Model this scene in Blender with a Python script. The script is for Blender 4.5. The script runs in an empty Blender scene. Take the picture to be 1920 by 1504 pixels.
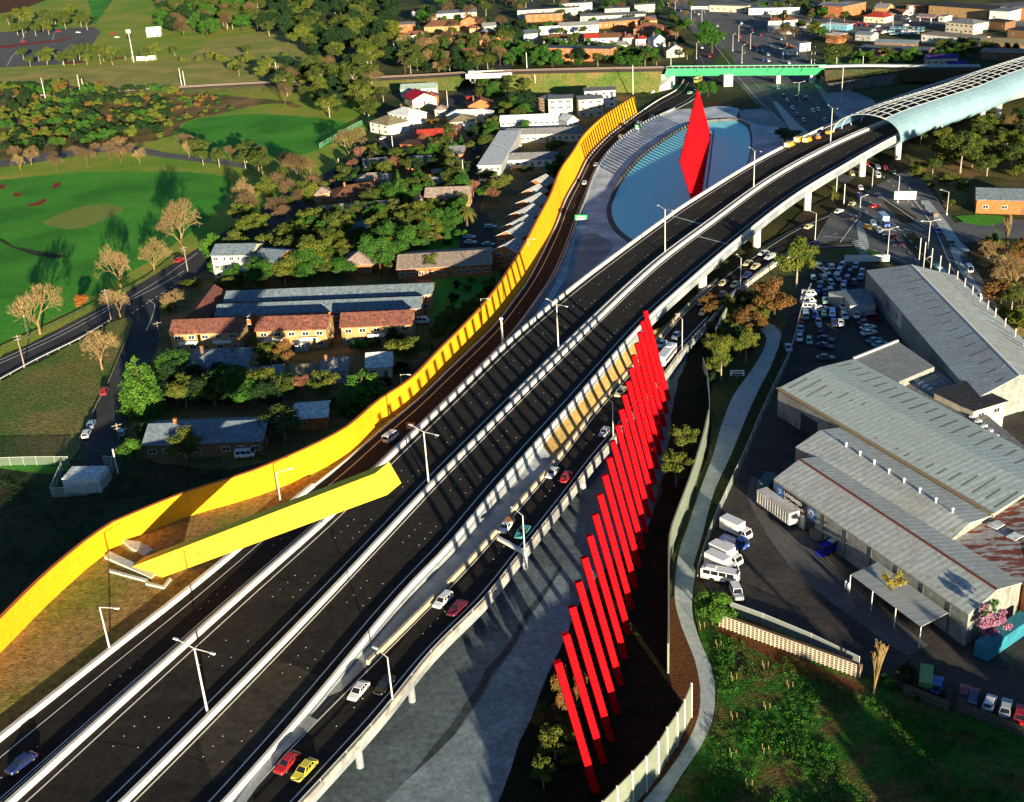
import bpy, bmesh, math, random
from mathutils import Vector, Matrix, noise
R=math.radians
random.seed(7)
SC=bpy.context.scene
COL=SC.collection
# ---------------------------------------------------------------- camera, sky, sun, exposure
CAM_H=125.0; FPX=2202.83; TILT=R(24.8889); ROLL=R(3.5); PW,PH=1920.0,1504.0
CF=Vector((0,math.cos(TILT),-math.sin(TILT))); _r=Vector((1,0,0)); _u=_r.cross(CF)
CR=_r*math.cos(ROLL)-_u*math.sin(ROLL); CU=_r*math.sin(ROLL)+_u*math.cos(ROLL)
cd=bpy.data.cameras.new('camera'); cam=bpy.data.objects.new('camera',cd); COL.objects.link(cam)
cd.sensor_fit='HORIZONTAL'; cd.sensor_width=36; cd.lens=FPX/PW*36; cd.clip_start=1; cd.clip_end=12000
m3=Matrix((CR,CU,-CF)).transposed(); cam.matrix_world=Matrix.Translation((0,0,CAM_H)) @ m3.to_4x4()
SC.camera=cam
SUN_EL=R(7.8); SUN_AZ=R(16.5)     # the sun stands behind the camera, a little to the right
w=bpy.data.worlds.new('World'); SC.world=w; w.use_nodes=True
nt=w.node_tree; bg=nt.nodes['Background']; sky=nt.nodes.new('ShaderNodeTexSky'); sky.sky_type='NISHITA'
sky.sun_disc=False; sky.sun_elevation=SUN_EL; sky.sun_rotation=math.pi-SUN_AZ; sky.altitude=1500; sky.air_density=1.0; sky.dust_density=0.0; sky.ozone_density=3.2
nt.links.new(sky.outputs[0],bg.inputs[0]); bg.inputs[1].default_value=0.06
sl=bpy.data.lights.new('sun','SUN'); sl.energy=5.0; sl.angle=R(0.5); sl.color=(1.0,0.86,0.62)
so=bpy.data.objects.new('sun',sl); COL.objects.link(so)
_d=Vector((-math.sin(SUN_AZ)*math.cos(SUN_EL),math.cos(SUN_AZ)*math.cos(SUN_EL),-math.sin(SUN_EL)))
so.rotation_euler=_d.to_track_quat('-Z','Y').to_euler(); so.location=(150,-400,200)
SC.view_settings.view_transform='Standard'; SC.view_settings.look='None'; SC.view_settings.gamma=1.0
SC.view_settings.exposure=1.35
# ---------------------------------------------------------------- photo pixel <-> place
def P(x,y,z=0.0):
    d=CF*FPX+CR*(x-PW/2)-CU*(y-PH/2)
    t=(z-CAM_H)/d.z
    return Vector((d.x*t,d.y*t,z))
def PZ(x,y,zf):
    if not callable(zf): return P(x,y,zf)
    z=3.0
    for _ in range(7): z=zf(P(x,y,z).y)
    return P(x,y,z)
def px(p):
    v=p-Vector((0,0,CAM_H)); k=FPX/v.dot(CF)
    return (PW/2+k*v.dot(CR), PH/2-k*v.dot(CU))
def rise(base,ytop):
    """height of a thing standing on base whose top shows at photo row ytop"""
    lo,hi=0.0,70.0
    for _ in range(28):
        m=(lo+hi)/2
        if px(base+Vector((0,0,m)))[1]>ytop: lo=m
        else: hi=m
    return (lo+hi)/2
def mpp(p):  # metres per photo pixel at p
    return (p-Vector((0,0,CAM_H))).dot(CF)/FPX
def lin(tab):
    def f(t):
        if t<=tab[0][0]: return tab[0][1]
        for (a,b),(c,d) in zip(tab,tab[1:]):
            if t<=c: return b+(d-b)*(t-a)/(c-a)
        return tab[-1][1]
    return f
ZM=lin([(125,4.8),(170,5),(230,5.8),(310,7.5),(405,8.6),(490,9.0),(600,9.0)])
ZL=lin([(125,4.8),(190,4.9),(235,4.2),(310,2.4),(400,.9),(480,.35),(600,.35)])
ZR=lin([(125,4.8),(170,4.4),(230,3.4),(290,2.2),(360,.8),(420,.35),(600,.35)])
def smooth(pts,step=4.0,closed=False):
    n=len(pts); out=[]
    rng=range(n if closed else n-1)
    g=(lambda i:pts[i%n]) if closed else (lambda i:pts[max(0,min(n-1,i))])
    for i in rng:
        p0,p1,p2,p3=g(i-1),g(i),g(i+1),g(i+2)
        k=max(1,int((p2-p1).length/step))
        for j in range(k):
            t=j/k; t2=t*t; t3=t2*t
            out.append(0.5*((2*p1)+(p2-p0)*t+(2*p0-5*p1+4*p2-p3)*t2+(3*p1-p0-3*p2+p3)*t3))
    if not closed: out.append(pts[-1].copy())
    return out
def crv(pl,zf,step=4.0): return smooth([PZ(x,y,zf) for x,y in pl],step)
def arc(pts):
    s=[0.0]
    for a,b in zip(pts,pts[1:]): s.append(s[-1]+(b-a).length)
    return s
def at(pts,t,s=None):
    """point at fraction t of a polyline"""
    s=s or arc(pts); q=t*s[-1]
    for i in range(len(pts)-1):
        if q<=s[i+1] or i==len(pts)-2:
            k=(q-s[i])/max(1e-6,s[i+1]-s[i]); return pts[i].lerp(pts[i+1],k)
def resamp(pts,n):
    s=arc(pts); return [at(pts,i/(n-1),s) for i in range(n)]
def tang(pts,i):
    a=pts[max(0,i-1)]; b=pts[min(len(pts)-1,i+1)]; d=(b-a); d.z=0
    return d.normalized()
def right(d): return Vector((d.y,-d.x,0))
def offset(pts,u,dz=0.0):
    return [p+right(tang(pts,i))*u+Vector((0,0,dz)) for i,p in enumerate(pts)]
# ---------------------------------------------------------------- materials
MATS={}
def mat(name,col,rough=0.85,spec=0.3,col2=None,scale=0.5,detail=4,lo=0.35,hi=0.65,bump=0.0,bscale=3.0,metal=0.0,col3=None,scale3=0.05,stretch=None,emit=None,space='world',wave=None,grain=0.0,coat=0.0):
    if name in MATS: return MATS[name]
    m=bpy.data.materials.new(name); m.use_nodes=True; n=m.node_tree; L=n.links; b=n.nodes['Principled BSDF']
    b.inputs['Roughness'].default_value=rough; b.inputs['Specular IOR Level'].default_value=spec; b.inputs['Metallic'].default_value=metal
    if coat: b.inputs['Coat Weight'].default_value=coat; b.inputs['Coat Roughness'].default_value=.08
    c=lambda q:(q[0],q[1],q[2],1)
    b.inputs['Base Color'].default_value=c(col)
    if space=='world': src=n.nodes.new('ShaderNodeNewGeometry').outputs['Position']
    else: src=n.nodes.new('ShaderNodeTexCoord').outputs['Object']
    if stretch:
        mp=n.nodes.new('ShaderNodeMapping'); mp.inputs['Rotation'].default_value[2]=stretch[0]; mp.inputs['Scale'].default_value=stretch[1:]
        L.new(src,mp.inputs[0]); src2=mp.outputs[0]
    else: src2=src
    out=None
    def nz(sc,dt=4,s=src2,rg=.6):
        t=n.nodes.new('ShaderNodeTexNoise'); t.inputs['Scale'].default_value=sc; t.inputs['Detail'].default_value=dt; t.inputs['Roughness'].default_value=rg
        L.new(s,t.inputs['Vector']); return t.outputs[0]
    def mix(fac,a,bb,mode='MIX'):
        x=n.nodes.new('ShaderNodeMix'); x.data_type='RGBA'; x.blend_type=mode
        if hasattr(fac,'links'): L.new(fac,x.inputs[0])
        else: x.inputs[0].default_value=fac
        for q,i in ((a,6),(bb,7)):
            if hasattr(q,'links'): L.new(q,x.inputs[i])
            else: x.inputs[i].default_value=c(q)
        return x.outputs[2]
    def ramp(v,a,bb):
        r=n.nodes.new('ShaderNodeMapRange'); r.inputs[1].default_value=a; r.inputs[2].default_value=bb; L.new(v,r.inputs[0]); return r.outputs[0]
    cur=col
    if col2: cur=mix(ramp(nz(scale,detail),lo,hi),col,col2)
    if col3: cur=mix(ramp(nz(scale3,3,src),.42,.62),cur,col3)
    if wave:
        wv=n.nodes.new('ShaderNodeTexWave'); wv.inputs['Scale'].default_value=wave[0]; wv.inputs['Distortion'].default_value=wave[2]; wv.bands_direction='X'
        mp=n.nodes.new('ShaderNodeMapping'); mp.inputs['Rotation'].default_value[2]=wave[1]; L.new(src,mp.inputs[0]); L.new(mp.outputs[0],wv.inputs[0])
        cur=mix(ramp(wv.outputs[1],.2,.9),cur,wave[3])
    if grain:
        g=mix(ramp(nz(.9,9,src,.72),.32,.68),(1-grain*1.15,)*3,(1+grain*1.15,)*3)
        cur=mix(1.0,cur,g,'MULTIPLY')
    if hasattr(cur,'links'): L.new(cur,b.inputs['Base Color'])
    if bump:
        bp=n.nodes.new('ShaderNodeBump'); bp.inputs['Strength'].default_value=min(1,bump); bp.inputs['Distance'].default_value=max(.05,bump*.25)
        L.new(nz(bscale,3,src),bp.inputs['Height']); L.new(bp.outputs[0],b.inputs['Normal'])
    if emit: b.inputs['Emission Color'].default_value=c(emit[:3]); b.inputs['Emission Strength'].default_value=emit[3]
    MATS[name]=m; return m
def plain(name,col,**k): return mat(name,col,col2=tuple(q*.82 for q in col),scale=k.pop('scale',.8),**k)
# ---------------------------------------------------------------- mesh builder
class MB:
    def __init__(s): s.v=[]; s.f=[]; s.m=[]
    def face(s,pts,m=0):
        i=len(s.v); s.v+= [tuple(p) for p in pts]; s.f.append(tuple(range(i,i+len(pts)))); s.m.append(m); return s
    def hexa(s,p,m=0):
        """p: four bottom points counter-clockwise, then the four above them"""
        i=len(s.v); s.v+=[tuple(q) for q in p]
        for f in ((3,2,1,0),(4,5,6,7),(0,1,5,4),(1,2,6,5),(2,3,7,6),(3,0,4,7)): s.f.append(tuple(i+k for k in f)); s.m.append(m)
        return s
    def box(s,c,d,rz=0.0,m=0,tap=1.0):
        """c centre of the base, d full size, tap scales the top"""
        x,y,z=d[0]/2,d[1]/2,d[2]; cs,sn=math.cos(rz),math.sin(rz); q=[]
        for zz,k in ((0,1),(z,tap)):
            for a,b in ((-x,-y),(x,-y),(x,y),(-x,y)):
                a*=k;b*=k; q.append((c[0]+a*cs-b*sn,c[1]+a*sn+b*cs,c[2]+zz))
        return s.hexa(q,m)
    def prism(s,pl,z0,z1,m=0,mt=None,tap=None):
        n=len(pl); i=len(s.v)
        s.v+=[(p[0],p[1],z0) for p in pl]
        pl2=pl if tap is None else tap
        s.v+=[(p[0],p[1],z1) for p in pl2]
        s.f.append(tuple(range(i+n-1,i-1,-1))); s.m.append(m)
        s.f.append(tuple(range(i+n,i+2*n))); s.m.append(m if mt is None else mt)
        for k in range(n): s.f.append((i+k,i+(k+1)%n,i+n+(k+1)%n,i+n+k)); s.m.append(m)
        return s
    def tube(s,a,b,r0,r1=None,n=6,m=0,cap=True):
        a=Vector(a);b=Vector(b); r1=r0 if r1 is None else r1; d=(b-a).normalized()
        u=d.orthogonal().normalized(); v=d.cross(u); i=len(s.v)
        for c,r in ((a,r0),(b,r1)):
            for k in range(n):
                t=2*math.pi*k/n; s.v.append(tuple(c+u*(r*math.cos(t))+v*(r*math.sin(t))))
        for k in range(n): s.f.append((i+k,i+(k+1)%n,i+n+(k+1)%n,i+n+k)); s.m.append(m)
        if cap:
            s.f.append(tuple(range(i+n-1,i-1,-1))); s.m.append(m); s.f.append(tuple(range(i+n,i+2*n))); s.m.append(m)
        return s
    def sweep(s,pts,prof,m=0,closed=True,caps=True):
        """prof: list of (u to the right, z); per-point profile when it is callable"""
        n=None; i0=len(s.v)
        for i,p in enumerate(pts):
            r=right(tang(pts,i)); pr=prof(i) if callable(prof) else prof; n=len(pr)
            for u,z in pr: s.v.append((p.x+r.x*u,p.y+r.y*u,p.z+z))
        for i in range(len(pts)-1):
            for k in range(n if closed else n-1):
                a=i0+i*n+k; b=i0+i*n+(k+1)%n
                s.f.append((a,b,b+n,a+n)); s.m.append(m)
        if closed and caps:
            s.f.append(tuple(range(i0+n-1,i0-1,-1))); s.m.append(m)
            e=i0+(len(pts)-1)*n; s.f.append(tuple(range(e,e+n))); s.m.append(m)
        return s
    def strip(s,A,B,m=0):
        """sheet between two polylines of equal length"""
        i=len(s.v); n=len(A)
        for a,b in zip(A,B): s.v.append(tuple(a)); s.v.append(tuple(b))
        for k in range(n-1): s.f.append((i+2*k,i+2*k+1,i+2*k+3,i+2*k+2)); s.m.append(m)
        return s
    def build(s,name,mats,parent=None,smooth=False,keep=False,fix=True):
        me=bpy.data.meshes.new(name)
        if not isinstance(mats,(list,tuple)): mats=[mats]
        org=Vector((0,0,0))
        if parent is None and not keep and s.v:
            xs=[v[0] for v in s.v]; ys=[v[1] for v in s.v]; zs=[v[2] for v in s.v]
            org=Vector(((min(xs)+max(xs))/2,(min(ys)+max(ys))/2,min(zs)))
            vv=[(a-org.x,b-org.y,c-org.z) for a,b,c in s.v]
        else: vv=s.v
        me.from_pydata(vv,[],s.f)
        for q in mats: me.materials.append(q)
        me.polygons.foreach_set('material_index',s.m)
        if smooth: me.polygons.foreach_set('use_smooth',[True]*len(s.f))
        if fix:
            bm=bmesh.new(); bm.from_mesh(me); bmesh.ops.recalc_face_normals(bm,faces=bm.faces); bm.to_mesh(me); bm.free()
        me.update()
        o=bpy.data.objects.new(name,me); COL.objects.link(o); o.location=org
        if parent is not None:
            o.parent=parent
            if parent.get('_w'): o.location=-Vector(parent['_w'])
        return o
def tag(o,label=None,cat=None,group=None,kind=None):
    if label: o['label']=label
    if cat: o['category']=cat
    if group: o['group']=group
    if kind or cat: o['kind']=kind or 'thing'
    return o
def thing(name,label,cat,loc=(0,0,0),rz=0.0,group=None,scale=None,world=False):
    o=bpy.data.objects.new(name,None); COL.objects.link(o); o.location=loc; o.rotation_euler=(0,0,rz); o.empty_display_size=.5
    if scale: o.scale=scale
    if world: o['_w']=list(loc)      # its parts are given in place coordinates
    return tag(o,label,cat,group)
def copy_tree(o,parent=None):
    c=o.copy(); COL.objects.link(c)
    if parent is not None: c.parent=parent
    for ch in list(o.children): copy_tree(ch,c)
    return c
def jit(pts,amp,sc=.15,step=None):
    """uneven natural outline"""
    q=smooth(pts,step or 5.0,True); out=[]
    for p in q:
        a=noise.noise(Vector((p.x*sc,p.y*sc,1.7))); b=noise.noise(Vector((p.x*sc,p.y*sc,9.1)))
        out.append(p+Vector((a*amp,b*amp,0)))
    return out
_sheets=[0]
def sheet(name,pl,z,m,kind='structure',wob=0.0,step=None,smoothed=False,zf=None):
    if zf is None and z<1: _sheets[0]+=1; z=_sheets[0]*.003     # each sheet a little above the one before
    pts=[P(x,y,z) if zf is None else PZ(x,y,zf) for x,y in pl]
    if wob: pts=jit(pts,wob,step=step)
    elif smoothed: pts=smooth(pts,step or 4,True)
    bm=bmesh.new(); f=bm.faces.new([bm.verts.new(p) for p in pts]); f.normal_update()
    if f.normal.z<0: f.normal_flip()
    bmesh.ops.triangulate(bm,faces=bm.faces,ngon_method='EAR_CLIP')
    me=bpy.data.meshes.new(name); bm.to_mesh(me); bm.free(); me.materials.append(m)
    o=bpy.data.objects.new(name,me); COL.objects.link(o)
    if kind: o['kind']=kind
    return o
# ---------------------------------------------------------------- surface materials of the setting
G_EARTH=mat('earth_grass',(.075,.095,.028),col2=(.14,.115,.045),scale=.06,col3=(.03,.055,.015),scale3=.02,bump=.8,bscale=1.2,grain=.45,spec=.1)
G_FIELD=mat('field_grass',(.060,.30,.024),col2=(.11,.34,.035),scale=.06,col3=(.045,.21,.02),scale3=.03,bump=1,bscale=2.0,grain=.35,spec=.1)
G_PARK=mat('park_grass',(.28,.35,.04),col2=(.40,.34,.06),scale=.05,col3=(.17,.32,.03),scale3=.02,bump=1,bscale=1.5,grain=.4,spec=.1)
G_DRY=mat('dry_grass',(.46,.37,.10),col2=(.32,.27,.08),scale=.05,col3=(.26,.30,.06),scale3=.025,bump=1,bscale=1.3,grain=.5,spec=.1)
G_RESERVE=mat('worn_grass',(.17,.18,.04),col2=(.27,.20,.07),scale=.09,col3=(.10,.17,.03),scale3=.04,bump=.9,bscale=1.4,grain=.45,spec=.1,stretch=(.5,1,.35,1))
G_BROWN=mat('brown_embankment_grass',(.36,.215,.078),col2=(.26,.18,.06),scale=.12,col3=(.20,.21,.04),scale3=.07,bump=1,bscale=2.5,grain=.5,spec=.1)
G_VERGE=mat('ochre_gravel',(.50,.33,.11),col2=(.40,.26,.085),scale=.3,bump=.5,bscale=4,grain=.3,spec=.1)
G_MULCH=mat('bark_mulch',(.16,.060,.022),col2=(.09,.040,.016),scale=.9,bump=1,bscale=3,grain=.6,spec=.1)
G_LAWN=mat('rough_lawn',(.035,.125,.014),col2=(.12,.085,.028),scale=.2,lo=.42,hi=.56,col3=(.026,.13,.012),scale3=.09,bump=1,bscale=2.2,grain=.5,spec=.1)
G_SOIL=mat('bare_soil',(.075,.05,.026),col2=(.045,.04,.02),scale=.15,col3=(.035,.055,.018),scale3=.06,bump=.8,bscale=1.5,grain=.5,spec=.1)
G_COURT=mat('red_clay',(.30,.045,.03),col2=(.22,.04,.025),scale=.4,grain=.3,spec=.1)
G_UNDER=mat('scrub_floor',(.17,.13,.042),col2=(.08,.095,.026),scale=.12,col3=(.30,.18,.07),scale3=.05,bump=1,bscale=1,grain=.5,spec=.1)
A_NEW=mat('new_asphalt',(.021,.019,.016),col2=(.036,.031,.026),scale=.12,detail=6,grain=.4,col3=(.029,.026,.022),scale3=.3,bump=.35,bscale=9,spec=.12,rough=.95,stretch=(-.95,.22,2.0,1))
A_OLD=mat('worn_asphalt',(.058,.058,.062),col2=(.040,.042,.046),scale=.12,grain=.25,col3=(.075,.072,.07),scale3=.05,spec=.15,rough=.92)
A_ROAD=mat('arterial_asphalt',(.135,.14,.14),col2=(.10,.105,.107),scale=.12,grain=.22,col3=(.16,.16,.155),scale3=.05,spec=.15,rough=.92)
A_PALE=mat('pale_asphalt',(.15,.145,.135),col2=(.11,.108,.10),scale=.1,grain=.25,spec=.15,rough=.92)
A_YARD=mat('yard_asphalt',(.060,.055,.050),col2=(.040,.038,.036),scale=.08,grain=.35,col3=(.085,.075,.062),scale3=.05,spec=.15,rough=.92)
C_WHITE=mat('white_concrete',(.74,.70,.62),col2=(.62,.58,.51),scale=.35,grain=.12,rough=.8,spec=.2)
C_GREY=mat('grey_concrete',(.40,.43,.44),col2=(.30,.33,.34),scale=.12,grain=.2,col3=(.24,.26,.27),scale3=.08,rough=.9,spec=.15,stretch=(.45,1,.4,1))
C_CREEK=mat('creek_concrete',(.15,.20,.215),col2=(.09,.12,.13),scale=.09,grain=.4,col3=(.11,.145,.155),scale3=.06,rough=.85,spec=.2,stretch=(-1.1,.5,2.2,1))
C_APRON=mat('apron_concrete',(.70,.76,.79),col2=(.52,.58,.62),scale=.16,grain=.3,col3=(.40,.45,.48),scale3=.1,rough=.9,spec=.15)
C_PATH=mat('path_concrete',(.50,.55,.52),col2=(.42,.47,.44),scale=.2,grain=.2,rough=.9,spec=.15)
C_DARK=mat('stained_concrete',(.17,.16,.14),col2=(.10,.095,.085),scale=.15,grain=.25,rough=.9,spec=.15)
LINE=mat('road_paint',(.75,.73,.66),rough=.7,grain=.12)
WATER=bpy.data.materials.new('pond_water'); WATER.use_nodes=True
_n=WATER.node_tree; _b=_n.nodes['Principled BSDF']; _b.inputs['Roughness'].default_value=.35; _b.inputs['Specular IOR Level'].default_value=.12; _b.inputs['IOR'].default_value=1.33
_t=_n.nodes.new('ShaderNodeTexNoise'); _t.inputs['Scale'].default_value=1.4; _t.inputs['Detail'].default_value=9; _t.inputs['Roughness'].default_value=.75; _g=_n.nodes.new('ShaderNodeNewGeometry')
_n.links.new(_g.outputs['Position'],_t.inputs[0]); _p=_n.nodes.new('ShaderNodeBump'); _p.inputs['Strength'].default_value=.25; _p.inputs['Distance'].default_value=.08
_n.links.new(_t.outputs[0],_p.inputs['Height']); _n.links.new(_p.outputs[0],_b.inputs['Normal'])
_x=_n.nodes.new('ShaderNodeMix'); _x.data_type='RGBA'; _x.inputs[6].default_value=(.27,.86,.90,1); _x.inputs[7].default_value=(.36,.90,.92,1)
_n.links.new(_t.outputs[0],_x.inputs[0]); _n.links.new(_x.outputs[2],_b.inputs['Base Color'])
# ---------------------------------------------------------------- the ground and what is laid on it
bm=MB(); bm.face([(-2500,-700,-.06),(2500,-700,-.06),(2500,4200,-.06),(-2500,4200,-.06)]); tag(bm.build('ground',G_EARTH,keep=True),kind='structure')
def poly(name,pl,z,m,wob=0,step=None,**k): return sheet(name,pl,z,m,wob=wob,step=step,**k)
# parkland on the left
poly('park_grass',[(-60,-20),(215,-20),(430,-20),(470,40),(480,80),(430,100),(560,95),(660,130),(700,200),(690,240),(640,300),(560,380),(470,420),(360,490),(210,570),(0,670),(-90,720)],-.03,G_PARK,4)
poly('dry_grass',[(-60,132),(90,128),(250,118),(350,105),(420,70),(560,60),(590,130),(545,172),(400,160),(200,168),(-60,172)],.0,G_DRY,5)
poly('grass_bank',[(-60,165),(120,160),(330,172),(520,188),(560,200),(500,195),(420,212),(340,232),(310,258),(200,276),(-60,300)],.0,G_UNDER,5)
poly('sports_field',[(-120,350),(0,338),(150,324),(330,322),(430,338),(400,400),(330,455),(240,515),(120,590),(0,645),(-130,700)],.0,G_FIELD,2)
poly('upper_field',[(338,238),(380,222),(470,214),(560,218),(640,228),(665,245),(640,262),(560,292),(470,296),(380,282),(340,262)],.0,G_FIELD,2)
poly('worn_pitch',[(85,416),(160,386),(215,384),(228,396),(180,420),(130,430)],.02,mat('worn_pitch_grass',(.17,.27,.04),col2=(.26,.26,.06),scale=.3,lo=.3,hi=.7,bump=1,bscale=2,grain=.4,spec=.1),3)
for pl in ([(0,347),(13,346),(6,354),(-6,355)],[(99,344),(115,342),(108,352),(97,353)],[(26,362),(42,362),(36,369),(24,368)],[(48,384),(70,379),(84,372),(90,375),(76,384),(58,387)]):
    poly('clay_patch',pl,.03,G_COURT,.6)
poly('worn_pitch',[(0,446),(30,462),(70,470),(130,480),(110,484),(60,478),(0,452)],.02,G_SOIL,.8)
poly('car_park',[(-40,62),(40,58),(175,50),(190,60),(175,80),(160,118),(60,124),(-40,128)],.0,A_PALE)
poly('carpark_border',[(-10,88),(30,83),(130,72),(132,74),(32,87),(-10,92)],.03,G_COURT,.5)
poly('carpark_border',[(118,118),(162,113),(163,116),(119,121)],.03,G_COURT)
poly('carpark_border',[(200,112),(232,106),(233,109),(201,115)],.03,G_COURT)
poly('distant_oval',[(165,-10),(212,-10),(190,30),(176,45),(170,20)],.0,G_FIELD,3)
poly('dirt_track',[(-20,0),(95,-8),(60,10),(20,22),(-20,24)],.0,G_MULCH,3)
for pl in ([(12,122),(22,104),(36,92),(38,93),(24,106),(15,123)],[(38,80),(47,59),(49,60),(41,80)],[(97,76),(102,58),(104,58),(100,76)],[(120,110),(127,86),(129,86),(123,110)]):
    poly('carpark_line',pl,.03,C_GREY)
poly('park_path',[(-40,304),(0,301),(60,292),(170,276),(215,270),(262,276),(325,288),(430,300),(470,312),(470,318),(420,309),(325,298),(258,288),(210,284),(160,289),(60,306),(0,314),(-40,318)],.03,A_PALE,.8)
# the reserve between the avenue and the yellow wall
poly('reserve_grass',[(-80,760),(0,716),(150,640),(205,604),(245,592),(238,636),(200,720),(178,775),(150,835),(130,862),(0,872),(-90,876)],.0,G_RESERVE,1.2)
poly('bare_ground',[(-90,878),(0,872),(130,864),(215,865),(300,860),(480,840),(640,800),(740,745),(760,760),(560,880),(330,940),(200,1010),(-100,1250)],.0,G_SOIL,1.5)
poly('grass_strip',[(-40,868),(0,866),(60,868),(124,864),(128,880),(90,890),(60,886),(0,878),(-40,880)],.03,G_FIELD,.8)
# gardens and yards round the houses
poly('garden_ground',[(250,640),(330,520),(420,440),(560,380),(640,330),(720,280),(840,190),(900,150),(960,165),(1060,160),(1180,180),(1110,240),(1060,300),(1000,400),(940,500),(850,620),(740,720),(600,830),(430,880),(270,860),(222,850),(250,760)],-.02,G_UNDER,2)
poly('courtyard_lawn',[(786,418),(855,412),(852,466),(783,470)],.03,G_FIELD,.5)
poly('garden_lawn',[(820,510),(930,505),(930,560),(880,600),(812,610)],.03,G_FIELD,1)
# streets
poly('avenue',[(-60,702),(0,674),(100,622),(205,567),(330,491),(440,422),(530,366),(607,326),(705,270),(812,199),(885,158),(930,120),(965,62),(1000,-20),(1018,-20),(985,60),(958,128),(912,162),(850,202),(795,246),(735,285),(660,336),(575,394),(470,450),(400,497),(322,551),(300,575),(300,636),(262,740),(230,800),(219,855),(208,872),(172,876),(152,860),(150,834),(180,767),(201,718),(236,641),(250,600),(232,586),(206,603),(150,637),(0,714),(-60,742)],.03,A_OLD)
poly('side_street',[(868,350),(880,290),(892,243),(905,243),(903,300),(905,350),(900,400),(905,470),(860,470)],.03,A_OLD)
poly('driveway',[(880,400),(912,396),(940,470),(905,480),(880,470)],.05,A_YARD)
# creek channel and banks below the freeway
poly('creek_bed',[(480,1520),(700,1340),(900,1090),(1060,900),(1160,770),(1270,600),(1330,560),(1300,640),(1262,760),(1250,860),(1215,990),(1120,1080),(1062,1185),(1010,1310),(925,1520),(900,1600),(440,1600)],.0,C_CREEK)
poly('creek_low_flow',[(690,1560),(840,1360),(960,1190),(1050,1060),(1054,1064),(968,1198),(850,1375),(706,1560)],.02,mat('creek_stain',(.05,.063,.068),col2=(.035,.045,.05),scale=.3,grain=.4,rough=.8),.8)
poly('creek_slab',[(700,1540),(856,1372),(972,1200),(1056,1068),(1066,1180),(1010,1310),(920,1540)],.02,mat('creek_slab',(.27,.35,.37),col2=(.17,.22,.24),scale=.12,grain=.35,col3=(.19,.24,.25),scale3=.3,rough=.85),.4)
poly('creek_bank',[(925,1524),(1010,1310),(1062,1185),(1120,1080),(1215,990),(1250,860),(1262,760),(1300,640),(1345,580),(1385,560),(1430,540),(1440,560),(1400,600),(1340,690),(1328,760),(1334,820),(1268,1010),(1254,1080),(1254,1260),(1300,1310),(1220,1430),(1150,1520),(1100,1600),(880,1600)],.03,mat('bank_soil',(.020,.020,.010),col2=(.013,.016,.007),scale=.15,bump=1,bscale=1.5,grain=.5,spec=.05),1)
poly('mulch_bed',[(1256,1120),(1284,1120),(1300,1180),(1312,1230),(1322,1290),(1310,1370),(1290,1400),(1240,1470),(1190,1520),(1160,1520),(1220,1440),(1290,1330),(1262,1290),(1252,1258)],.05,G_MULCH,.3)
poly('path',[(1424,616),(1442,606),(1462,620),(1464,650),(1444,690),(1418,740),(1392,800),(1372,850),(1340,920),(1318,1000),(1306,1060),(1298,1120),(1300,1160),(1316,1210),(1334,1250),(1341,1300),(1336,1350),(1314,1400),(1280,1450),(1235,1520),(1180,1580),(1150,1580),(1205,1504),(1250,1450),(1290,1390),(1310,1340),(1313,1290),(1302,1235),(1280,1180),(1265,1120),(1272,1040),(1290,985),(1312,920),(1338,850),(1352,800),(1376,740),(1412,690),(1434,650),(1436,630)],.08,C_PATH,smoothed=True,step=3)
poly('lawn',[(1300,1120),(1345,1130),(1430,1160),(1540,1220),(1620,1270),(1760,1330),(1960,1395),(1990,1620),(1150,1620),(1235,1520),(1280,1450),(1314,1400),(1336,1350),(1341,1300),(1334,1250),(1316,1210)],.03,G_LAWN,.6)
poly('mulch_strip',[(1345,1168),(1370,1168),(1480,1225),(1560,1262),(1615,1285),(1618,1302),(1560,1290),(1470,1250),(1400,1210),(1350,1185)],.06,G_MULCH,.8)
poly('yard',[(1462,640),(1500,520),(1530,492),(1630,490),(1680,520),(1800,640),(1960,830),(1990,1400),(1760,1318),(1620,1262),(1540,1208),(1430,1150),(1346,1130),(1310,1080),(1330,1000),(1370,900),(1400,820),(1440,740)],.05,A_YARD)
poly('yard_track',[(1410,892),(1440,905),(1520,1010),(1600,1100),(1700,1180),(1740,1210),(1700,1230),(1600,1160),(1480,1060),(1400,930)],.08,A_PALE,.5)
poly('scrub_strip',[(1464,640),(1470,660),(1445,740),(1405,820),(1375,900),(1335,1000),(1312,1090),(1300,1060),(1318,1000),(1340,920),(1372,850),(1392,800),(1418,740),(1444,690)],.09,mat('rank_grass',(.03,.05,.012),col2=(.05,.05,.018),scale=.2,bump=1,bscale=1.5,grain=.5,spec=.05))
# the arterial roads on the right
poly('road',[(1225,-20),(1262,20),(1300,62),(1345,105),(1372,150),(1420,205),(1470,252),(1530,300),(1585,350),(1600,372),(1575,390),(1520,420),(1440,455),(1330,540),(1352,580),(1445,505),(1480,484),(1530,466),(1600,461),(1660,480),(1700,500),(1740,560),(1800,625),(1870,700),(1960,812),(1990,740),(1930,655),(1865,560),(1815,480),(1812,462),(1850,448),(1960,446),(1960,414),(1850,408),(1790,418),(1740,350),(1690,290),(1640,232),(1590,190),(1530,132),(1500,80),(1560,60),(1640,62),(1760,50),(1960,50),(1960,0),(1760,14),(1600,40),(1540,24),(1500,-20)],.03,A_ROAD)
poly('road',[(1225,190),(1262,172),(1290,155),(1296,140),(1310,100),(1335,70),(1360,110),(1345,140),(1320,165),(1305,188),(1260,212),(1215,238),(1180,250)],.05,A_OLD)
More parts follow.
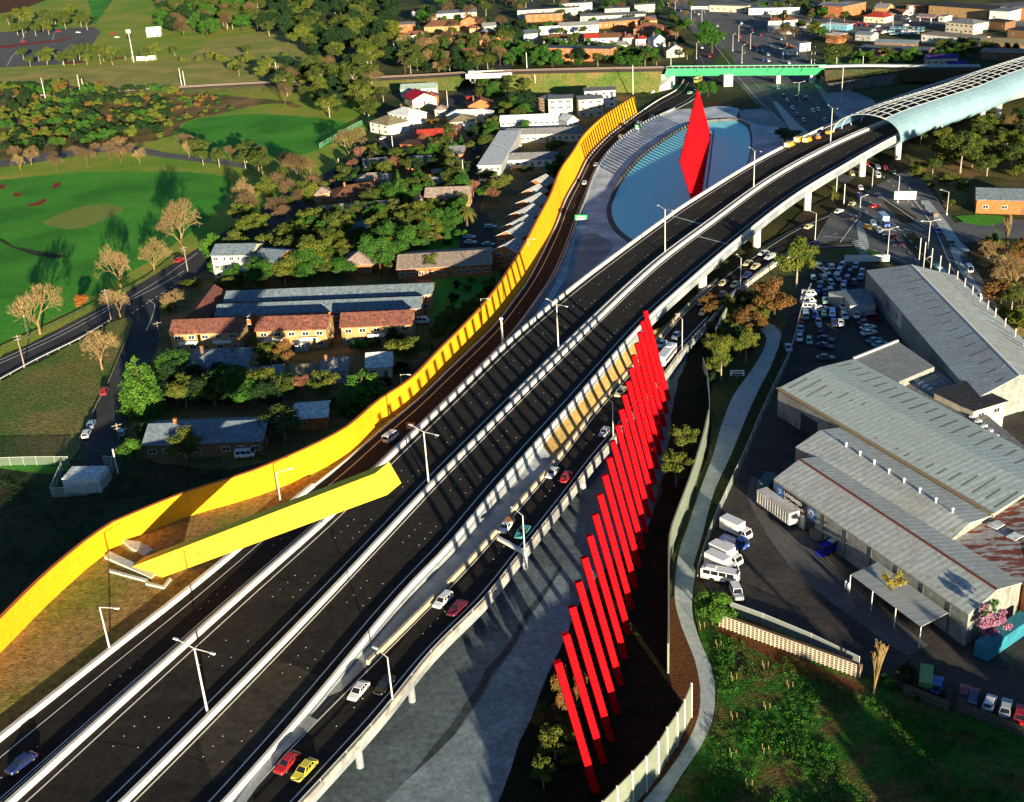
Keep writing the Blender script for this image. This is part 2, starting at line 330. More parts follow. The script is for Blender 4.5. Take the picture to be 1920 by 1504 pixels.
poly('median_soil',[(1336,150),(1372,148),(1440,215),(1480,240),(1440,238),(1395,205),(1345,200),(1312,205),(1318,180)],.07,G_SOIL,1)
poly('road_median',[(1352,55),(1380,40),(1440,120),(1452,132),(1432,132),(1405,105)],.07,A_PALE,.5)
poly('road_median',[(1352,92),(1366,96),(1378,128),(1342,128)],.07,G_LAWN,.5)
for pl in ([(1448,190),(1456,190),(1500,235),(1552,276),(1540,280),(1480,240)],[(1510,132),(1520,132),(1575,200),(1620,250),(1610,256),(1560,208)]):
    poly('footpath',pl,.09,C_PATH)
poly('creek_apron',[(1536,150),(1640,190),(1600,215),(1560,200),(1530,160)],.06,C_GREY,.5)
poly('soil_bank',[(1440,470),(1500,400),(1580,352),(1680,262),(1760,290),(1740,300),(1640,350),(1610,372),(1590,388),(1520,420)],.06,G_SOIL,1.2)
poly('traffic_island',[(1655,378),(1668,376),(1720,408),(1712,418),(1690,418)],.09,G_SOIL)
poly('traffic_island',[(1606,420),(1614,414),(1624,440),(1630,462),(1625,470),(1612,468)],.09,C_PATH)
poly('traffic_island',[(1530,462),(1560,452),(1600,452),(1600,458),(1560,460)],.09,G_SOIL)
poly('traffic_island',[(1690,440),(1712,436),(1728,452),(1742,480),(1752,500),(1748,510),(1728,492),(1705,468)],.09,G_SOIL)
poly('traffic_island',[(1745,505),(1765,520),(1800,575),(1830,620),(1822,622),(1790,585),(1760,540)],.09,G_SOIL)
poly('traffic_island',[(1600,466),(1640,468),(1668,486),(1650,492),(1600,486),(1570,474)],.09,G_LAWN,.4)
poly('footpath',[(1726,376),(1742,376),(1778,420),(1802,455),(1820,470),(1800,476),(1802,490),(1830,530),(1872,600),(1930,690),(1960,735),(1946,745),(1905,680),(1850,590),(1812,530),(1790,490),(1772,440)],.09,C_PATH)
poly('roadside_verge',[(1806,455),(1822,470),(1812,482),(1840,520),(1880,590),(1960,700),(1960,500),(1880,470),(1840,452)],.07,G_SOIL,.8)
poly('roadside_lawn',[(1790,405),(1830,402),(1880,405),(1890,416),(1850,424),(1810,418)],.07,G_FIELD,.5)
poly('roadside_verge',[(1700,262),(1760,240),(1960,200),(1960,330),(1830,330),(1810,380),(1780,395),(1740,340),(1690,280)],.05,G_UNDER,1)
# painted lines of the arterial roads
ml=MB()
def line_on(pl,wd=.28,dash=None,z=.34,zf=None,dst=None):
    pts=smooth([PZ(x,y,zf) if zf else P(x,y,z) for x,y in pl],3)
    t=(dst if dst is not None else ml)
    if dash is None: t.strip(offset(pts,-wd/2),offset(pts,wd/2)); return
    s=arc(pts); d=0
    while d<s[-1]-dash[0]:
        seg=[at(pts,(d+dash[0]*k/2)/s[-1],s) for k in range(3)]; t.strip(offset(seg,-wd/2),offset(seg,wd/2)); d+=dash[0]+dash[1]
for pl,dd in (([(-20,690),(100,636),(210,577),(300,524),(370,474)],None),([(-20,684),(100,629),(210,571)],None),([(246,588),(300,552),(345,523)],(1.5,1.5)),([(245,562),(300,535),(345,508)],None),([(278,562),(290,570),(286,592),(274,620)],None),
    ([(1440,458),(1500,424),(1560,400)],None),([(1448,486),(1520,452),(1590,432)],(2,3)),([(1552,444),(1600,448),(1612,462)],None),([(1715,376),(1752,428),(1782,496),(1815,551),(1865,613),(1920,688)],None),([(1728,376),(1765,430),(1806,500),(1850,570),(1920,662)],(3,5)),
    ([(1380,140),(1420,185),(1470,232),(1520,275)],None),([(1400,140),(1450,190),(1530,262)],(2,4)),([(1450,140),(1510,200),(1560,245)],(3,5)),([(1470,140),(1530,195),(1580,238)],(3,5)),([(1300,45),(1340,85),(1372,125)],None),([(1318,42),(1380,118)],(3,5)),([(1400,20),(1440,70),(1475,125)],(3,5)),([(1420,20),(1460,70),(1495,120)],(3,5)),([(1312,105),(1322,125),(1322,140)],(2,3)),
    ([(1600,376),(1640,410),(1680,446),(1720,490)],(3,4)),([(1620,368),(1665,410),(1710,455),(1745,495)],(3,4)),([(1610,460),(1665,478),(1700,492)],None),([(1700,500),(1760,560),(1830,640),(1910,730)],(3,5)),([(1640,362),(1690,395),(1740,430)],None),([(1655,330),(1690,362),(1720,395)],(3,4)),([(1670,310),(1720,370),(1745,402)],(3,4)),
    ([(1575,455),(1597,425),(1615,402)],None),([(1618,418),(1660,430),(1680,420)],None)):
    line_on(pl,dash=dd,wd=.3)
tag(ml.build('road_markings',LINE),kind='structure')
cw=MB()
for k in range(9):
    a=P(1604+k*2.4,452+k*3.4,.34); cw.box(a,(3.2,.55,.01),.35)
for k in range(7):
    a=P(1618+k*14,432-k*0.2,.34); cw.box(a,(.5,3.0,.01),.5)
tag(cw.build('crosswalk',LINE),kind='structure')
# ---------------------------------------------------------------- freeway
L1p=[(-240,1575),(-60,1438),(0,1388),(207,1224),(330,1128),(435,1042),(520,968),(587,913)]
L2p=[(-60,1578),(25,1504),(205,1341),(442,1128),(620,970),(725,865),(847,748),(960,638),(1072,543),(1160,476),(1242,416),(1302,375),(1440,292),(1587,222),(1700,178),(1820,140),(1960,108)]
Mp=[(140,1590),(230,1504),(395,1340),(602,1128),(800,917),(892,824),(960,756),(1047,670),(1110,608),(1185,536),(1247,482),(1330,420),(1440,340),(1537,285),(1635,240),(1740,200),(1860,164),(1980,136)]
Rp=[(300,1640),(440,1490),(577,1333),(747,1128),(847,1022),(947,902),(1080,752),(1200,616),(1280,541),(1382,453),(1482,375),(1570,320),(1682,257),(1780,216),(1880,184),(2000,154)]
VLp=[(380,1575),(480,1462),(587,1348),(805,1133),(910,1022),(960,962),(1047,860),(1110,777),(1145,736),(1180,696),(1235,636),(1277,588),(1322,546),(1365,511),(1410,481),(1490,430),(1560,398)]
VRp=[(490,1590),(575,1500),(687,1378),(737,1318),(812,1225),(905,1133),(960,1064),(1045,957),(1110,872),(1155,820),(1245,706),(1279,661),(1350,583),(1385,546),(1440,505),(1467,488),(1520,466)]
WBp=[(-240,1440),(-140,1358),(-60,1283),(0,1225),(96,1127),(180,1052),(220,1024),(265,1004),(357,967),(480,931),(587,888),(655,850),(715,793),(777,751),(830,698),(880,651),(925,606),(960,562),(992,515),(1035,430),(1056,375),(1080,332),(1100,292),(1135,255),(1167,230),(1196,212)]
WTp=[(-330,1470),(-200,1352),(-60,1222),(0,1159),(34,1127),(75,1084),(112,1052),(150,1023),(187,998),(225,977),(275,952),(345,926),(437,897),(480,882),(557,849),(630,812),(672,783),(717,752),(767,713),(812,671),(855,626),(905,576),(945,526),(960,498),(997,438),(1026,376),(1070,285),(1090,260),(1110,237),(1140,212),(1195,177)]
RRp=[(845,750),(960,629),(1010,563),(1042,516),(1067,458),(1085,408),(1097,376),(1115,327),(1140,287),(1172,255),(1210,230),(1265,205)]
L1=crv(L1p,ZL); L2=crv(L2p,ZM); M_=crv(Mp,ZM); Rr=crv(Rp,ZM); VL=crv(VLp,ZR); VR=crv(VRp,ZR); WB=crv(WBp,ZL); RR=crv(RRp,ZL)
N=120
l2=resamp(L2,N); mm=resamp(M_,N); rr=resamp(Rr,N)
# deck: a slab with a real underside, solid embankment nearer than the creek crossing
def deck(name,A,B,m,thick,solid_until=None,over=.6):
    o=MB(); n=len(A)
    A=offset(A,-over); B=offset(B,over); i=0
    o.strip(A,B)
    lo=lambda p:Vector((p.x,p.y,0.0 if (solid_until and p.y<solid_until) else p.z-thick))
    A2=[lo(p) for p in A]; B2=[lo(p) for p in B]
    o.strip(A,A2); o.strip(B,B2); o.strip(A2,B2)
    return o
o=MB(); A=offset(l2,-.3); B=offset(mm,.2); o.strip(A,B); o.strip([p+Vector((0,0,0)) for p in offset(mm,-.0)],offset(rr,.3)); tag(o.build('freeway_surface',A_NEW),kind='structure')
o=MB(); A=offset(l2,-.75,-.06); B=offset(rr,.75,-.06); n_solid=next(i for i,p in enumerate(rr) if p.y>265)
lowA=[Vector((p.x,p.y,0 if i<n_solid else p.z-1.9)) for i,p in enumerate(A)]; lowB=[Vector((p.x,p.y,0 if i<n_solid else p.z-1.9)) for i,p in enumerate(B)]
o.strip(A,B); o.strip(A,lowA); o.strip(B,lowB); o.strip(lowA,lowB); tag(o.build('freeway_deck',C_GREY),kind='structure')
def parapet(name,label,pts,wd=.55,h=1.0,u=0.0,m=None,base=-.06,group=None,slope=.12):
    o=MB(); o.sweep(pts,[(u-wd/2-slope,base),(u+wd/2+slope,base),(u+wd/2,h),(u-wd/2,h)])
    return tag(o.build(name,m or C_WHITE),label,'concrete barrier',group)
BG='white concrete barriers along the freeway'
parapet('freeway_barrier','broad white concrete barrier along the brown grass bank below the yellow boom',L1,.75,.9)
parapet('freeway_barrier','long white concrete barrier between the left ramp and the freeway, passing the pond',L2,.6,1.0)
k0=next(i for i,p in enumerate(mm) if p.y>255)
parapet('freeway_barrier','white median barrier carrying the double lamps down the middle of the freeway',mm,.6,.95,u=.45)
parapet('freeway_barrier','second thin median barrier beside the main one where the freeway rises to the tube',mm[k0:],.4,.85,u=-1.15)
parapet('freeway_barrier','white parapet on the right edge of the freeway above the ochre verge',Rr,.5,1.0)
# lines of both carriageways
ln=MB()
def lerp_line(A,B,t,wd=.26,dz=.04,dash=None,i0=0,i1=None):
    pts=[a.lerp(b,t)+Vector((0,0,dz)) for a,b in zip(A,B)][i0:i1]
    if dash is None: ln.strip(offset(pts,-wd/2),offset(pts,wd/2)); return
    s=arc(pts); d=0; q=0
    while d<s[-1]-6:
        for k in range(4):                      # a broken lane line: four reflective studs, a gap
            c=at(pts,(d+k*2.4)/s[-1],s) if d+k*2.4<s[-1] else None
            if c is None: break
            if random.random()<.82: ln.box(c,(.17,.17,.03),random.random())
        d+=dash
lerp_line(l2,mm,.12); lerp_line(l2,mm,.86)
lerp_line(l2,mm,.37,dash=21); lerp_line(l2,mm,.62,dash=21)
lerp_line(mm,rr,.11); lerp_line(mm,rr,.82)
lerp_line(mm,rr,.35,dash=21); lerp_line(mm,rr,.59,dash=21)
tag(ln.build('freeway_markings',LINE,fix=False),kind='structure')
o=MB()
for k in range(4,118,5):
    for A_,B_ in ((l2,mm),(mm,rr)):
        a=A_[k].lerp(B_[k],.03); b=A_[k].lerp(B_[k],.97); d=(b-a).normalized(); e=Vector((-d.y,d.x,0))*.12; z=Vector((0,0,.02)); o.face([a-e+z,b-e+z,b+e+z,a+e+z])
tag(o.build('expansion_joints',mat('joint_tar',(.008,.008,.008),rough=.7)),kind='structure')
o=MB()
for (x0,y0),(x1,y1) in (((1257,404),(1316,421)),((1308,443),(1368,459))):
    a=PZ(x0,y0,ZM)+Vector((0,0,.05)); b=PZ(x1,y1,ZM)+Vector((0,0,.05)); d=(b-a).normalized(); e=Vector((-d.y,d.x,0))*.3; o.face([a-e,b-e,b+e,a+e])
tag(o.build('deck_strips',C_PATH),kind='structure')  # two pale strips laid across the freeway lanes
sheet('asphalt_patch',[(522,1236),(602,1268),(556,1330),(470,1420),(400,1470),(372,1384),(450,1300)],5.0,mat('patched_asphalt',(.060,.052,.038),col2=(.045,.040,.031),scale=.4,grain=.4,rough=.95,spec=.1),zf=lambda y:ZM(y)+.03)
# left ramp
ra=resamp(L1,40); 
lo=crv([(-260,1590),(-60,1438),(0,1388),(207,1224),(330,1128),(435,1042),(520,968),(587,914),(655,861),(718,806),(782,753),(835,702),(885,654),(930,609),(965,563),(996,518),(1040,430),(1061,375),(1085,332),(1105,294),(1140,257),(1172,232),(1205,208),(1235,188),(1270,168),(1282,150)],ZL)
ro=crv([(-240,1740),(-60,1570),(20,1500),(200,1338),(438,1126),(615,970),(720,865),(843,748),(958,632),(1008,566),(1040,518),(1065,460),(1083,410),(1095,378),(1113,329),(1138,289),(1170,257),(1208,232),(1265,205),(1302,184),(1318,165)],ZL)
lo=resamp(lo,90); ro=resamp(ro,90)
o=MB(); o.strip([p+Vector((0,0,.02)) for p in lo],[p+Vector((0,0,.02)) for p in ro])
tag(o.build('ramp_surface',mat('ramp_asphalt',(.021,.017,.015),col2=(.027,.022,.019),scale=.15,grain=.4,bump=.3,bscale=9,spec=.12,rough=.95)),kind='structure')
ln=MB(); n1=int(90*.8)
lerp_line(lo,ro,.27,i0=0,dz=.06,wd=.2); lerp_line(lo,ro,.86,i0=0,dz=.06,wd=.2); lerp_line(lo,ro,.91,i0=0,i1=26,dz=.06,wd=.15); lerp_line(lo,ro,.58,dash=23,dz=.06)
tag(ln.build('ramp_markings',LINE,fix=False),kind='structure')
o=MB(); lb=[Vector((p.x,p.y,-.05)) for p in offset(ro,.5)]; o.strip(offset(ro,.5,.0),lb); o.strip(offset(ro,.5,.0),ro); tag(o.build('ramp_embankment',C_GREY),kind='structure')
parapet('ramp_barrier','pale concrete barrier on the pond side of the curving ramp beside the yellow wall',RR,.5,.95,m=C_GREY)
parapet('ramp_kerb','low pale kerb wall running along the foot of the yellow wall',[p for p in lo if p.y>205],.35,.5,m=C_WHITE,slope=0.02)
# grass bank between the yellow wall and the ramp
wb=resamp([p for p in WB],120); nb=[p for p in wb if True]
nl=resamp(lo,240)
pts_o=[]
for p in wb:
    q=min(nl,key=lambda a:(a-p).length); pts_o.append(q)
e=[i for i,p in enumerate(wb)]
o=MB(); A=[p+Vector((0,0,.0)) for p in wb]; B=[q+Vector((0,0,-.02)) for q in pts_o]; MI=[a.lerp(b,.5) for a,b in zip(A,B)]
o.strip(A,MI); o.strip(MI,B); tag(o.build('grass_bank',G_BROWN),kind='structure')
# yellow wall: folds upright from its foot to its measured top edge
YEL=mat('yellow_paint',(.95,.44,.014),col2=(.90,.41,.012),scale=.25,rough=.75,spec=.08,grain=.09)
YEB=mat('boom_yellow_paint',(.93,.63,.045),col2=(.90,.60,.04),scale=.25,rough=.75,spec=.08,grain=.09)
def top_height(b):
    # rise until the projected point meets the photographed top edge
    def above(q):
        for (a0,b0),(a1,b1) in zip(WTp,WTp[1:]):
            if a0<=q[0]<=a1: return q[1]<b0+(b1-b0)*(q[0]-a0)/(a1-a0)
        return False if q[0]<WTp[0][0] else q[1]<177
    h=2.0
    while h<16 and not above(px(b+Vector((0,0,h)))): h+=.1
    return h
hs=[top_height(p) for p in wb]
for _ in range(3): hs=[sum(hs[max(0,i-2):i+3])/len(hs[max(0,i-2):i+3]) for i in range(len(hs))]
CAPH=8.4; us=[0.0]*120
for i,p in enumerate(wb):
    if hs[i]>CAPH:      # the far part leans outwards over the gardens
        q=px(p+Vector((0,0,hs[i]))); T_=P(q[0],q[1],p.z+CAPH); us[i]=(T_-p).dot(right(tang(wb,i))); hs[i]=CAPH
for _ in range(3): us=[sum(us[max(0,i-2):i+3])/len(us[max(0,i-2):i+3]) for i in range(len(us))]
o=MB(); o.sweep(wb,lambda i:[(-.5,-wb[i].z-.05),(.0,-wb[i].z-.05),(.0,.0),(us[i],hs[i]),(us[i]-.5,hs[i])]); yw=o.build('sound_wall',YEL); tag(yw,'long curving bright yellow sound wall following the ramp','wall')
# ribs casting slots: thin vertical fins on the far part of the wall
_s=arc(wb); dd=0; seams=MB()
while dd<_s[-1]:
    p=at(wb,dd/_s[-1],_s); i=min(range(120),key=lambda k:(wb[k]-p).length); r=right(tang(wb,i))
    seams=MB(); seams.tube(p+r*.01,p+r*(us[i]+.01)+Vector((0,0,hs[i]-.05)),.035,n=4); dd+=6.2
    seams.build('panel_joint',mat('joint_orange',(.70,.30,.012)),yw).location=-yw.location
o=MB(); o.sweep([wb[i]+right(tang(wb,i))*us[i]+Vector((0,0,hs[i])) for i in range(120)],[(-.6,0.003),(.08,0.003),(.08,.12),(-.6,.12)]); q=o.build('coping',mat('coping_red',(.65,.16,.03)),yw); q.location=-yw.location
# the big yellow boom
a0=P(244,1064,5); b0=P(307,1082,5); hd=Vector((.875,-.484,0)).normalized(); nn=Vector((.484,.875,0)).normalized()
def onplane(x,y,org):
    d=CF*FPX+CR*(x-PW/2)-CU*(y-PH/2); C=Vector((0,0,CAM_H)); t=(org-C).dot(nn)/d.dot(nn); return C+d*t
t1=onplane(703,888,a0); t2=onplane(726,928,a0); W_=nn*4.17
ext=lambda p,q,k:p-(q-p).normalized()*k
f=MB(); ga=ext(a0,t1,3.0); gb=ext(b0,t2,9.5)
f.hexa([gb,t2,t2+W_,gb+W_,ga,t1,t1+W_,ga+W_])
boom=f.build('boom_sculpture',YEB); tag(boom,'huge yellow box beam leaning up from the grass bank over the freeway','sculpture')
# base plinths of the boom
f=MB()
def slab(o,pl,z,h,m=0): o.prism([tuple(P(x,y,z))[:2] for x,y in pl],z-.3,z+h,m)
slab(f,[(196,1046),(206,1036),(292,1076),(284,1086)],5,.35); slab(f,[(228,1014),(262,1018),(288,1032),(272,1042),(246,1030)],5,.35); slab(f,[(205,1068),(278,1088),(277,1092),(204,1072)],5,.25); slab(f,[(274,1092),(306,1100),(318,1084),(322,1086),(308,1104),(273,1096)],5,.25)
tag(f.build('boom_footing',C_PATH),'stepped pale concrete slabs on the grass at the foot of the yellow boom','footing')
# ramp on the right, on columns over the creek
vl=resamp(VL,90); vr=resamp(VR,90)
o=MB(); o.strip([p+Vector((0,0,.01)) for p in offset(vl,-.1)],[p+Vector((0,0,.01)) for p in offset(vr,.2)]); tag(o.build('ramp_surface',A_NEW),kind='structure')
o=MB(); A=offset(vl,-.2,-.05); B=offset(vr,.5,-.05); th=[min(1.2,max(.1,p.z+.0)) for p in A]
A2=[p-Vector((0,0,t)) for p,t in zip(A,th)]; B2=[p-Vector((0,0,t)) for p,t in zip(B,th)]
o.strip(A,B); o.strip(A,A2); o.strip(B,B2); o.strip(A2,B2); tag(o.build('ramp_deck',C_GREY),kind='structure')
ln=MB(); lerp_line(vl,vr,.10,dz=.05); lerp_line(vl,vr,.80,dz=.05); lerp_line(vl,vr,.45,dash=26,dz=.05,i1=60)
tag(ln.build('ramp_markings',LINE,fix=False),kind='structure')
parapet('ramp_barrier','weathered cream barrier between the ochre verge and the car filled ramp',[p for p in vl if p.y>158 and p.y<350],.5,.9,m=mat('cream_concrete',(.62,.50,.33),col2=(.45,.37,.26),scale=.25,grain=.25))
parapet('ramp_barrier','stained grey parapet with a rail on the creek side of the car filled ramp',[p for p in vr if p.y<440],.45,.85,u=.2,m=mat('weathered_parapet',(.55,.47,.36),col2=(.26,.25,.23),scale=.22,lo=.42,hi=.58,grain=.25))
f=MB(); rl=[p for p in offset(vr,.2) if p.y<430]
for i,p in enumerate(rl):
    if i%2==0: f.box((p.x,p.y,p.z+.85),(.08,.08,.5))
f.sweep(rl,[(-.05,1.3),(.05,1.3),(.05,1.4),(-.05,1.4)]); tag(f.build('guard_rail',mat('galvanised',(.5,.52,.52),rough=.45,spec=.5)),'galvanised steel rail along the top of the creek side parapet','rail')
# the verge below the freeway parapet
_k=lin([(215,0),(240,1),(285,1),(310,.0)])
lowr=[Vector((p.x,p.y,ZR(p.y)-.1+_k(p.y)*max(0,p.z-.35-ZR(p.y)))) for p in offset(Rr,.45)]
lowr=[p for p in lowr if 150<p.y<360]; vl2=[Vector((p.x,p.y,ZR(p.y)-.02)) for p in VL if 150<p.y<352]
A=resamp(lowr,60); B=resamp(vl2,60); o=MB(); o.strip(A,B); tag(o.build('verge',G_VERGE),kind='structure')
cut=[i for i,p in enumerate(A) if p.y<222]
o=MB(); i1=len(cut); A2=[a+Vector((0,0,.05)) for a in A[:i1+4]]; B2=[b+Vector((0,0,.05)) for b in B[:i1+4]]
o.strip(A2,B2); tag(o.build('verge_gutter',C_GREY),kind='structure')
nose=[(440,1504),(480,1455),(577,1342),(592,1350),(520,1430),(476,1504)]
sheet('gore_concrete',[(430,1520),(480,1452),(575,1340),(596,1350),(530,1412),(486,1470),(450,1520)],4.9,C_GREY)
# columns
def column_pt(x,y,zt,r,name,label,group,z0=-.1,cap=None):
    p=P(x,y,zt); f=MB(); f.tube((p.x,p.y,z0),(p.x,p.y,zt),r,n=20)
    o=f.build(name,C_WHITE,smooth=False); return tag(o,label,'column',group)
for x,y in ((678,1404),(792,1272),(984,1040),(1109,885),(1190,782)):
    c=P(x,y,4.0); q=min(vr,key=lambda a:(a-c).length); f=MB(); f.tube((q.x-.3,q.y+.1,-.1),(q.x-.3,q.y+.1,q.z-1.0),.62,n=20)
    tag(f.build('ramp_column',C_GREY,smooth=False),'round grey concrete column carrying the right hand ramp over the creek bed','column','columns under the right hand ramp')
for x,y in ((1318,510),(1420,425),(1518,362),(1612,300)):
    c=P(x,y,7.0); q=min(rr,key=lambda a:(a-c).length); i=rr.index(q); d=right(tang(rr,i))
    f=MB(); g=q-d*.6; f.tube((g.x,g.y,-.1),(g.x,g.y,g.z-1.7),1.35,n=24)
    tag(f.build('freeway_pier',C_WHITE,smooth=False),'stout white round pier under the right edge of the raised freeway','pier','piers under the freeway edge')
    g=l2[i]+right(tang(l2,i))*1.5
    f=MB(); f.tube((g.x,g.y,-.1),(g.x,g.y,g.z-1.7),1.35,n=24); tag(f.build('freeway_pier',C_WHITE),'stout white round pier deep in the shade below the raised freeway','pier','shaded piers under the freeway')
# ---------------------------------------------------------------- red beams
RED=mat('red_paint',(.70,.004,.008),rough=.8,spec=.03,grain=.14,col2=(.58,.004,.008),scale=.5)
TOPS=[(1045,1241),(1060,1188),(1072,1137),(1084,1090),(1095,1045),(1105,1003.5),(1115,964),(1124,926.6),(1133,890.6),(1141,858),(1148.5,827),(1157,796.8),(1164,767.4),(1169.5,740),(1177,714.4),(1182.7,690),(1188,666),(1194,643.7),(1199.3,623),(1204.3,602),(1209,583)]
BOTS=[(1117,1485),(1131.6,1430),(1145.7,1388),(1157,1337),(1164,1284),(1171.5,1233.5),(1178.6,1187.7),(1184.8,1143),(1191.8,1102.4),(1198,1062.8),(1204.4,1029.5),(1210.9,998.3),(1216.7,969),(1223.7,939.5),(1227.6,907.6),(1232.3,879),(1237,851),(1241,824.7),(1245.3,798.6),(1250,773.7),(1253.3,750)]
def beam(base,top,w,d,name,label,group,fwd):
    ax=(top-base).normalized(); u=fwd.cross(ax).normalized(); v=ax.cross(u); f=MB(); q=[]
    b=base-ax*.8
    for c in (b,top):
        for a,e in ((-1,-1),(1,-1),(1,1),(-1,1)): q.append(c+u*(a*w/2)+v*(e*d/2))
    f.hexa(q); return tag(f.build(name,RED),label,'sculpture beam',group)
n=len(TOPS)
for i,(t,b) in enumerate(zip(TOPS,BOTS)):
    bb=P(*b,0); tt=P(*t,24)
    if i==0: lab='nearest red beam of the leaning row beside the creek'
    elif i==n-1: lab='farthest red beam of the leaning row, its tip in front of the freeway parapet'
    else: lab=('tall red painted steel beam in the leaning row, seen against the creek bed' if i<8 else 'tall red painted steel beam in the close packed far half of the leaning row')
    beam(bb,tt,1.05,.95,'red_beam',lab,'red beams along the creek, near half' if i<8 else 'red beams along the creek, far half',Vector((-.25,.97,0)))
# the second row, standing in the pond
b_f=P(1308,405,0); b_b=P(1331,256,0); NP=27
t_f=P(1276,299,21.2); t_b=P(1307.5,171,21.2)
for i in range(NP):
    k=i/(NP-1); b=b_f.lerp(b_b,k); t=t_f.lerp(t_b,k)
    beam(b,t,1.0,1.5,'red_beam',('front red beam of the row standing in the pond, half hidden by the freeway' if i==0 else 'rearmost red beam of the row standing in the pond' if i==NP-1 else 'red steel beam in the tight row standing in the pond'),'red beams standing in the pond',Vector((-.1,.99,0)))
# pond and its banks
PONDp=[(1152,372),(1163,347),(1180,322),(1204,296),(1235,272),(1262,254),(1287,240),(1308,233),(1330,229),(1358,227),(1382,227),(1400,238),(1407,262),(1405,290),(1396,318),(1380,345),(1340,380),(1300,415),(1250,450),(1210,460),(1180,445),(1160,428),(1149,408),(1147,388)]
sheet('pond_bank',[(1062,470),(1085,412),(1098,376),(1116,327),(1141,288),(1173,256),(1212,231),(1265,206),(1312,204),(1345,199),(1384,203),(1385,224),(1445,228),(1470,262),(1460,300),(1400,370),(1300,440),(1200,505),(1120,545),(1050,600),(960,640),(1005,575),(1042,520)],.03,C_APRON,wob=.3)
sheet('channel_slab',[(1010,600),(1060,520),(1085,440),(1140,448),(1146,470),(1105,510),(1060,560),(1020,610)],.06,C_GREY,wob=.3)
sheet('pond_rim',[(x+(x-1280)*.05-3,y+(y-340)*.055) for x,y in PONDp],.09,C_DARK,smoothed=True)
sheet('pond',PONDp,.12,WATER,smoothed=True,step=2)
sheet('creek_wall',[(1388,224),(1384,206),(1430,204),(1452,212),(1475,240),(1445,238),(1420,232)],.10,C_GREY)
line=MB()
pr=smooth([P(x,y,.3) for x,y in [(1152,372),(1163,347),(1180,322),(1204,296),(1235,272),(1262,254),(1287,240),(1308,233),(1330,229),(1358,227),(1382,227),(1400,238)]],3)
line.sweep(offset(pr,-1.2),[(-.5,-.25),(.5,-.25),(.45,.9),(-.45,.9)]); tag(line.build('pond_wall',C_DARK),'low dark curved wall round the far shore of the pond','wall')
f=MB(); f.sweep([P(1338,245,.12),P(1332,300,.12),P(1325,352,.12)],[(-.3,-.1),(.3,-.1),(.3,.25),(-.3,.25)]); tag(f.build('pond_line',C_DARK),'thin dark line crossing the water right of the red beams','weir')  # thin dark strip running across the pond
# ---------------------------------------------------------------- buildings
def wallm(n,c,**k): return mat(n,c,col2=tuple(q*.8 for q in c),scale=.6,grain=.18,rough=.9,spec=.12,**k)
def roofm(n,c,**k): return mat(n,c,col2=tuple(q*.55 for q in c),scale=1.1,lo=.4,hi=.62,grain=.35,col3=tuple(q*.8 for q in c),scale3=.12,rough=.85,spec=.15,**k)
W_BRICK=wallm('tan_brick',(.46,.28,.12)); W_ORANGE=wallm('orange_brick',(.50,.17,.06)); W_CREAM=wallm('cream_render',(.72,.62,.44)); W_WHITE=wallm('white_render',(.80,.77,.70)); W_BROWN=wallm('brown_brick',(.24,.13,.07)); W_GREEN=wallm('green_board',(.32,.40,.30)); W_GREYW=wallm('grey_render',(.42,.42,.40)); W_CORR=mat('corrugated_wall',(.30,.31,.27),col2=(.22,.23,.20),scale=.4,grain=.3,stretch=(.9,3,.15,.2)); W_BLUE=wallm('blue_panel',(.16,.42,.55))
R_SLATE=roofm('slate_roof',(.10,.12,.15)); R_BLUEGREY=roofm('bluegrey_roof',(.22,.28,.32)); R_TERRA=mat('terracotta_roof',(.34,.12,.07),col2=(.12,.055,.05),scale=1.3,lo=.38,hi=.6,grain=.4,col3=(.20,.085,.06),scale3=.2,rough=.85,spec=.12); R_BROWNT=roofm('brown_tile_roof',(.18,.085,.045)); R_TAN=roofm('tan_tile_roof',(.40,.31,.25)); R_RED=roofm('red_roof',(.45,.05,.035)); R_CRIM=roofm('crimson_roof',(.62,.02,.05)); R_WHITE=roofm('white_roof',(.84,.87,.84)); R_GREEN=roofm('palegreen_roof',(.35,.46,.40)); R_GREY=roofm('grey_roof',(.28,.28,.28)); R_OLIVE=roofm('olive_tile_roof',(.28,.24,.14)); R_DARK=roofm('dark_roof',(.06,.06,.065)); R_PURPLE=roofm('purple_roof',(.10,.05,.28)); R_PINK=roofm('pinkish_roof',(.52,.36,.30))
R_TIN=mat('tin_roof',(.58,.66,.62),col2=(.48,.55,.52),scale=.12,grain=.16,col3=(.50,.56,.48),scale3=.06,rough=.6,spec=.35,stretch=(.98,.12,2.2,1),wave=(.2,-math.atan2((P(1940,915,9)-P(1536,690,9)).y,(P(1940,915,9)-P(1536,690,9)).x),.3,(.42,.50,.44)))
R_TIN2=mat('weathered_tin_roof',(.60,.64,.61),col2=(.46,.49,.47),scale=.35,grain=.22,col3=(.50,.47,.42),scale3=.10,rough=.65,spec=.3,stretch=(.62,.12,2.0,1),wave=(.22,-math.atan2((P(1940,915,9)-P(1536,690,9)).y,(P(1940,915,9)-P(1536,690,9)).x),.3,(.40,.44,.38)))
_a=P(1536,690,9); _b2=P(1940,915,9); TH1=math.atan2((_b2-_a).y,(_b2-_a).x); _a=P(1709,497,9); _b2=P(1912,705,9); TH2=math.atan2((_b2-_a).y,(_b2-_a).x)
R_TIN3=mat('ribbed_tin_roof',(.60,.64,.61),col2=(.46,.49,.47),scale=.35,grain=.22,col3=(.50,.47,.42),scale3=.10,rough=.65,spec=.3,stretch=(-TH2,.12,2.0,1),wave=(.22,-TH2,.3,(.40,.44,.38)))
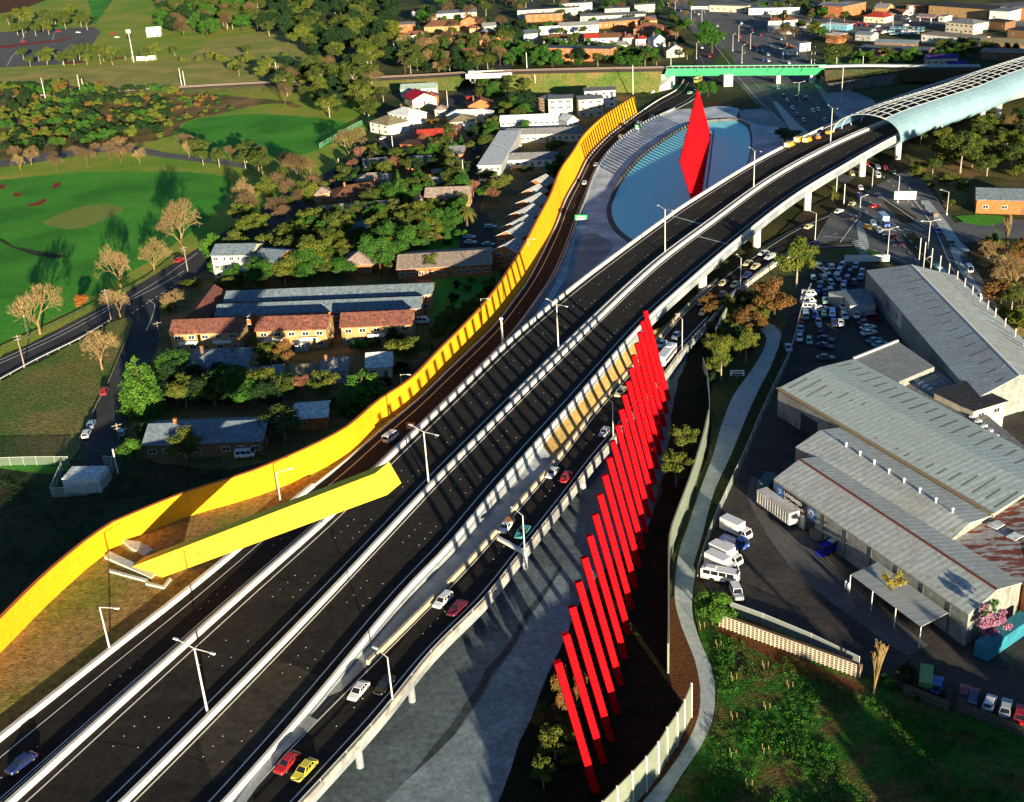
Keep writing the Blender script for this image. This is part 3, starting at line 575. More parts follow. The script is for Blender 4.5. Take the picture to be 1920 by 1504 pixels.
R_RUST=mat('rusted_tin_roof',(.42,.40,.38),col2=(.22,.06,.035),scale=.55,lo=.46,hi=.54,grain=.3,rough=.8,stretch=(.6,.45,1.6,1))
R_TRIM=mat('ridge_rust',(.22,.055,.035),col2=(.16,.05,.035),scale=.8)
TRIMW=mat('white_trim',(.78,.76,.70)); GLASS=mat('window_glass',(.025,.035,.045),rough=.15,spec=.6); DOORM=mat('door_paint',(.22,.10,.06)); GUTTER=mat('gutter_tan',(.34,.25,.14))
FOOT=[]
def on_house(x,y,m=1.7,front=5.0):
    for O,u,v,L,D in FOOT:
        d=Vector((x,y,0))-O; a=d.dot(u); b=d.dot(v)
        if -m<a<L+m and -front<b<D+m: return True
    return False
def house(label,eL,eR,H,D,roof='gable',rise=2.0,wall=None,rm=None,fl=1,nw=3,chim=0,balc=0,cat='house',name='house',oh=.45,side=1,door=True,group=None,z0=0.0,trim=None,bays=0,win_h=1.25):
    A=P(eL[0],eL[1],H); B=P(eR[0],eR[1],H); u=(B-A); u.z=0; L=u.length; u.normalize(); v=Vector((-u.y,u.x,0))
    if isinstance(D,tuple): D=max(3.0,(P(D[0],D[1],H)-A).dot(v))
    O=Vector((A.x,A.y,z0)); FOOT.append((Vector((A.x,A.y,0)),u.copy(),v.copy(),L,D)); t=thing(name,label,cat,O,world=True,group=group)
    q=lambda a,b,z:O+u*a+v*b+Vector((0,0,z-z0))
    m=MB(); wall=wall or W_CREAM; rm=rm or R_GREY
    base=[q(0,0,z0-.1),q(L,0,z0-.1),q(L,D,z0-.1),q(0,D,z0-.1)]; top=[q(0,0,H),q(L,0,H),q(L,D,H),q(0,D,H)]
    m.hexa(base+top)
    if roof=='gable':
        for a in (0.0,L): m.face([q(a,0,H),q(a,D,H),q(a,D/2,H+rise-.05)])
    if roof=='endgable':
        for b in (0.0,D): m.face([q(0,b,H),q(L,b,H),q(L/2,b,H+rise-.05)])
    m.build('wall',wall,t)
    r=MB(); e=oh; th=.18
    def plane(pts):
        up=[p+Vector((0,0,th)) for p in pts]; n=len(pts); i=len(r.v); r.v+=[tuple(p) for p in pts]+[tuple(p) for p in up]
        r.f.append(tuple(range(i+n-1,i-1,-1))); r.m.append(0); r.f.append(tuple(range(i+n,i+2*n))); r.m.append(0)
        for k in range(n): r.f.append((i+k,i+(k+1)%n,i+n+(k+1)%n,i+n+k)); r.m.append(1)
    hz=H+.02; k=rise/max(1,D/2)*e
    if roof=='gable':
        plane([q(-e,-e,hz-k),q(L+e,-e,hz-k),q(L+e,D/2,hz+rise),q(-e,D/2,hz+rise)]); plane([q(L+e,D+e,hz-k),q(-e,D+e,hz-k),q(-e,D/2,hz+rise+.01),q(L+e,D/2,hz+rise+.01)])
    elif roof=='endgable':
        k=rise/max(1,L/2)*e
        plane([q(-e,D+e,hz-k),q(-e,-e,hz-k),q(L/2,-e,hz+rise),q(L/2,D+e,hz+rise)]); plane([q(L+e,-e,hz-k),q(L+e,D+e,hz-k),q(L/2,D+e,hz+rise+.01),q(L/2,-e,hz+rise+.01)])
    elif roof=='hip':
        a=[q(-e,-e,hz),q(L+e,-e,hz),q(L+e,D+e,hz),q(-e,D+e,hz)]
        if L>=D: r0,r1=q(D/2,D/2,hz+rise),q(max(D/2+.3,L-D/2),D/2,hz+rise); F=[[a[0],a[1],r1,r0],[a[2],a[3],r0,r1],[a[1],a[2],r1],[a[3],a[0],r0]]
        else: r0,r1=q(L/2,L/2,hz+rise),q(L/2,max(L/2+.3,D-L/2),hz+rise); F=[[a[0],a[1],r0],[a[2],a[3],r1],[a[1],a[2],r1,r0],[a[3],a[0],r0,r1]]
        for f in F: plane(f)
    elif roof=='flat': plane([q(-e,-e,hz),q(L+e,-e,hz),q(L+e,D+e,hz),q(-e,D+e,hz)])
    elif roof=='skill': plane([q(-e,-e,hz),q(L+e,-e,hz),q(L+e,D+e,hz+rise),q(-e,D+e,hz+rise)])
    ro=r.build('roof',[rm,trim or rm],t)
    for i in range(chim):
        c=MB(); cx=L*(.22+.5*i); ct=q(cx,D*.5,H+rise*.5); c.box(ct,(.7,.7,rise*.5+1.2),math.atan2(u.y,u.x)); c.box(ct+Vector((0,0,rise*.5+1.2)),(.85,.85,.15),math.atan2(u.y,u.x)); c.build('chimney',W_BROWN if wall is not W_BROWN else W_ORANGE,ro).location=(0,0,0)
    fh=(H-z0)/fl
    def win(a,z,w,h,face):
        f=MB()
        def s(x0,x1,y0,y1,dp,mi):
            if face=='f': g=[q(x0,-dp,y0),q(x1,-dp,y0),q(x1,.02,y0),q(x0,.02,y0),q(x0,-dp,y1),q(x1,-dp,y1),q(x1,.02,y1),q(x0,.02,y1)]
            elif face=='r': g=[q(L+dp,x0,y0),q(L+dp,x1,y0),q(L-.02,x1,y0),q(L-.02,x0,y0),q(L+dp,x0,y1),q(L+dp,x1,y1),q(L-.02,x1,y1),q(L-.02,x0,y1)]
            else: g=[q(-dp,x0,y0),q(-dp,x1,y0),q(.02,x1,y0),q(.02,x0,y0),q(-dp,x0,y1),q(-dp,x1,y1),q(.02,x1,y1),q(.02,x0,y1)]
            f.hexa(g,mi)
        s(a-w/2,a+w/2,z,z+h,.05,0); s(a-w/2+.12,a-.05,z+.12,z+h-.12,.07,1); s(a+.05,a+w/2-.12,z+.12,z+h-.12,.07,1)
        f.build('window',[TRIMW,GLASS],t,fix=False)
    for l in range(fl):
        for i in range(nw):
            a=L*(i+.5)/nw
            if l==0 and door and i==nw//2 and nw>1:
                d=MB(); d.hexa([q(a-.5,-.06,z0),q(a+.5,-.06,z0),q(a+.5,.02,z0),q(a-.5,.02,z0),q(a-.5,-.06,z0+2.1),q(a+.5,-.06,z0+2.1),q(a+.5,.02,z0+2.1),q(a-.5,.02,z0+2.1)]); d.build('door',DOORM,t,fix=False); continue
            win(a,z0+l*fh+fh*.36,min(1.9,L/nw*.55),min(win_h,fh*.45),'f')
        if side and D>6 and H>3.2:
            fc='r' if (A.x+B.x)/2<60 else 'l'
            for i in range(2): win(D*(.3+.4*i),z0+l*fh+fh*.36,1.1,min(1.2,fh*.42),fc)
    for i in range(balc):
        a=L*(i+.5)/balc
        for l in range(1 if fl>1 else 0,fl):
            z=z0+l*fh; b=MB(); w=min(2.6,L/balc*.36)
            b.hexa([q(a-w,-1.3,z),q(a+w,-1.3,z),q(a+w,-.08,z),q(a-w,-.08,z),q(a-w,-1.3,z+.18),q(a+w,-1.3,z+.18),q(a+w,-.08,z+.18),q(a-w,-.08,z+.18)])
            b.hexa([q(a-w,-1.3,z+.185),q(a+w,-1.3,z+.185),q(a+w,-1.2,z+.185),q(a-w,-1.2,z+.185),q(a-w,-1.3,z+1.0),q(a+w,-1.3,z+1.0),q(a+w,-1.2,z+1.0),q(a-w,-1.2,z+1.0)])
            b.build('balcony',TRIMW,t,fix=False)
    if bays:
        b=MB()
        for i in range(bays):
            a=L*(i+.5)/bays; b.hexa([q(a-.6,-.09,z0+.3),q(a+.6,-.09,z0+.3),q(a+.6,.02,z0+.3),q(a-.6,.02,z0+.3),q(a-.6,-.09,H-.4),q(a+.6,-.09,H-.4),q(a+.6,.02,H-.4),q(a-.6,.02,H-.4)])
        b.build('stair_panel',TRIMW,t,fix=False)
    return t
H=house
H('three storey cream and brick flats with a grey roof beside the avenue',(396,479),(470,478),8.6,12,'gable',2.0,W_CREAM,R_BLUEGREY,3,5,balc=2,bays=2,name='apartment_block',cat='apartments')
H('brick wing of the flats with a shaded grey roof and an orange end wall',(473,487),(517,491),7.8,13,'gable',1.8,W_ORANGE,R_BLUEGREY,3,3,name='apartment_block',cat='apartments')
H('long narrow house with a dark terracotta roof left of the blue roofed terraces',(346,597),(391,595),4.2,(416,548),'endgable',2.4,W_BROWN,R_TERRA,1,2,name='house')
H('long terrace with a blue grey roof, the farther of the parallel pair',(421,566),(808,551),5.4,9.5,'gable',1.7,W_BRICK,R_BLUEGREY,2,16,name='terrace',cat='terrace',door=True)
H('long terrace with a blue grey roof, the nearer of the parallel pair',(404,592),(787,577),5.2,9.5,'gable',1.7,W_ORANGE,R_BLUEGREY,2,16,name='terrace',cat='terrace')
H('two storey tan brick flats with a mottled red roof nearest the side street',(319,626),(447,621),6.2,9.5,'gable',2.3,W_BRICK,R_TERRA,2,5,balc=2,name='brick_flats',cat='apartments')
H('two storey tan brick flats with white balconies in the middle of three blocks',(480,620),(611,616),6.2,9.5,'gable',2.3,W_BRICK,R_TERRA,2,5,balc=2,name='brick_flats',cat='apartments')
H('two storey tan brick flats with a red roof nearest the yellow wall',(639,613),(771,607),6.2,9.5,'gable',2.3,W_BRICK,R_TERRA,2,5,balc=1,name='brick_flats',cat='apartments')
H('old house with a shaded slate tin roof in front of the brick flats',(345,692),(460,687),3.6,13,'hip',2.6,W_GREYW,R_BLUEGREY,1,4,chim=2)
H('small cottage with an olive green roof among garden trees',(538,706),(594,701),3.0,7,'hip',1.6,W_GREEN,R_OLIVE,1,2)
H('white roofed bungalow between the brick flats and the yellow wall',(687,689),(734,686),3.4,10,'gable',2.0,W_CREAM,R_WHITE,1,2)
H('low shed with a blue tin roof in the gardens below the brick flats',(552,643),(575,642),2.8,6,'flat',.3,W_GREYW,R_BLUEGREY,1,1,name='shed',cat='shed',side=0)
H('long low house with a faded blue roof near the end of the side street',(269,834),(491,826),3.9,(292,790),'gable',2.2,W_BROWN,R_BLUEGREY,1,8,chim=1)
H('small house with a bright white tin roof right beside the yellow wall',(551,786),(613,781),3.3,(557,757),'gable',1.3,W_ORANGE,R_WHITE,1,2)
H('tan hipped brick bungalow with a porch among tall gum trees',(641,498),(697,496),3.3,12,'hip',3.0,W_ORANGE,R_TAN,1,3)
H('long tan roofed nursing home wing beside the hedge and the yellow wall',(745,505),(921,495),4.0,(746,474),'gable',2.0,W_ORANGE,R_TAN,1,10,name='long_building',cat='building')
H('long tan roofed wing across the courtyard lawn with trees in front',(598,402),(748,389),4.4,9,'gable',2.0,W_CREAM,R_TAN,1,8,name='long_building',cat='building')
H('two storey tan roofed house beside the side street and the palms',(797,369),(879,366),6,10,'gable',2.2,W_BRICK,R_TAN,2,4,name='house')
H('small gabled wing with a pinkish roof left of the two storey house',(780,383),(800,381),4,8,'endgable',1.8,W_BRICK,R_PINK,1,1,side=0)
H('large brick house with a sprawling brown tiled roof in the middle of the gardens',(627,372),(742,357),3.6,13,'hip',3.0,W_BROWN,R_BROWNT,1,5,chim=2)
H('low house with a tan hipped roof just behind the brown tiled house',(665,341),(728,338),3.4,10,'hip',2.2,W_BRICK,R_TAN,1,3)
H('grey hipped garage behind the courtyard trees',(656,433),(692,431),3.0,9,'hip',1.8,W_GREYW,R_BLUEGREY,1,2)
H('dark slate roofed house with a white eave beside the avenue',(683,313),(728,309),3.5,10,'gable',2.2,W_ORANGE,R_SLATE,1,3,trim=TRIMW)
H('dark slate roofed brick house right of the one with the white eave',(762,307),(804,306),3.5,10,'gable',2.2,W_ORANGE,R_SLATE,1,3)
H('square two storey house of bright orange brick with a flat roof',(750,271),(807,272),6,9,'flat',.3,W_ORANGE,R_BROWNT,2,3,name='house')
H('house with a dull red tiled roof behind the orange brick one',(783,257),(829,254),5,9,'gable',2.4,W_ORANGE,R_RED,2,3)
H('white house with a tan hipped roof near the top of the side street',(842,230),(890,227),4.2,13,'hip',2.6,W_WHITE,R_OLIVE,1,3)
H('cluster cottage with pale blue tin roofs behind the white tan roofed house',(838,217),(920,215),4,9,'hip',2.0,W_CREAM,R_WHITE,1,4)
H('brick cottage with a terracotta gable facing the camera near the rail bridge',(878,199),(925,196),4,10,'endgable',3.0,W_ORANGE,R_TERRA,1,3,chim=1)
H('red roofed outbuilding left of the terracotta gable cottage',(876,189),(897,187),3.4,7,'gable',1.4,W_ORANGE,R_RED,1,1,side=0)
H('white house with an olive hipped roof at the corner of the field',(693,229),(728,236),5,13,'hip',3.0,W_WHITE,R_OLIVE,2,3)
H('large white house with a pale blue roof above the avenue',(728,212),(765,219),5.2,12,'hip',2.8,W_WHITE,R_WHITE,2,4,chim=2)
H('house with a bright crimson roof among dark trees',(757,179),(773,188),4.4,14,'gable',3.0,W_CREAM,R_CRIM,1,2)
H('long house with a pale green roof behind the crimson roof',(751,168),(817,165),4.6,9,'gable',2.2,W_WHITE,R_GREEN,1,4)
H('big hall with a plain white roof along the side street',(896,311),(939,310),6.5,(898,247),'flat',.4,W_GREYW,R_WHITE,2,4,name='hall',cat='hall')
H('shop building with an orange brick front right of the side street',(860,290),(868,289),3.6,6,'flat',.4,W_ORANGE,R_GREY,1,1,side=0)
H('small grey roofed brick house left of the side street',(842,285),(869,284),3.4,9,'gable',1.6,W_ORANGE,R_GREY,1,2)
H('small red walled outbuilding left of the white hall',(850,306),(868,305),3.2,6,'flat',.4,W_ORANGE,R_PINK,1,1,side=0)
H('low house with a tan roof behind the palms',(812,329),(846,326),3.2,8,'gable',1.6,W_BRICK,R_TAN,1,2)
H('long row of white two storey townhouses with small gables',(938,228),(1062,223),6,8,'gable',2.0,W_WHITE,R_WHITE,2,12,name='townhouse_row',cat='terrace')
H('white gable end house closing the row of townhouses',(1064,228),(1084,225),6.5,9,'endgable',2.4,W_WHITE,R_WHITE,2,2,name='townhouse')
H('long grey roofed terrace with white gablets in front of the townhouses',(948,253),(1092,249),4.2,8.5,'gable',1.8,W_CREAM,R_GREY,1,12,name='terrace',cat='terrace')
H('cream three storey flats with a flat grey roof, left block of the front pair',(1028,187),(1073,185),9,11,'flat',.4,W_CREAM,R_GREY,3,3,name='apartment_block',cat='apartments')
H('cream three storey flats with a flat grey roof, right block of the front pair',(1085,188),(1131,185),9,11,'flat',.4,W_CREAM,R_GREY,3,3,name='apartment_block',cat='apartments')
H('narrow brown stair tower at the left end of the cream flats',(1010,184),(1026,185),8.6,10,'flat',.4,W_BROWN,R_GREY,3,1,name='apartment_block',cat='apartments',side=0)
H('white three storey flats behind the cream pair',(1096,172),(1154,169),9,10,'flat',.4,W_WHITE,R_GREY,3,4,name='apartment_block',cat='apartments')
H('low terrace with a grey roof and one blue patch near the yellow wall',(951,300),(1044,297),3.6,9,'gable',1.8,W_WHITE,R_GREY,1,7,name='terrace',cat='terrace')
# the stepped row of gabled units beside the yellow wall
for i,(ax,ay) in enumerate(((944,460),(949,434),(956,419),(968,397),(981,375),(994,355),(1008,336))):
    H(['nearest grey gabled unit of the stepped row beside the yellow wall','second nearest grey gabled unit of the stepped row beside the wall','third grey gabled unit of the stepped row, its eave over the driveway','middle grey gabled unit of the stepped row beside the hedge','fifth grey gabled unit of the stepped row counting from the camera','sixth grey gabled unit of the stepped row, behind orange trees','farthest grey gabled unit of the stepped row beside the hedge'][i],(ax-19,ay+9),(ax+(24 if i<5 else 14),ay+(14 if i<5 else 12)),6.2,(11 if i<5 else 8) if i else 9,'endgable',2.2,W_ORANGE,roofm('pale_grey_roof',(.52,.52,.50)),2,2,name='gabled_unit',group='stepped row of gabled units',trim=TRIMW,side=0)
# farther streets, upper middle
far=[('white cottage with a grey tin roof at the edge of the dark grove',(747,91),(782,88),4,7,'gable',1.2,W_WHITE,R_BLUEGREY,1,3),
('large brick house with a brown hipped roof left of the far avenue',(795,51),(860,48),4.2,12,'hip',4,W_BRICK,R_BROWNT,1,4),
('tall brick house with a terracotta gable facing the camera by the far avenue',(863,40),(897,38),6,10,'endgable',3,W_ORANGE,R_TERRA,2,2),
('brown tiled house standing alone below the tall brick gable',(843,73),(878,70),4.2,10,'hip',3,W_BRICK,R_BROWNT,1,2),
('small brick house with a steep dark gable near the grove',(799,83),(828,81),3.6,8,'endgable',2.6,W_BROWN,R_BROWNT,1,2),
('brick house with a red brown roof, left of the pair by the cypress',(899,74),(918,72),4,8,'hip',2,W_ORANGE,R_BROWNT,1,2),
('brick house with a red brown roof, right of the pair by the cypress',(922,70),(946,68),4.5,8,'hip',2,W_ORANGE,R_BROWNT,1,2),
('stepped brick flats at the top edge of the dark grove',(746,47),(773,46),6,10,'skill',1,W_ORANGE,R_GREY,2,2),
('long cream terrace with a row of white dormers at the top of the picture',(808,27),(893,22),4.6,8,'gable',2,W_CREAM,R_SLATE,1,9),
('brick house half hidden by bare trees above the railway',(830,100),(925,98),5.5,9,'hip',2.4,W_ORANGE,R_BROWNT,2,6),
('long orange brick flats with a dark flat roof above the railway',(1022,90),(1144,92),8,11,'flat',.4,W_ORANGE,R_SLATE,3,10),
('cream flats with a grey roof behind the orange brick pair at the top',(970,20),(1085,14),7,10,'flat',.5,W_CREAM,R_SLATE,2,8),
('orange brick flats with a slate roof left of the white terraces',(985,28),(1053,25),6,9,'flat',.4,W_ORANGE,R_SLATE,2,5),
('bright white terrace of stepped gables facing the sun',(1048,50),(1122,46),5.6,9,'gable',2.2,W_WHITE,R_GREY,2,7),
('low white terrace left of the stepped white gables',(1012,57),(1048,55),4.6,9,'gable',2,W_WHITE,R_WHITE,1,3),
('long white roofed terrace behind the dark cypress row',(1088,31),(1210,26),4.8,8,'gable',1.5,W_CREAM,R_SLATE,1,11),
('long brick terrace with a slate roof below the white roofed one',(1120,42),(1230,34),4.8,8,'gable',1.5,W_ORANGE,R_SLATE,1,10),
('pair of white cottages with brown hipped roofs above the orange flats',(1018,73),(1074,71),4,10,'hip',2.4,W_WHITE,R_BROWNT,1,5),
('white cottage with a bright red roof in the middle of the cottage row',(1096,72),(1122,71),4,10,'gable',2.4,W_WHITE,R_RED,1,3),
('white cottage with a brown roof right of the red roofed one',(1124,71),(1165,70),4,10,'gable',2.4,W_WHITE,R_BROWNT,1,3),
('cream cottage with a pink chimney at the right of the cottage row',(1168,72),(1190,71),4.2,10,'hip',2.4,W_CREAM,R_TERRA,1,2),
('cottage with a striped red verandah at the right end of the row',(1192,74),(1216,73),4,9,'hip',2,W_WHITE,R_RED,1,3),
('large orange brick house with a wide red hipped roof',(1188,55),(1240,54),5.5,14,'hip',3.6,W_ORANGE,R_TERRA,2,5),
('white house with a pale green gable facing the camera',(1226,76),(1248,74),4.6,12,'endgable',3.4,W_WHITE,R_GREEN,1,2),
('cream house with a tan gable beside the arterial road',(1250,96),(1283,94),4.2,12,'endgable',3.4,W_CREAM,R_PINK,1,2),
('brown roofed house behind the tan gabled house',(1246,64),(1268,62),4.2,10,'hip',2.6,W_BROWN,R_BROWNT,1,2),
('white pavilion with a pale roof among the park trees',(274,60),(300,58),4.4,12,'gable',3,W_WHITE,R_WHITE,1,2),
('cream stacked flats at the very top above the white terraces',(1134,17),(1180,15),7,9,'flat',.5,W_CREAM,R_GREY,2,4),
('white house with a dark brown roof beside the arterial road',(1441,40),(1466,39),6,10,'hip',2.4,W_WHITE,R_BROWNT,2,2),
('white house with twin chimneys right of the dark roofed white house',(1470,39),(1496,37),6,10,'hip',2.4,W_WHITE,R_BROWNT,2,2),
('flat white shop below the twin white houses',(1440,50),(1476,54),4,8,'flat',.3,W_WHITE,R_WHITE,1,3),
('white walled shed near the traffic lights of the far junction',(1500,82),(1520,80),5,7,'flat',.3,W_WHITE,R_GREY,1,2),
('orange brick warehouse with a grey saw roof at the top of the picture',(1534,11),(1580,13),6.5,16,'gable',2,W_ORANGE,R_GREY,1,5),
('tall orange brick hall beside the grey roofed warehouse',(1580,13),(1624,4),8,18,'flat',.4,W_ORANGE,R_GREY,2,4),
('dark brick shop left of the orange warehouse',(1508,10),(1532,11),6,12,'flat',.4,W_BROWN,R_GREY,2,3),
('white cottage with a scarlet hipped roof on the corner block',(1620,31),(1659,33),4.2,12,'hip',3,W_CREAM,R_RED,1,4),
('orange brick house with a white flat roof left of the car park',(1549,64),(1572,66),5.5,9,'flat',.4,W_ORANGE,R_WHITE,2,2),
('low shop with a bright blue canopy beside the junction',(1540,45),(1588,48),3.6,8,'flat',.3,W_BLUE,R_WHITE,1,3),
('white car yard office left of the blue canopied shop',(1495,42),(1536,46),3.6,8,'flat',.3,W_WHITE,R_PINK,1,3),
('two storey cream office with a grey hipped roof',(1774,41),(1826,46),6.6,15,'hip',2,W_CREAM,R_GREY,2,6),
('long low white building with a strip of windows and a tan flat roof',(1728,64),(1830,74),5,14,'flat',.5,W_WHITE,R_TAN,1,9),
('low building with a broad tan roof right of the white one',(1836,80),(1930,84),5,14,'gable',2,W_BROWN,R_OLIVE,1,4),
('broad brick factory with a dark flat roof along the top edge',(1742,10),(1852,18),7,20,'flat',.5,W_BRICK,R_DARK,1,7),
('pale blue factory wall right of the broad brick factory',(1856,20),(1893,22),7.5,20,'flat',.5,W_WHITE,R_BLUEGREY,1,2),
('orange brick building at the top right corner',(1898,14),(1960,18),8,20,'flat',.5,W_ORANGE,R_GREY,2,3),
('brown shop with a red sign below the orange corner building',(1848,38),(1885,42),5,10,'flat',.4,W_BROWN,R_DARK,1,3),
('dark shop right of the two storey cream office',(1890,55),(1925,58),5,10,'flat',.4,W_BROWN,R_DARK,1,2),
('railway station building with a purple roof',(1737,110),(1797,108),4.4,7,'gable',1.4,W_CREAM,R_PURPLE,1,5),
('small station shelter with a purple roof beside the tube',(1778,121),(1815,119),4,6,'gable',1.2,W_CREAM,R_PURPLE,1,3),
('long dark shed in shade behind the station trees',(1612,92),(1740,97),4,14,'gable',1.6,W_BROWN,R_SLATE,1,8),
('blue roofed shed in shade above the long dark shed',(1640,80),(1720,82),4,9,'gable',1.4,W_BROWN,R_BLUEGREY,1,5),
('low building with pale blue roofs and white windows at the right edge',(1832,374),(1975,378),5,16,'gable',2.0,W_ORANGE,R_BLUEGREY,1,4)]
far+=[('low white cottage left of the long cream terrace at the top',(770,22),(800,20),4,8,'hip',2,W_WHITE,R_BROWNT,1,3),
('brown roofed house between the tall brick gable and the avenue',(880,54),(900,52),4,9,'hip',2.4,W_BRICK,R_TERRA,1,2),
('pale cottage behind the cypress pair left of the far avenue',(905,50),(930,48),4,9,'gable',2,W_CREAM,R_GREY,1,3),
('brick house with a grey roof above the pair by the cypress',(902,60),(924,59),4,8,'hip',2.2,W_ORANGE,R_GREY,1,2),
('white rendered house in the gardens right of the dark grove',(764,66),(790,65),4.4,9,'gable',2.2,W_WHITE,R_TERRA,1,3),
('low brown house at the foot of the dark grove',(752,112),(784,110),4,9,'hip',2.2,W_BRICK,R_BROWNT,1,3),
('white terrace house at the left end of the cottage row',(982,64),(1008,62),5,9,'gable',2.2,W_WHITE,R_SLATE,2,3),
('cream block at the top edge right of the long roofs',(1190,10),(1228,8),6,9,'flat',.5,W_CREAM,R_GREY,2,4),
('brown tiled house above the large red hipped house',(1206,40),(1232,38),4.5,9,'hip',2.6,W_BRICK,R_TERRA,1,2),
('low cream cottage right of the orange brick flats',(1150,86),(1180,84),4,9,'hip',2.2,W_CREAM,R_GREY,1,3),
('pink roofed cottage in the trees above the green belt',(1190,92),(1222,90),4,9,'hip',2.2,W_WHITE,R_PINK,1,3),
('white flats at the top edge above the long cream terrace',(1050,8),(1110,5),7,9,'flat',.5,W_WHITE,R_GREY,2,6),
('row of cream shops at the top left of the arterial road',(1330,10),(1400,12),5,9,'flat',.4,W_CREAM,R_GREY,1,6),
('white shop row at the top between the street trees',(1404,16),(1500,14),5,10,'flat',.4,W_WHITE,R_BLUEGREY,1,8),
('cream house right of the scarlet hipped cottage',(1662,24),(1692,26),4.4,10,'gable',2.4,W_CREAM,R_TERRA,1,3),
('grey roofed house behind the scarlet hipped cottage',(1640,14),(1664,15),5,10,'gable',2.4,W_BRICK,R_GREY,1,2),
('dark store at the top edge behind the petrol station',(1700,8),(1738,10),6,12,'flat',.4,W_BROWN,R_DARK,1,4),
('long white wall of a depot left of the two storey cream office',(1760,30),(1772,31),4,8,'flat',.4,W_WHITE,R_GREY,1,1),
('tan roofed depot in front of the low broad tan roof',(1840,98),(1925,100),4.4,10,'gable',1.6,W_BROWN,R_TAN,1,5),
('small grey house beside the bare tree at the far junction',(1476,92),(1496,90),4,8,'hip',2,W_WHITE,R_TERRA,1,2),
('low shed with a teal roof in the car lot',(1604,64),(1634,66),4,9,'gable',1.4,W_GREYW,R_BLUEGREY,1,3),
('brick cottage between the crimson roof and the avenue',(800,182),(822,180),4,9,'hip',2,W_ORANGE,R_TERRA,1,2),
('tan roofed cottage left of the cluster of pale blue roofs',(815,207),(836,206),3.8,8,'hip',1.8,W_CREAM,R_TAN,1,2),
('white garage behind the orange brick house',(830,268),(846,267),3.2,7,'flat',.3,W_WHITE,R_WHITE,1,1),
('brick house with a tan roof left of the large brown tiled house',(590,366),(622,362),3.6,9,'hip',2,W_BRICK,R_TAN,1,3),
('cottage with a grey roof in the trees below the courtyard',(560,470),(590,468),3.4,9,'hip',1.8,W_BRICK,R_GREY,1,2),
('low carport roof behind the tan hipped bungalow',(600,430),(630,428),3,7,'flat',.3,W_GREYW,R_BLUEGREY,1,1),
('brick unit with a grey roof behind the two storey tan house',(800,346),(830,344),3.6,8,'gable',1.8,W_ORANGE,R_GREY,1,2),
('tin roofed cottage in the shade right of the old slate roofed house',(470,714),(530,708),3.4,9,'gable',1.8,W_GREYW,R_BLUEGREY,1,3),
('old tin roofed house in the shade left of the white roofed bungalow',(600,700),(650,696),3.4,9,'hip',2.0,W_GREYW,R_GREY,1,3)]
for a in far:
    nm='house'
    if any(w in a[0] for w in ('flats','stacked')): nm='apartment_block'
    elif 'terrace' in a[0]: nm='terrace'
    elif any(w in a[0] for w in ('shop','office','factory','building','warehouse','hall','pavilion')): nm='building'
    elif 'shed' in a[0] or 'shelter' in a[0]: nm='shed'
    H(*a,name=nm,cat={'house':'house','apartment_block':'apartments','terrace':'terrace','building':'building','shed':'shed'}[nm],chim=1 if ('house' in a[0] or 'cottage' in a[0]) and nm=='house' else 0)
# white box substation with its mesh fence
t=H('square white substation box beside the end of the side street',(116,899),(184,898),3.6,(138,876),'flat',.2,W_WHITE,R_WHITE,1,0,name='substation',cat='substation',side=0,door=False,oh=.05)
def fence(label,pl,h,m,post,every=3.0,name='fence',z=.25,zf=None,pw=.08,group=None,th=.04,gap=.1,rail=True):
    pts=smooth([PZ(x,y,zf) if zf else P(x,y,z) for x,y in pl],every); t=thing(name,label,'fence',pts[0],world=True,group=group)
    f=MB(); f.sweep(pts,[(-th,gap),(th,gap),(th,h),(-th,h)]); f.build('panel',m,t)
    k=MB()
    for p in pts: k.box(p-Vector((0,0,.1)),(pw,pw,h+.25))
    k.build('post',post,t,fix=False)
    if rail:
        k=MB(); k.sweep([p+Vector((0,0,h)) for p in pts],[(-.06,.0),(.06,.0),(.06,.08),(-.06,.08)]); k.build('rail',post,t)
    return t
def meshm(name,c,a):
    m=mat(name,c,rough=.6); n=m.node_tree; b=n.nodes['Principled BSDF']; b.inputs['Alpha'].default_value=a; return m
M_WIRE=meshm('wire_mesh',(.45,.5,.45),.28); POST=mat('post_steel',(.55,.55,.52),rough=.5)
fence('see through mesh fence round the white substation',[(97,933),(190,922),(214,874),(196,872)],2.4,M_WIRE,POST)
fence('left side of the mesh fence beside the substation',[(97,933),(118,884)],2.4,M_WIRE,POST)
fence('chain link fence across the reserve left of the substation',[(-30,876),(0,874),(70,872),(130,872)],2.2,meshm('green_mesh',(.20,.27,.19),.35),POST)
fence('low rail fence along the near side of the avenue',[(-30,728),(0,714),(70,676),(150,637),(205,604)],.6,POST,POST,4,z=.25,gap=.45)
fence('low dark rail fence along the field side of the avenue',[(-30,675),(0,658),(100,612),(205,560),(270,528),(330,482)],.7,mat('dark_rail',(.06,.07,.04)),mat('dark_rail',(.06,.07,.04)),4,gap=.5)
fence('low fence along the reserve side of the side street',[(236,640),(205,715),(186,752),(150,825)],.6,POST,mat('dark_rail',(.06,.07,.04)),4,gap=.4)
fence('green mesh fence at the corner of the upper field',[(600,278),(640,254),(682,232)],2.2,meshm('green_net',(.08,.35,.16),.4),POST)
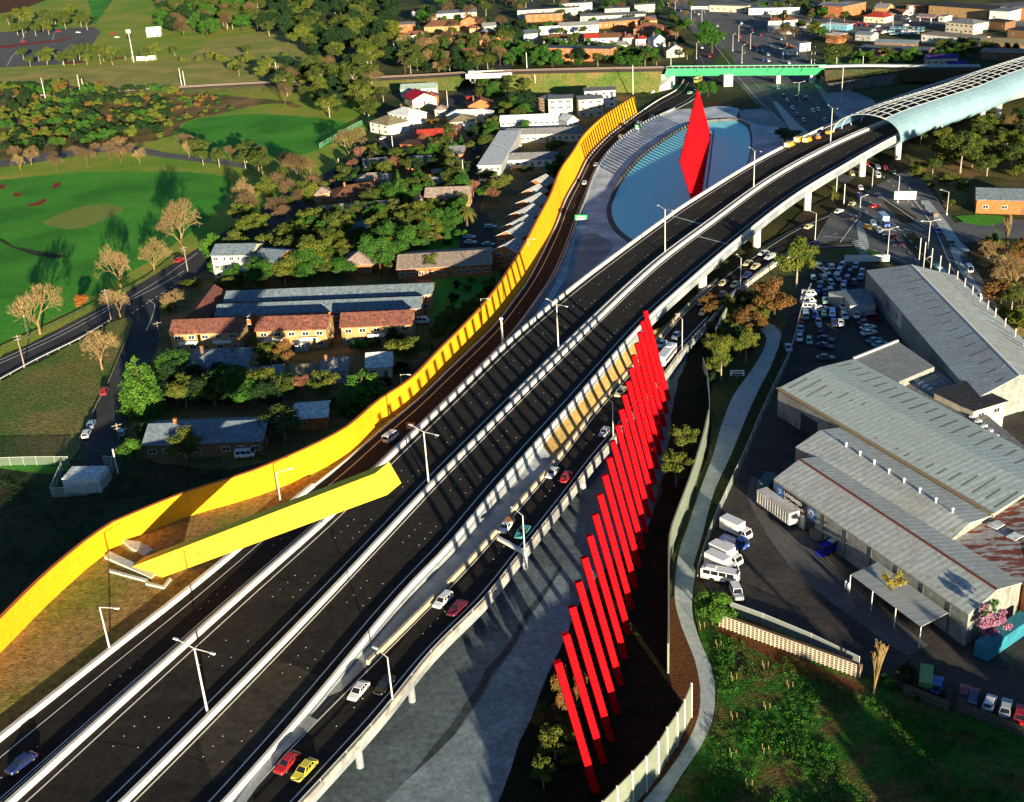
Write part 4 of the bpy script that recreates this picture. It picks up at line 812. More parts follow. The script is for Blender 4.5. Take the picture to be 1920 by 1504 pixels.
# ---------------------------------------------------------------- warehouses on the right
def shed(label,na,nb,ra,rb,h,hr,roof,wall,name='warehouse',fa=None,ridge=None,nw=0,cat='warehouse'):
    """gabled shed from its near eave na-nb and ridge ra-rb; the far side mirrors unless fa gives the far eave"""
    A,B,C,D=P(*na,h),P(*nb,h),P(*ra,hr),P(*rb,hr)
    if fa: E,F=P(*fa[0],h),P(*fa[1],h)
    else:
        E=2*C-A; F=2*D-B; E.z=h; F.z=h
    g=lambda p:Vector((p.x,p.y,-.1)); t=thing(name,label,cat,g(A),world=True)
    m=MB(); m.face([g(A),g(B),B,A]); m.face([g(F),g(E),E,F]); m.face([g(E),g(A),A,C,E]); m.face([g(B),g(F),F,D,B]); m.build('wall',wall,t)
    up=Vector((0,0,.15)); r=MB()
    def pl(p):
        i=len(r.v); n=len(p); r.v+=[tuple(q+Vector((0,0,.01))) for q in p]+[tuple(q+up) for q in p]; r.f.append(tuple(range(i,i+n))); r.f.append(tuple(range(i+n,i+2*n))); r.m+= [0,0]
        for k in range(n): r.f.append((i+k,i+(k+1)%n,i+n+(k+1)%n,i+n+k)); r.m.append(0)
    pl([A,B,D,C]); pl([F,E,C,D]); ro=r.build('roof',roof,t)
    if ridge:
        k=MB(); k.sweep([C+up,D+up],[(-.35,.0),(.35,.0),(.0,.12)]); k.build('ridge_cap',ridge,ro).location=(0,0,0)
    return t,(A,B,C,D,E,F),ro
C_SKY=mat('rooflight',(.26,.25,.20),col2=(.20,.19,.15))
def lights(ro,A,B,C,D,n,m,o=.2,w=.7,t0=.12,t1=.8,seed=1):
    rs=random.Random(seed)
    for i in range(n):
        k=(i+.6)/n; a=A.lerp(B,k); c=C.lerp(D,k); e=(B-A).normalized()*w/2; s0=t0+rs.random()*.1; s1=t1-rs.random()*.25
        p=a.lerp(c,s0); q=a.lerp(c,s1); f=MB(); up=Vector((0,0,.17)); f.face([p-e+up,p+e+up,q+e+up,q-e+up]); f.build('rooflight',m,ro,fix=False).location=(0,0,0)
t,g,ro=shed('long weathered warehouse with a grey tin roof beside the arterial road',(1624,508),(1830,749),(1709,497),(1912,705),7.0,9.6,R_TIN3,W_CORR,ridge=TRIMW)
A,B,C,D,E,F=g
m=MB(); m.face([B+Vector((0,0,.0)),F,D.lerp(C,.10)+Vector((0,0,.2)),]); m.build('hip_end',mat('white_tin',(.62,.62,.60),col2=(.5,.5,.49),grain=.15),ro,fix=False).location=(0,0,0)
lights(ro,A,B,C,D,16,mat('rust_streak',(.24,.15,.09),col2=(.30,.28,.24),scale=.8),w=.35,t0=.45,t1=.95,seed=3)
# roadside posts beside the long warehouse
pp=smooth([P(x,y,.3) for x,y in [(1722,500),(1790,566),(1860,640),(1925,712)]],6)
f=MB()
for p in pp: f.box(p,(.25,.25,9.4))
tag(f.build('post_row',mat('pale_post',(.55,.48,.42))),'row of pale posts along the road side of the long warehouse','posts')
# painted banner on the long warehouse
u=(B-A).normalized(); k0=(P(1650,548,6.6)-A).dot(u); k1=(P(1680,590,6.6)-A).dot(u); nrm=Vector((u.y,-u.x,0)); 
if nrm.dot(Vector((0,-1,0)))<0: nrm=-nrm
ban=thing('banner','white painted banner with coloured letters on the shaded side of the long warehouse','sign',A+u*k0,world=True)
def panel(o,org,u,n,a0,a1,z0,z1,d,m=0):
    q=lambda a,z,dd:Vector((org.x,org.y,0))+u*a+n*dd+Vector((0,0,z)); o.hexa([q(a0,z0,.0),q(a1,z0,.0),q(a1,z0,d),q(a0,z0,d),q(a0,z1,.0),q(a1,z1,.0),q(a1,z1,d),q(a0,z1,d)],m)
f=MB(); panel(f,A,u,nrm,k0,k1,2.2,6.7,.08); f.build('board',TRIMW,ban)
def text(s,size,org,u,n,m,parent,name='lettering',bold=False,ext=.01):
    cu=bpy.data.curves.new(name,'FONT'); cu.body=s; cu.size=size; cu.extrude=ext; cu.resolution_u=2; cu.offset=.02*size if bold else 0
    tmp=bpy.data.objects.new(name,cu); COL.objects.link(tmp); dg=bpy.context.evaluated_depsgraph_get(); me=bpy.data.meshes.new_from_object(tmp.evaluated_get(dg)); bpy.data.objects.remove(tmp); bpy.data.curves.remove(cu)
    me.materials.clear(); me.materials.append(m); o=bpy.data.objects.new(name,me); COL.objects.link(o); o.parent=parent
    w=Vector(parent['_w']) if parent.get('_w') else Vector((0,0,0))
    up=Vector((0,0,1)); o.matrix_local=Matrix.Translation(org-w)@Matrix((u,up,n)).transposed().to_4x4(); return o
L_=k1-k0
for i,(c,w_,s) in enumerate(((('lt_magenta',(.55,.05,.35)),.13,'M'),(('lt_blue',(.06,.12,.55)),.09,'I'),(('lt_olive',(.35,.30,.05)),.09,'S'),(('lt_green',(.08,.30,.08)),.08,'S'),(('lt_crimson',(.45,.02,.06)),.1,'Y'))):
    f=MB(); a=k0+L_*(.2+.13*i); panel(f,A,u,nrm,a,a+L_*w_*.8,2.8+.1*i,6.0-.12*i,.11); f.build('letter_block',mat(c[0],c[1]),ban)
t,g,ro=shed('largest warehouse with a broad pale tin roof in the middle of the yard',(1459,729),(1862,966),(1536,690),(1940,915),7.2,9.2,R_TIN,W_CORR,fa=((1601,674),(1995,884)))
A,B,C,D,E,F=g; lights(ro,A,B,C,D,22,C_SKY,w=.5); lights(ro,E,F,C,D,20,mat('rooflight_rust',(.34,.30,.26),col2=(.26,.18,.13)),w=.4,seed=5)
f=MB(); f.sweep([A+Vector((0,0,.0)),B],[(-.3,.15),(.5,.15),(.5,.4),(-.3,.4)]); f.build('gutter',GUTTER,ro).location=(0,0,0)
f=MB(); panel(f,A,(B-A).normalized(),-right((B-A).normalized())*-1,9,15,0,4.6,.05); f.build('roller_door',R_DARK,t)
def flatbox(label,pl,h,rm,wall,name='warehouse',cat='warehouse',hs=None):
    pts=[P(x,y,(hs[i] if hs else h)) for i,(x,y) in enumerate(pl)]; t=thing(name,label,cat,Vector((pts[0].x,pts[0].y,0)),world=True)
    g=lambda p:Vector((p.x,p.y,-.1)); m=MB(); n=len(pts)
    for k in range(n): m.face([g(pts[k]),g(pts[(k+1)%n]),pts[(k+1)%n],pts[k]])
    m.build('wall',wall,t); r=MB(); i=0; r.v+=[tuple(p+Vector((0,0,.01))) for p in pts]+[tuple(p+Vector((0,0,.2))) for p in pts]; r.f.append(tuple(range(n))); r.f.append(tuple(range(n,2*n))); r.m+=[0,0]
    for k in range(n): r.f.append((k,(k+1)%n,n+(k+1)%n,n+k)); r.m.append(0)
    ro=r.build('roof',rm,t); return t,pts,ro
t,pts,ro=flatbox('flat grey roof behind the largest warehouse, half in shadow',[(1601,674),(1683,641),(1752,689),(1686,717)],7.0,mat('grey_felt',(.28,.29,.28),col2=(.24,.25,.24),grain=.2),W_CORR)
f=MB(); f.sweep([pts[0]+Vector((0,0,.2)),pts[1]+Vector((0,0,.2))],[(-.3,0),(.3,0),(.3,.35),(-.3,.35)]); f.build('parapet',TRIMW,ro).location=(0,0,0)
t,pts,ro=flatbox('low shaded roof with rows of skylights between the two big warehouses',[(1688,718),(1754,690),(1826,752),(1800,783)],5.2,R_GREY,W_CORR)
for i in range(9):
    a=pts[0].lerp(pts[3],.1+.09*i).lerp(pts[1].lerp(pts[2],.1+.09*i),.3); f=MB(); f.box(a+Vector((0,0,.2)),(1.6,.8,.4),.6); f.build('skylight',TRIMW,ro,fix=False).location=(0,0,0)
t,pts,ro=flatbox('low roof with a row of hoods behind the long sheds',[(1800,783),(1830,762),(1935,850),(1935,905)],5.2,R_GREY,W_CORR)
for i in range(9):
    a=pts[0].lerp(pts[3],.1+.09*i).lerp(pts[1].lerp(pts[2],.1+.09*i),.4); f=MB(); f.box(a+Vector((0,0,.2)),(1.6,.8,.5),.6); f.build('skylight',TRIMW,ro,fix=False).location=(0,0,0)
H('square cream office beside the white end of the long warehouse',(1826,770),(1885,752),7.2,12,'flat',.4,W_CREAM,R_DARK,2,2,name='building',cat='building',side=0)
t,g,ro=shed('middle shed with a pale tin roof and a row of vents on its ridge',(1492,839),(1786,1012),(1537,808),(1818,982),6.6,8.2,R_TIN2,W_CORR,fa=((1580,802),(1863,967)))
A,B,C,D,E,F=g; lights(ro,A,B,C,D,14,mat('patch_tan',(.40,.34,.25)),w=1.0,t0=.2,t1=.55,seed=8)
for i in range(8):
    p=C.lerp(D,.2+.1*i); f=MB(); f.tube(p+Vector((0,0,.1)),p+Vector((0,0,.9)),.2,n=8); f.tube(p+Vector((0,0,.9)),p+Vector((0,0,1.15)),.34,.2,n=8); f.build('roof_vent',TRIMW,ro,fix=False).location=(0,0,0)
t,g,ro=shed('front shed carrying the blue and black shop sign along its eave',(1451,899),(1816,1154),(1499,862),(1870,1107),6.4,8.2,R_TIN2,W_CORR,ridge=R_TRIM,fa=((1545,856),(1916,1094)))
A,B,C,D,E,F=g; u=(B-A); u.z=0; u.normalize(); n=right(u)
if n.dot(Vector((0,-1,0)))<0: n=-n
front=t
sg=thing('shop_sign','long black sign with white lettering between two blue squares on the front shed','sign',A,world=True)
ln_=(P(1530,958,6)-A).dot(u); s0=(P(1459,906,6)-A).dot(u)
W3=ln_-s0
f=MB(); panel(f,A,u,n,s0,ln_,3.4,5.9,.10); f.build('board',mat('sign_black',(.012,.012,.018),rough=.5),sg)
f=MB(); panel(f,A,u,n,s0,s0+W3*.16,3.45,5.85,.13); f.build('blue_square',mat('sign_blue',(.03,.17,.55),rough=.5),sg)
f=MB(); panel(f,A,u,n,ln_-W3*.2,ln_,3.45,5.85,.13); f.build('blue_square',mat('sign_blue',(.03,.17,.55),rough=.5),sg)
f=MB()
for c0 in (s0+W3*.08,ln_-W3*.1):
    cc=Vector((A.x,A.y,4.75))+u*c0; 
    f.tube(cc+n*.131,cc+n*.15,.85 if c0>s0+5 else .55,n=20)
f.build('emblem',TRIMW,sg)
f=MB()
for c0,w_ in ((s0+W3*.08,.5),(ln_-W3*.1,.42)):
    for k in (-1,1): panel(f,A,u,n,c0+k*.25-.12,c0+k*.25+.12,4.4,5.1,.165)
f.build('emblem',mat('sign_black',(.012,.012,.018)),sg)
text('LOMBARD',1.25,Vector((A.x,A.y,4.65))+u*(s0+W3*.19)+n*.11,u,n,TRIMW,sg,bold=True)
text('The Paper People',.92,Vector((A.x,A.y,3.65))+u*(s0+W3*.19)+n*.11,u,n,TRIMW,sg,bold=True)
f=MB(); panel(f,A,u,n,s0+W3*.25,s0+W3*.72,1.9,2.9,.12); f.build('notice_board',TRIMW,front)
f=MB(); panel(f,A,u,n,s0+W3*.74,s0+W3*.99,-.1,3.3,.04); f.build('doorway',R_DARK,front)
f=MB(); panel(f,A,u,n,s0,s0+W3*.72,-.1,3.3,.05); f.build('brick_base',W_BRICK,front)
f=MB(); panel(f,A,u,n,s0+.6,s0+2.2,1.5,2.6,.08); f.build('window',GLASS,front)
for k in (.30,.42,.55,.68,.8,.92):
    f=MB(); panel(f,A,u,n,k*(B-A).length,k*(B-A).length+.35,-.1,6.2,.12); f.build('pilaster',mat('pilaster_dark',(.10,.10,.09)),front)
t,pts,ro=flatbox('low rusty tin roof of patchwork red and grey sheets at the right edge',[(1790,1014),(1886,952),(1985,915),(1985,1140),(1918,1096)],6.3,R_RUST,W_ORANGE,hs=[6.0,6.6,7.4,7.2,6.2])
for i in range(5):
    if i>1: break
    f=MB(); f.box(P((1868,1903)[i],(985,1006)[i],6.95),(2.6,1.9,.12),.6); f.build('rooflight',R_WHITE,ro,fix=False).location=(0,0,0)
# awning
pts=[P(1595,1078,4.2),P(1727,1176,4.2),P(1778,1150,4.8),P(1646,1055,4.8)]
t=thing('awning','corrugated awning on thin posts against the front shed','awning',Vector((pts[0].x,pts[0].y,0)),world=True)
f=MB(); f.v=[tuple(p) for p in pts]+[tuple(p+Vector((0,0,.12))) for p in pts]; f.f=[(0,1,2,3),(4,5,6,7),(0,1,5,4),(1,2,6,5),(2,3,7,6),(3,0,4,7)]; f.m=[0]*6
f.build('roof',mat('ribbed_awning',(.40,.43,.42),col2=(.28,.31,.30),scale=.6,stretch=(.62,.02,6,1),lo=.4,hi=.6),t)
for k in (0,.33,.66,1): 
    p=pts[0].lerp(pts[1],k); f=MB(); f.box((p.x,p.y,0),(.14,.14,p.z)); f.build('post',TRIMW,t,fix=False)
# shed in the car yard
flatbox('farther low grey tin shed among the parked cars of the crowded yard',[(1554,549),(1581,558),(1626,545),(1612,542)],3.6,R_BLUEGREY,W_GREYW,name='shed',cat='shed')
flatbox('nearer low grey tin shed among the parked cars of the crowded yard',[(1594,574),(1642,571),(1627,546),(1583,557)],3.6,R_BLUEGREY,W_GREYW,name='shed',cat='shed')
# petrol station
t=thing('station_canopy','flat pinkish canopy on white posts at the far petrol station','canopy',P(1720,34),world=True)
a=[P(1718,33,5),P(1753,35,5),P(1756,29,5),P(1724,27,5)]; f=MB(); f.v=[tuple(p) for p in a]+[tuple(p+Vector((0,0,.8))) for p in a]; f.f=[(0,1,2,3),(4,5,6,7),(0,1,5,4),(1,2,6,5),(2,3,7,6),(3,0,4,7)]; f.m=[0]*6; f.build('roof',R_PINK,t)
for p in (a[0].lerp(a[2],.2),a[0].lerp(a[2],.75),a[1].lerp(a[3],.25)): f=MB(); f.box((p.x,p.y,0),(.5,.5,5)); f.build('post',TRIMW,t)
t=thing('price_pylon','tall white pylon sign in front of the petrol station','sign',P(1706,41),world=True); p=P(1706,41); f=MB(); f.box(p,(1.0,1.0,4)); f.build('pole',TRIMW,t); f=MB(); f.box(p+Vector((0,0,4.0)),(3.2,1.1,7)); f.build('panel',W_WHITE,t); f=MB(); f.box(p+Vector((0,-.6,5.5)),(2.4,.2,1.4)); f.build('red_panel',mat('sign_red',(.55,.03,.03)),t)
# ---------------------------------------------------------------- trees
def leafm(name,c,c2,c3=None):
    m=mat(name,c,col2=c2,scale=.9,detail=3,lo=.38,hi=.62,rough=.7,spec=.12,space='world',col3=c3,scale3=.35)
    return m
LF_GUM=leafm('gum_leaves',(.055,.085,.014),(.095,.105,.02),(.035,.06,.012))
LF_OLIVE=leafm('olive_leaves',(.10,.125,.018),(.15,.15,.022),(.055,.09,.012))
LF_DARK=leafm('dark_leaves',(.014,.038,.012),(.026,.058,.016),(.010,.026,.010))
LF_GREEN=leafm('green_leaves',(.034,.11,.014),(.06,.15,.018),(.022,.07,.012))
LF_BRIGHT=leafm('bright_leaves',(.065,.165,.018),(.10,.20,.022),(.035,.11,.014))
LF_PINE=leafm('conifer_leaves',(.025,.085,.022),(.045,.12,.02),(.014,.05,.015))
LF_ORANGE=leafm('autumn_leaves',(.28,.085,.02),(.36,.13,.03))
LF_RUST=leafm('rusty_leaves',(.16,.085,.025),(.11,.085,.02),(.20,.09,.03))
LF_GOLD=leafm('golden_leaves',(.34,.29,.05),(.26,.22,.04))
LF_PALM=leafm('palm_fronds',(.10,.115,.02),(.15,.14,.03))
TWIG=mat('bare_twigs',(.30,.20,.085),col2=(.22,.15,.07),scale=1.2,rough=.85,spec=.1)
TWIGD=mat('bare_twigs_dark',(.17,.105,.05),col2=(.12,.08,.045),scale=1.2,rough=.85,spec=.1)
TWIGR=mat('bare_twigs_red',(.30,.13,.075),col2=(.22,.10,.06),scale=1.2,rough=.85,spec=.1)
BARK=mat('bark',(.11,.075,.045),col2=(.07,.05,.03),scale=1.5,rough=.9,spec=.1); BARKP=mat('pale_bark',(.42,.36,.27),col2=(.26,.21,.15),scale=1.5,rough=.85,spec=.1)
LEAFN,LEAFS=3.3,.60     # many small faces rather than few large flakes
def crown_mesh(name,m,clumps,nper,size,rs,flat=.75,droop=0.0):
    """leaf-sized faces spread through the clumps of a crown"""
    v=[];f=[]
    for cx,cy,cz,r in clumps:
        for _ in range(int(nper*r*r*LEAFN)):
            d=Vector((rs.gauss(0,1),rs.gauss(0,1),rs.gauss(0,1))).normalized()
            q=r*(rs.random()**.33); k=.78+.44*noise.noise(Vector((cx+d.x*2.1,cy+d.y*2.1,cz+d.z*2.1)))
            p=Vector((cx,cy,cz))+Vector((d.x*q*k,d.y*q*k,d.z*q*k*flat))
            a=(d*.7+Vector((rs.gauss(0,1),rs.gauss(0,1),rs.gauss(0,.8)+.3))*.6).normalized(); u=a.orthogonal().normalized(); w=a.cross(u)
            t=rs.random()*6.28; s=size*LEAFS*(.6+rs.random()*.8); U=(u*math.cos(t)+w*math.sin(t))*s; Wv=(w*math.cos(t)-u*math.sin(t))*s*.62
            i=len(v); v+= [tuple(p-U),tuple(p-Wv),tuple(p+U+Vector((0,0,-droop*s))),tuple(p+Wv)]; f.append((i,i+1,i+2,i+3))
    me=bpy.data.meshes.new(name); me.from_pydata(v,[],f); me.materials.append(m); return me
def trunk_mesh(name,m,h,r,limbs,rs,lean=.3):
    b=MB(); top=Vector((rs.uniform(-lean,lean),rs.uniform(-lean,lean),h)); mid=Vector((top.x*.3+rs.uniform(-.15,.15),top.y*.3,h*.5))
    b.tube((0,0,-.15),mid,r,r*.75,7,cap=False); b.tube(mid,top,r*.75,r*.5,7,cap=False)
    for (x,y,z) in limbs:
        s=mid.lerp(top,rs.uniform(.3,1)); e=Vector((x,y,z)); k=s.lerp(e,.5)+Vector((rs.uniform(-.2,.2),rs.uniform(-.2,.2),.25))
        b.tube(s,k,r*.42,r*.28,5,cap=False); b.tube(k,e,r*.28,r*.08,5,cap=False)
    me=bpy.data.meshes.new(name); me.from_pydata(b.v,[],b.f); me.materials.append(m); return me
PROTO={}
def add_proto(kind,trunk,crown,h,w): PROTO.setdefault(kind,[]).append((trunk,crown,h,w))
def round_kind(kind,leaf,bark,h,w,base,ncl,rcl,nper,size,seed,flat=.8,open_=0.0,droop=.3,variants=3):
    for q in range(variants):
        rs=random.Random(seed+q*17); cl=[]; cz=(base+h)/2; hz=(h-base)/2
        for i in range(ncl):
            for _ in range(20):
                d=Vector((rs.gauss(0,1),rs.gauss(0,1),rs.gauss(0,1))).normalized()*(rs.uniform(.35+open_,1.0))
                p=(d.x*w/2*.78,d.y*w/2*.78,cz+d.z*hz*.80,rcl*rs.uniform(.65,1.2))
                if all((Vector(p[:3])-Vector(c[:3])).length>rcl*(.62+open_) for c in cl): break
            cl.append(p)
        add_proto(kind,trunk_mesh(kind+'_trunk',bark,base+(h-base)*.45,h*.022,[c[:3] for c in cl[:7]],rs),crown_mesh(kind+'_crown',leaf,cl,nper,size,rs,flat,droop),h,w)
round_kind('gum',LF_GUM,BARKP,10,8.5,3.0,15,1.65,44,.30,11,.75,.15)
round_kind('olive',LF_OLIVE,BARKP,10,9,2.6,14,1.75,42,.31,31,.75,.12)
round_kind('dark',LF_DARK,BARK,10,7.5,1.0,16,1.8,40,.33,51,.9)
round_kind('green',LF_GREEN,BARK,10,9.5,1.6,16,1.9,40,.33,71,.85)
round_kind('bright',LF_BRIGHT,BARK,10,10,1.2,16,1.95,42,.33,91,.85)
round_kind('orange',LF_ORANGE,BARK,10,9,2.5,12,1.7,40,.32,101,.8,variants=1)
round_kind('rust',LF_RUST,BARK,10,9.5,2.2,14,1.75,40,.32,111,.8,.1,variants=2)
round_kind('gold',LF_GOLD,BARK,10,9,2.0,13,1.7,40,.32,121,.8,variants=1)
def bush_kind(kind,leaf,seed,variants=2):
    for q in range(variants):
        rs=random.Random(seed+q); cl=[(rs.uniform(-3.4,3.4),rs.uniform(-3.4,3.4),rs.uniform(2.2,6.6),rs.uniform(1.8,2.7)) for _ in range(9)]
        add_proto(kind,trunk_mesh(kind+'_trunk',BARK,4.0,.2,[c[:3] for c in cl[:4]],rs),crown_mesh(kind+'_crown',leaf,cl,26,.48,rs,.85,.2),9.0,10.5)
bush_kind('bush_green',LF_GREEN,5); bush_kind('bush_olive',LF_OLIVE,8); bush_kind('bush_dark',LF_DARK,12); bush_kind('bush_rust',LF_RUST,15)
def spire_kind(kind,leaf,bark,h,w,seed,tiers=13,nper=46,size=.28,base=.6,power=.9,rag=.25,variants=2):
    for q in range(variants):
        rs=random.Random(seed+q); cl=[]
        for i in range(tiers):
            t=i/(tiers-1); r=(w/2)*((1-t)**power)*.72+.22
            n=max(1,int(6*(1-t)+1))
            for k in range(n):
                a=6.28*k/n+i*2.4; cl.append((math.cos(a)*r*(.75 if n>1 else 0),math.sin(a)*r*(.75 if n>1 else 0),base+(h-base)*t*.96+rs.uniform(-rag,rag),max(.34,r*.62+.12)))
        add_proto(kind,trunk_mesh(kind+'_trunk',bark,h*.85,h*.018,[],rs,.05),crown_mesh(kind+'_crown',leaf,cl,nper,size,rs,.8,.35),h,w)
spire_kind('cypress',LF_DARK,BARK,10,3.6,201,power=.7); spire_kind('pine',LF_PINE,BARK,10,7.5,211,tiers=10,rag=.15); spire_kind('spiregreen',LF_GREEN,BARK,10,4.0,221,power=.6)
spire_kind('conifer_bright',LF_BRIGHT,BARK,10,7.0,231,tiers=11,power=.55,rag=.2)
def bare_kind(kind,m,h,w,seed,base=.17,depth=6,up=.75,variants=3,nb=3,thick=1.0):
    for q in range(variants):
        rs=random.Random(seed+q*7); tr=MB(); cr=MB()
        def grow(p,d,l,r,k):
            e=p+d*l; dst=tr if k>=depth-1 else cr
            dst.tube(p,e,r,r*.68,5 if k>2 else 3,cap=False)
            if k==0: return
            n=nb if k>1 else nb+1
            for i in range(n):
                a=6.28*(i+rs.random()*.7)/n; o=d.orthogonal().normalized(); o2=d.cross(o); sp=rs.uniform(.35,.85)*(w/h)*1.15
                nd=(d+(o*math.cos(a)+o2*math.sin(a))*sp+Vector((p.x*.02,p.y*.02,up*.22))).normalized()
                grow(p+d*l*rs.uniform(.6,1.0),nd,l*rs.uniform(.68,.92),max(.021*thick,r*.58),k-1)
        grow(Vector((0,0,-.1)),Vector((rs.uniform(-.05,.05),rs.uniform(-.05,.05),1)).normalized(),h*base,h*.015,depth)
        top=max(x[2] for x in cr.v); wd=max(max(abs(x[0]),abs(x[1])) for x in cr.v)*2
        for b_ in (tr,cr): b_.v=[(x[0]*w/wd,x[1]*w/wd,x[2]*h/top) for x in b_.v]
        def mk(b_,nm):
            me=bpy.data.meshes.new(nm); me.from_pydata(b_.v,[],b_.f); me.materials.append(m); return me
        add_proto(kind,mk(tr,kind+'_trunk'),mk(cr,kind+'_crown'),h,w)
bare_kind('bare',TWIG,10,9.0,301,thick=1.0); bare_kind('bare_dark',TWIGD,10,7.5,321,thick=1.0); bare_kind('bare_red',TWIGR,10,6.5,341,thick=1.0,variants=2); bare_kind('poplar',TWIG,10,2.8,361,up=2.2,variants=2,thick=1.3)
# palm
for q in range(2):
    rs=random.Random(400+q); tr=MB(); tr.tube((0,0,-.1),(0,0,6.2),.42,.34,9); tr.tube((0,0,6.2),(0,0,6.9),.55,.4,9); v=[];f=[]
    for i in range(58):
        a=rs.random()*6.28; el=rs.uniform(-.5,1.35); L=rs.uniform(3.0,3.9); prev=None; dx,dy=math.cos(a),math.sin(a)
        for k in range(6):
            t=k/5; x=L*t*math.cos(el)*(1-.1*t); z=6.8+L*t*math.sin(el)-1.9*t*t; wv=.30*(1-abs(t-.4)*1.1)
            c=(dx*x,dy*x,z); l=(c[0]-dy*wv,c[1]+dx*wv,c[2]-.08); r_=(c[0]+dy*wv,c[1]-dx*wv,c[2]-.08)
            if prev:
                j=len(v); v+=[prev[0],prev[1],c,l]; f.append((j,j+1,j+2,j+3)); j=len(v); v+=[prev[1],prev[2],r_,c]; f.append((j,j+1,j+2,j+3))
            prev=(l,c,r_)
    me=bpy.data.meshes.new('palm_crown'); me.from_pydata(v,[],f); me.materials.append(LF_PALM); mt=bpy.data.meshes.new('palm_trunk'); mt.from_pydata(tr.v,[],tr.f); mt.materials.append(BARK); add_proto('palm',mt,me,9.6,7.2)
TREE_NAME={'gum':'gum_tree','olive':'eucalypt_tree','dark':'evergreen_tree','green':'leafy_tree','bright':'leafy_tree','orange':'autumn_tree','rust':'autumn_tree','gold':'wattle_tree','bush_green':'bush','bush_olive':'bush','bush_dark':'bush','bush_rust':'bush','cypress':'cypress','pine':'conifer','spiregreen':'cypress','conifer_bright':'conifer','bare':'bare_tree','bare_dark':'bare_tree','bare_red':'bare_tree','poplar':'poplar','palm':'palm_tree'}
TREE_DESC={'gum':'olive green gum tree','olive':'yellowish gum tree','dark':'dark evergreen tree','green':'leafy green tree','bright':'bright green tree','orange':'orange autumn tree','rust':'rust brown tree','gold':'golden yellow wattle','bush_green':'green bush','bush_olive':'olive bush','bush_dark':'dark bush','bush_rust':'rusty brown bush','cypress':'dark cypress spire','pine':'dark green conifer','spiregreen':'slim green cypress','conifer_bright':'bright green conifer','bare':'bare winter tree with tan twigs','bare_dark':'bare brown winter tree','bare_red':'bare reddish tree','poplar':'slim bare poplar','palm':'palm tree'}
TR=random.Random(99)
def tree(kind,x,y,ytop,wpx=None,label=None,group=None,z=0.0,hm=None,wm=None):
    b=P(x,y,z); h=hm or rise(b,ytop); trunk,crown,H0,W0=TR.choice(PROTO[kind])
    sz=h/H0; w=wm or (wpx*mpp(b) if wpx else W0*sz); sx=w/W0*(1.36 if kind.startswith('bare') else 1.22)
    bush=kind.startswith('bush')
    t=thing(TREE_NAME[kind],label or TREE_DESC[kind]+' among the others',('bush' if bush else 'tree'),b,TR.random()*6.28,group,(sx,sx*TR.uniform(.92,1.08),sz))
    for nm,me in (('stem' if bush else 'trunk',trunk),('foliage' if bush else 'crown',crown)):
        o=bpy.data.objects.new(nm,me); COL.objects.link(o); o.parent=t
    return t
def inside(x,y,pl):
    c=False; n=len(pl)
    for i in range(n):
        (x0,y0),(x1,y1)=pl[i],pl[(i+1)%n]
        if (y0>y)!=(y1>y) and x<(x1-x0)*(y-y0)/(y1-y0)+x0: c=not c
    return c
def grove(pl,n,kinds,h,where,seed,dmin=5.0,grp=None):
    rs=random.Random(seed); xs=[p[0] for p in pl]; ys=[p[1] for p in pl]; pts=[]; tries=0
    A=[P(*p) for p in pl]; px_=[a.x for a in A]; py_=[a.y for a in A]; W=[(a.x,a.y) for a in A]
    while len(pts)<n and tries<n*60:
        tries+=1; x=rs.uniform(min(px_),max(px_)); y=rs.uniform(min(py_),max(py_))
        if not inside(x,y,W) or on_house(x,y): continue
        if any((x-a)**2+(y-b)**2<dmin*dmin for a,b in pts): continue
        pts.append((x,y)); k=rs.choice(kinds); q=px(Vector((x,y,0)))
        t=tree(k,q[0],q[1],0,hm=rs.uniform(*h),label=(TREE_DESC[k].replace('bush','shrub') if 'scrub' in where else TREE_DESC[k])+' '+where,group=grp or ('trees '+where))
        if 'scrub' in where: t.name='shrub'; t['category']='shrub'
T=tree
# --- single trees, each with its own place
T('bare',345,478,365,88,'largest bare spreading tree on the edge of the sports field, lit tan')
T('bare',228,542,458,72,'bare rounded tree beside the avenue, right of the small orange tree')
T('bare',290,510,450,62,'paler bare tree leaning beside the avenue left of the largest one')
T('bare',76,627,537,82,'bare tree with a golden foot by the avenue, nearest the left edge')
T('bare',226,594,538,56,'small bare tree standing on the street corner island')
T('bare',192,694,613,68,'bare tree alone on the dry reserve grass beside the side street')
T('orange',155,582,551,32,'small orange leafed tree at the edge of the sports field')
T('bare',465,392,334,62,'bare tree on the far side of the avenue, above the palms')
T('bare',655,292,235,52,'bare tree by the avenue opposite the white corner house')
T('bare_dark',560,345,286,50,'bare brown tree beside the avenue near the park path end')
T('conifer_bright',272,772,662,80,'huge bright green layered tree at the side street corner')
T('conifer_bright',685,762,690,96,'broad feathery green conifer close to the yellow wall')
T('bright',244,872,820,52,'round bright green tree beside the substation')
T('bush_green',272,820,796,34,'round green bush beside the low house and the side street')
T('olive',350,862,806,66,'yellowish tree in front of the long blue roofed house')
T('gum',535,825,768,88,'spreading tree between the long blue house and the white roofed house')
T('bush_olive',432,838,815,44,'olive bush in front of the right half of the long blue house')
T('olive',770,688,628,78,'large gum tree overhanging the yellow wall beside the white bungalow')
T('olive',612,752,693,60,'pale stemmed tree left of the feathery conifer')
T('bare_red',568,752,704,32,'leafless tree with reddish twigs left of the pale stemmed tree')
T('olive',404,762,700,76,'yellow olive tree below the old slate roofed house')
T('bare',356,724,690,54,'bare pale tree in front of the old slate roofed house')
T('bush_green',352,752,730,44,'dark green garden bush right of the huge layered tree')
T('olive',505,680,637,46,'green gum tree in front of the middle brick flats')
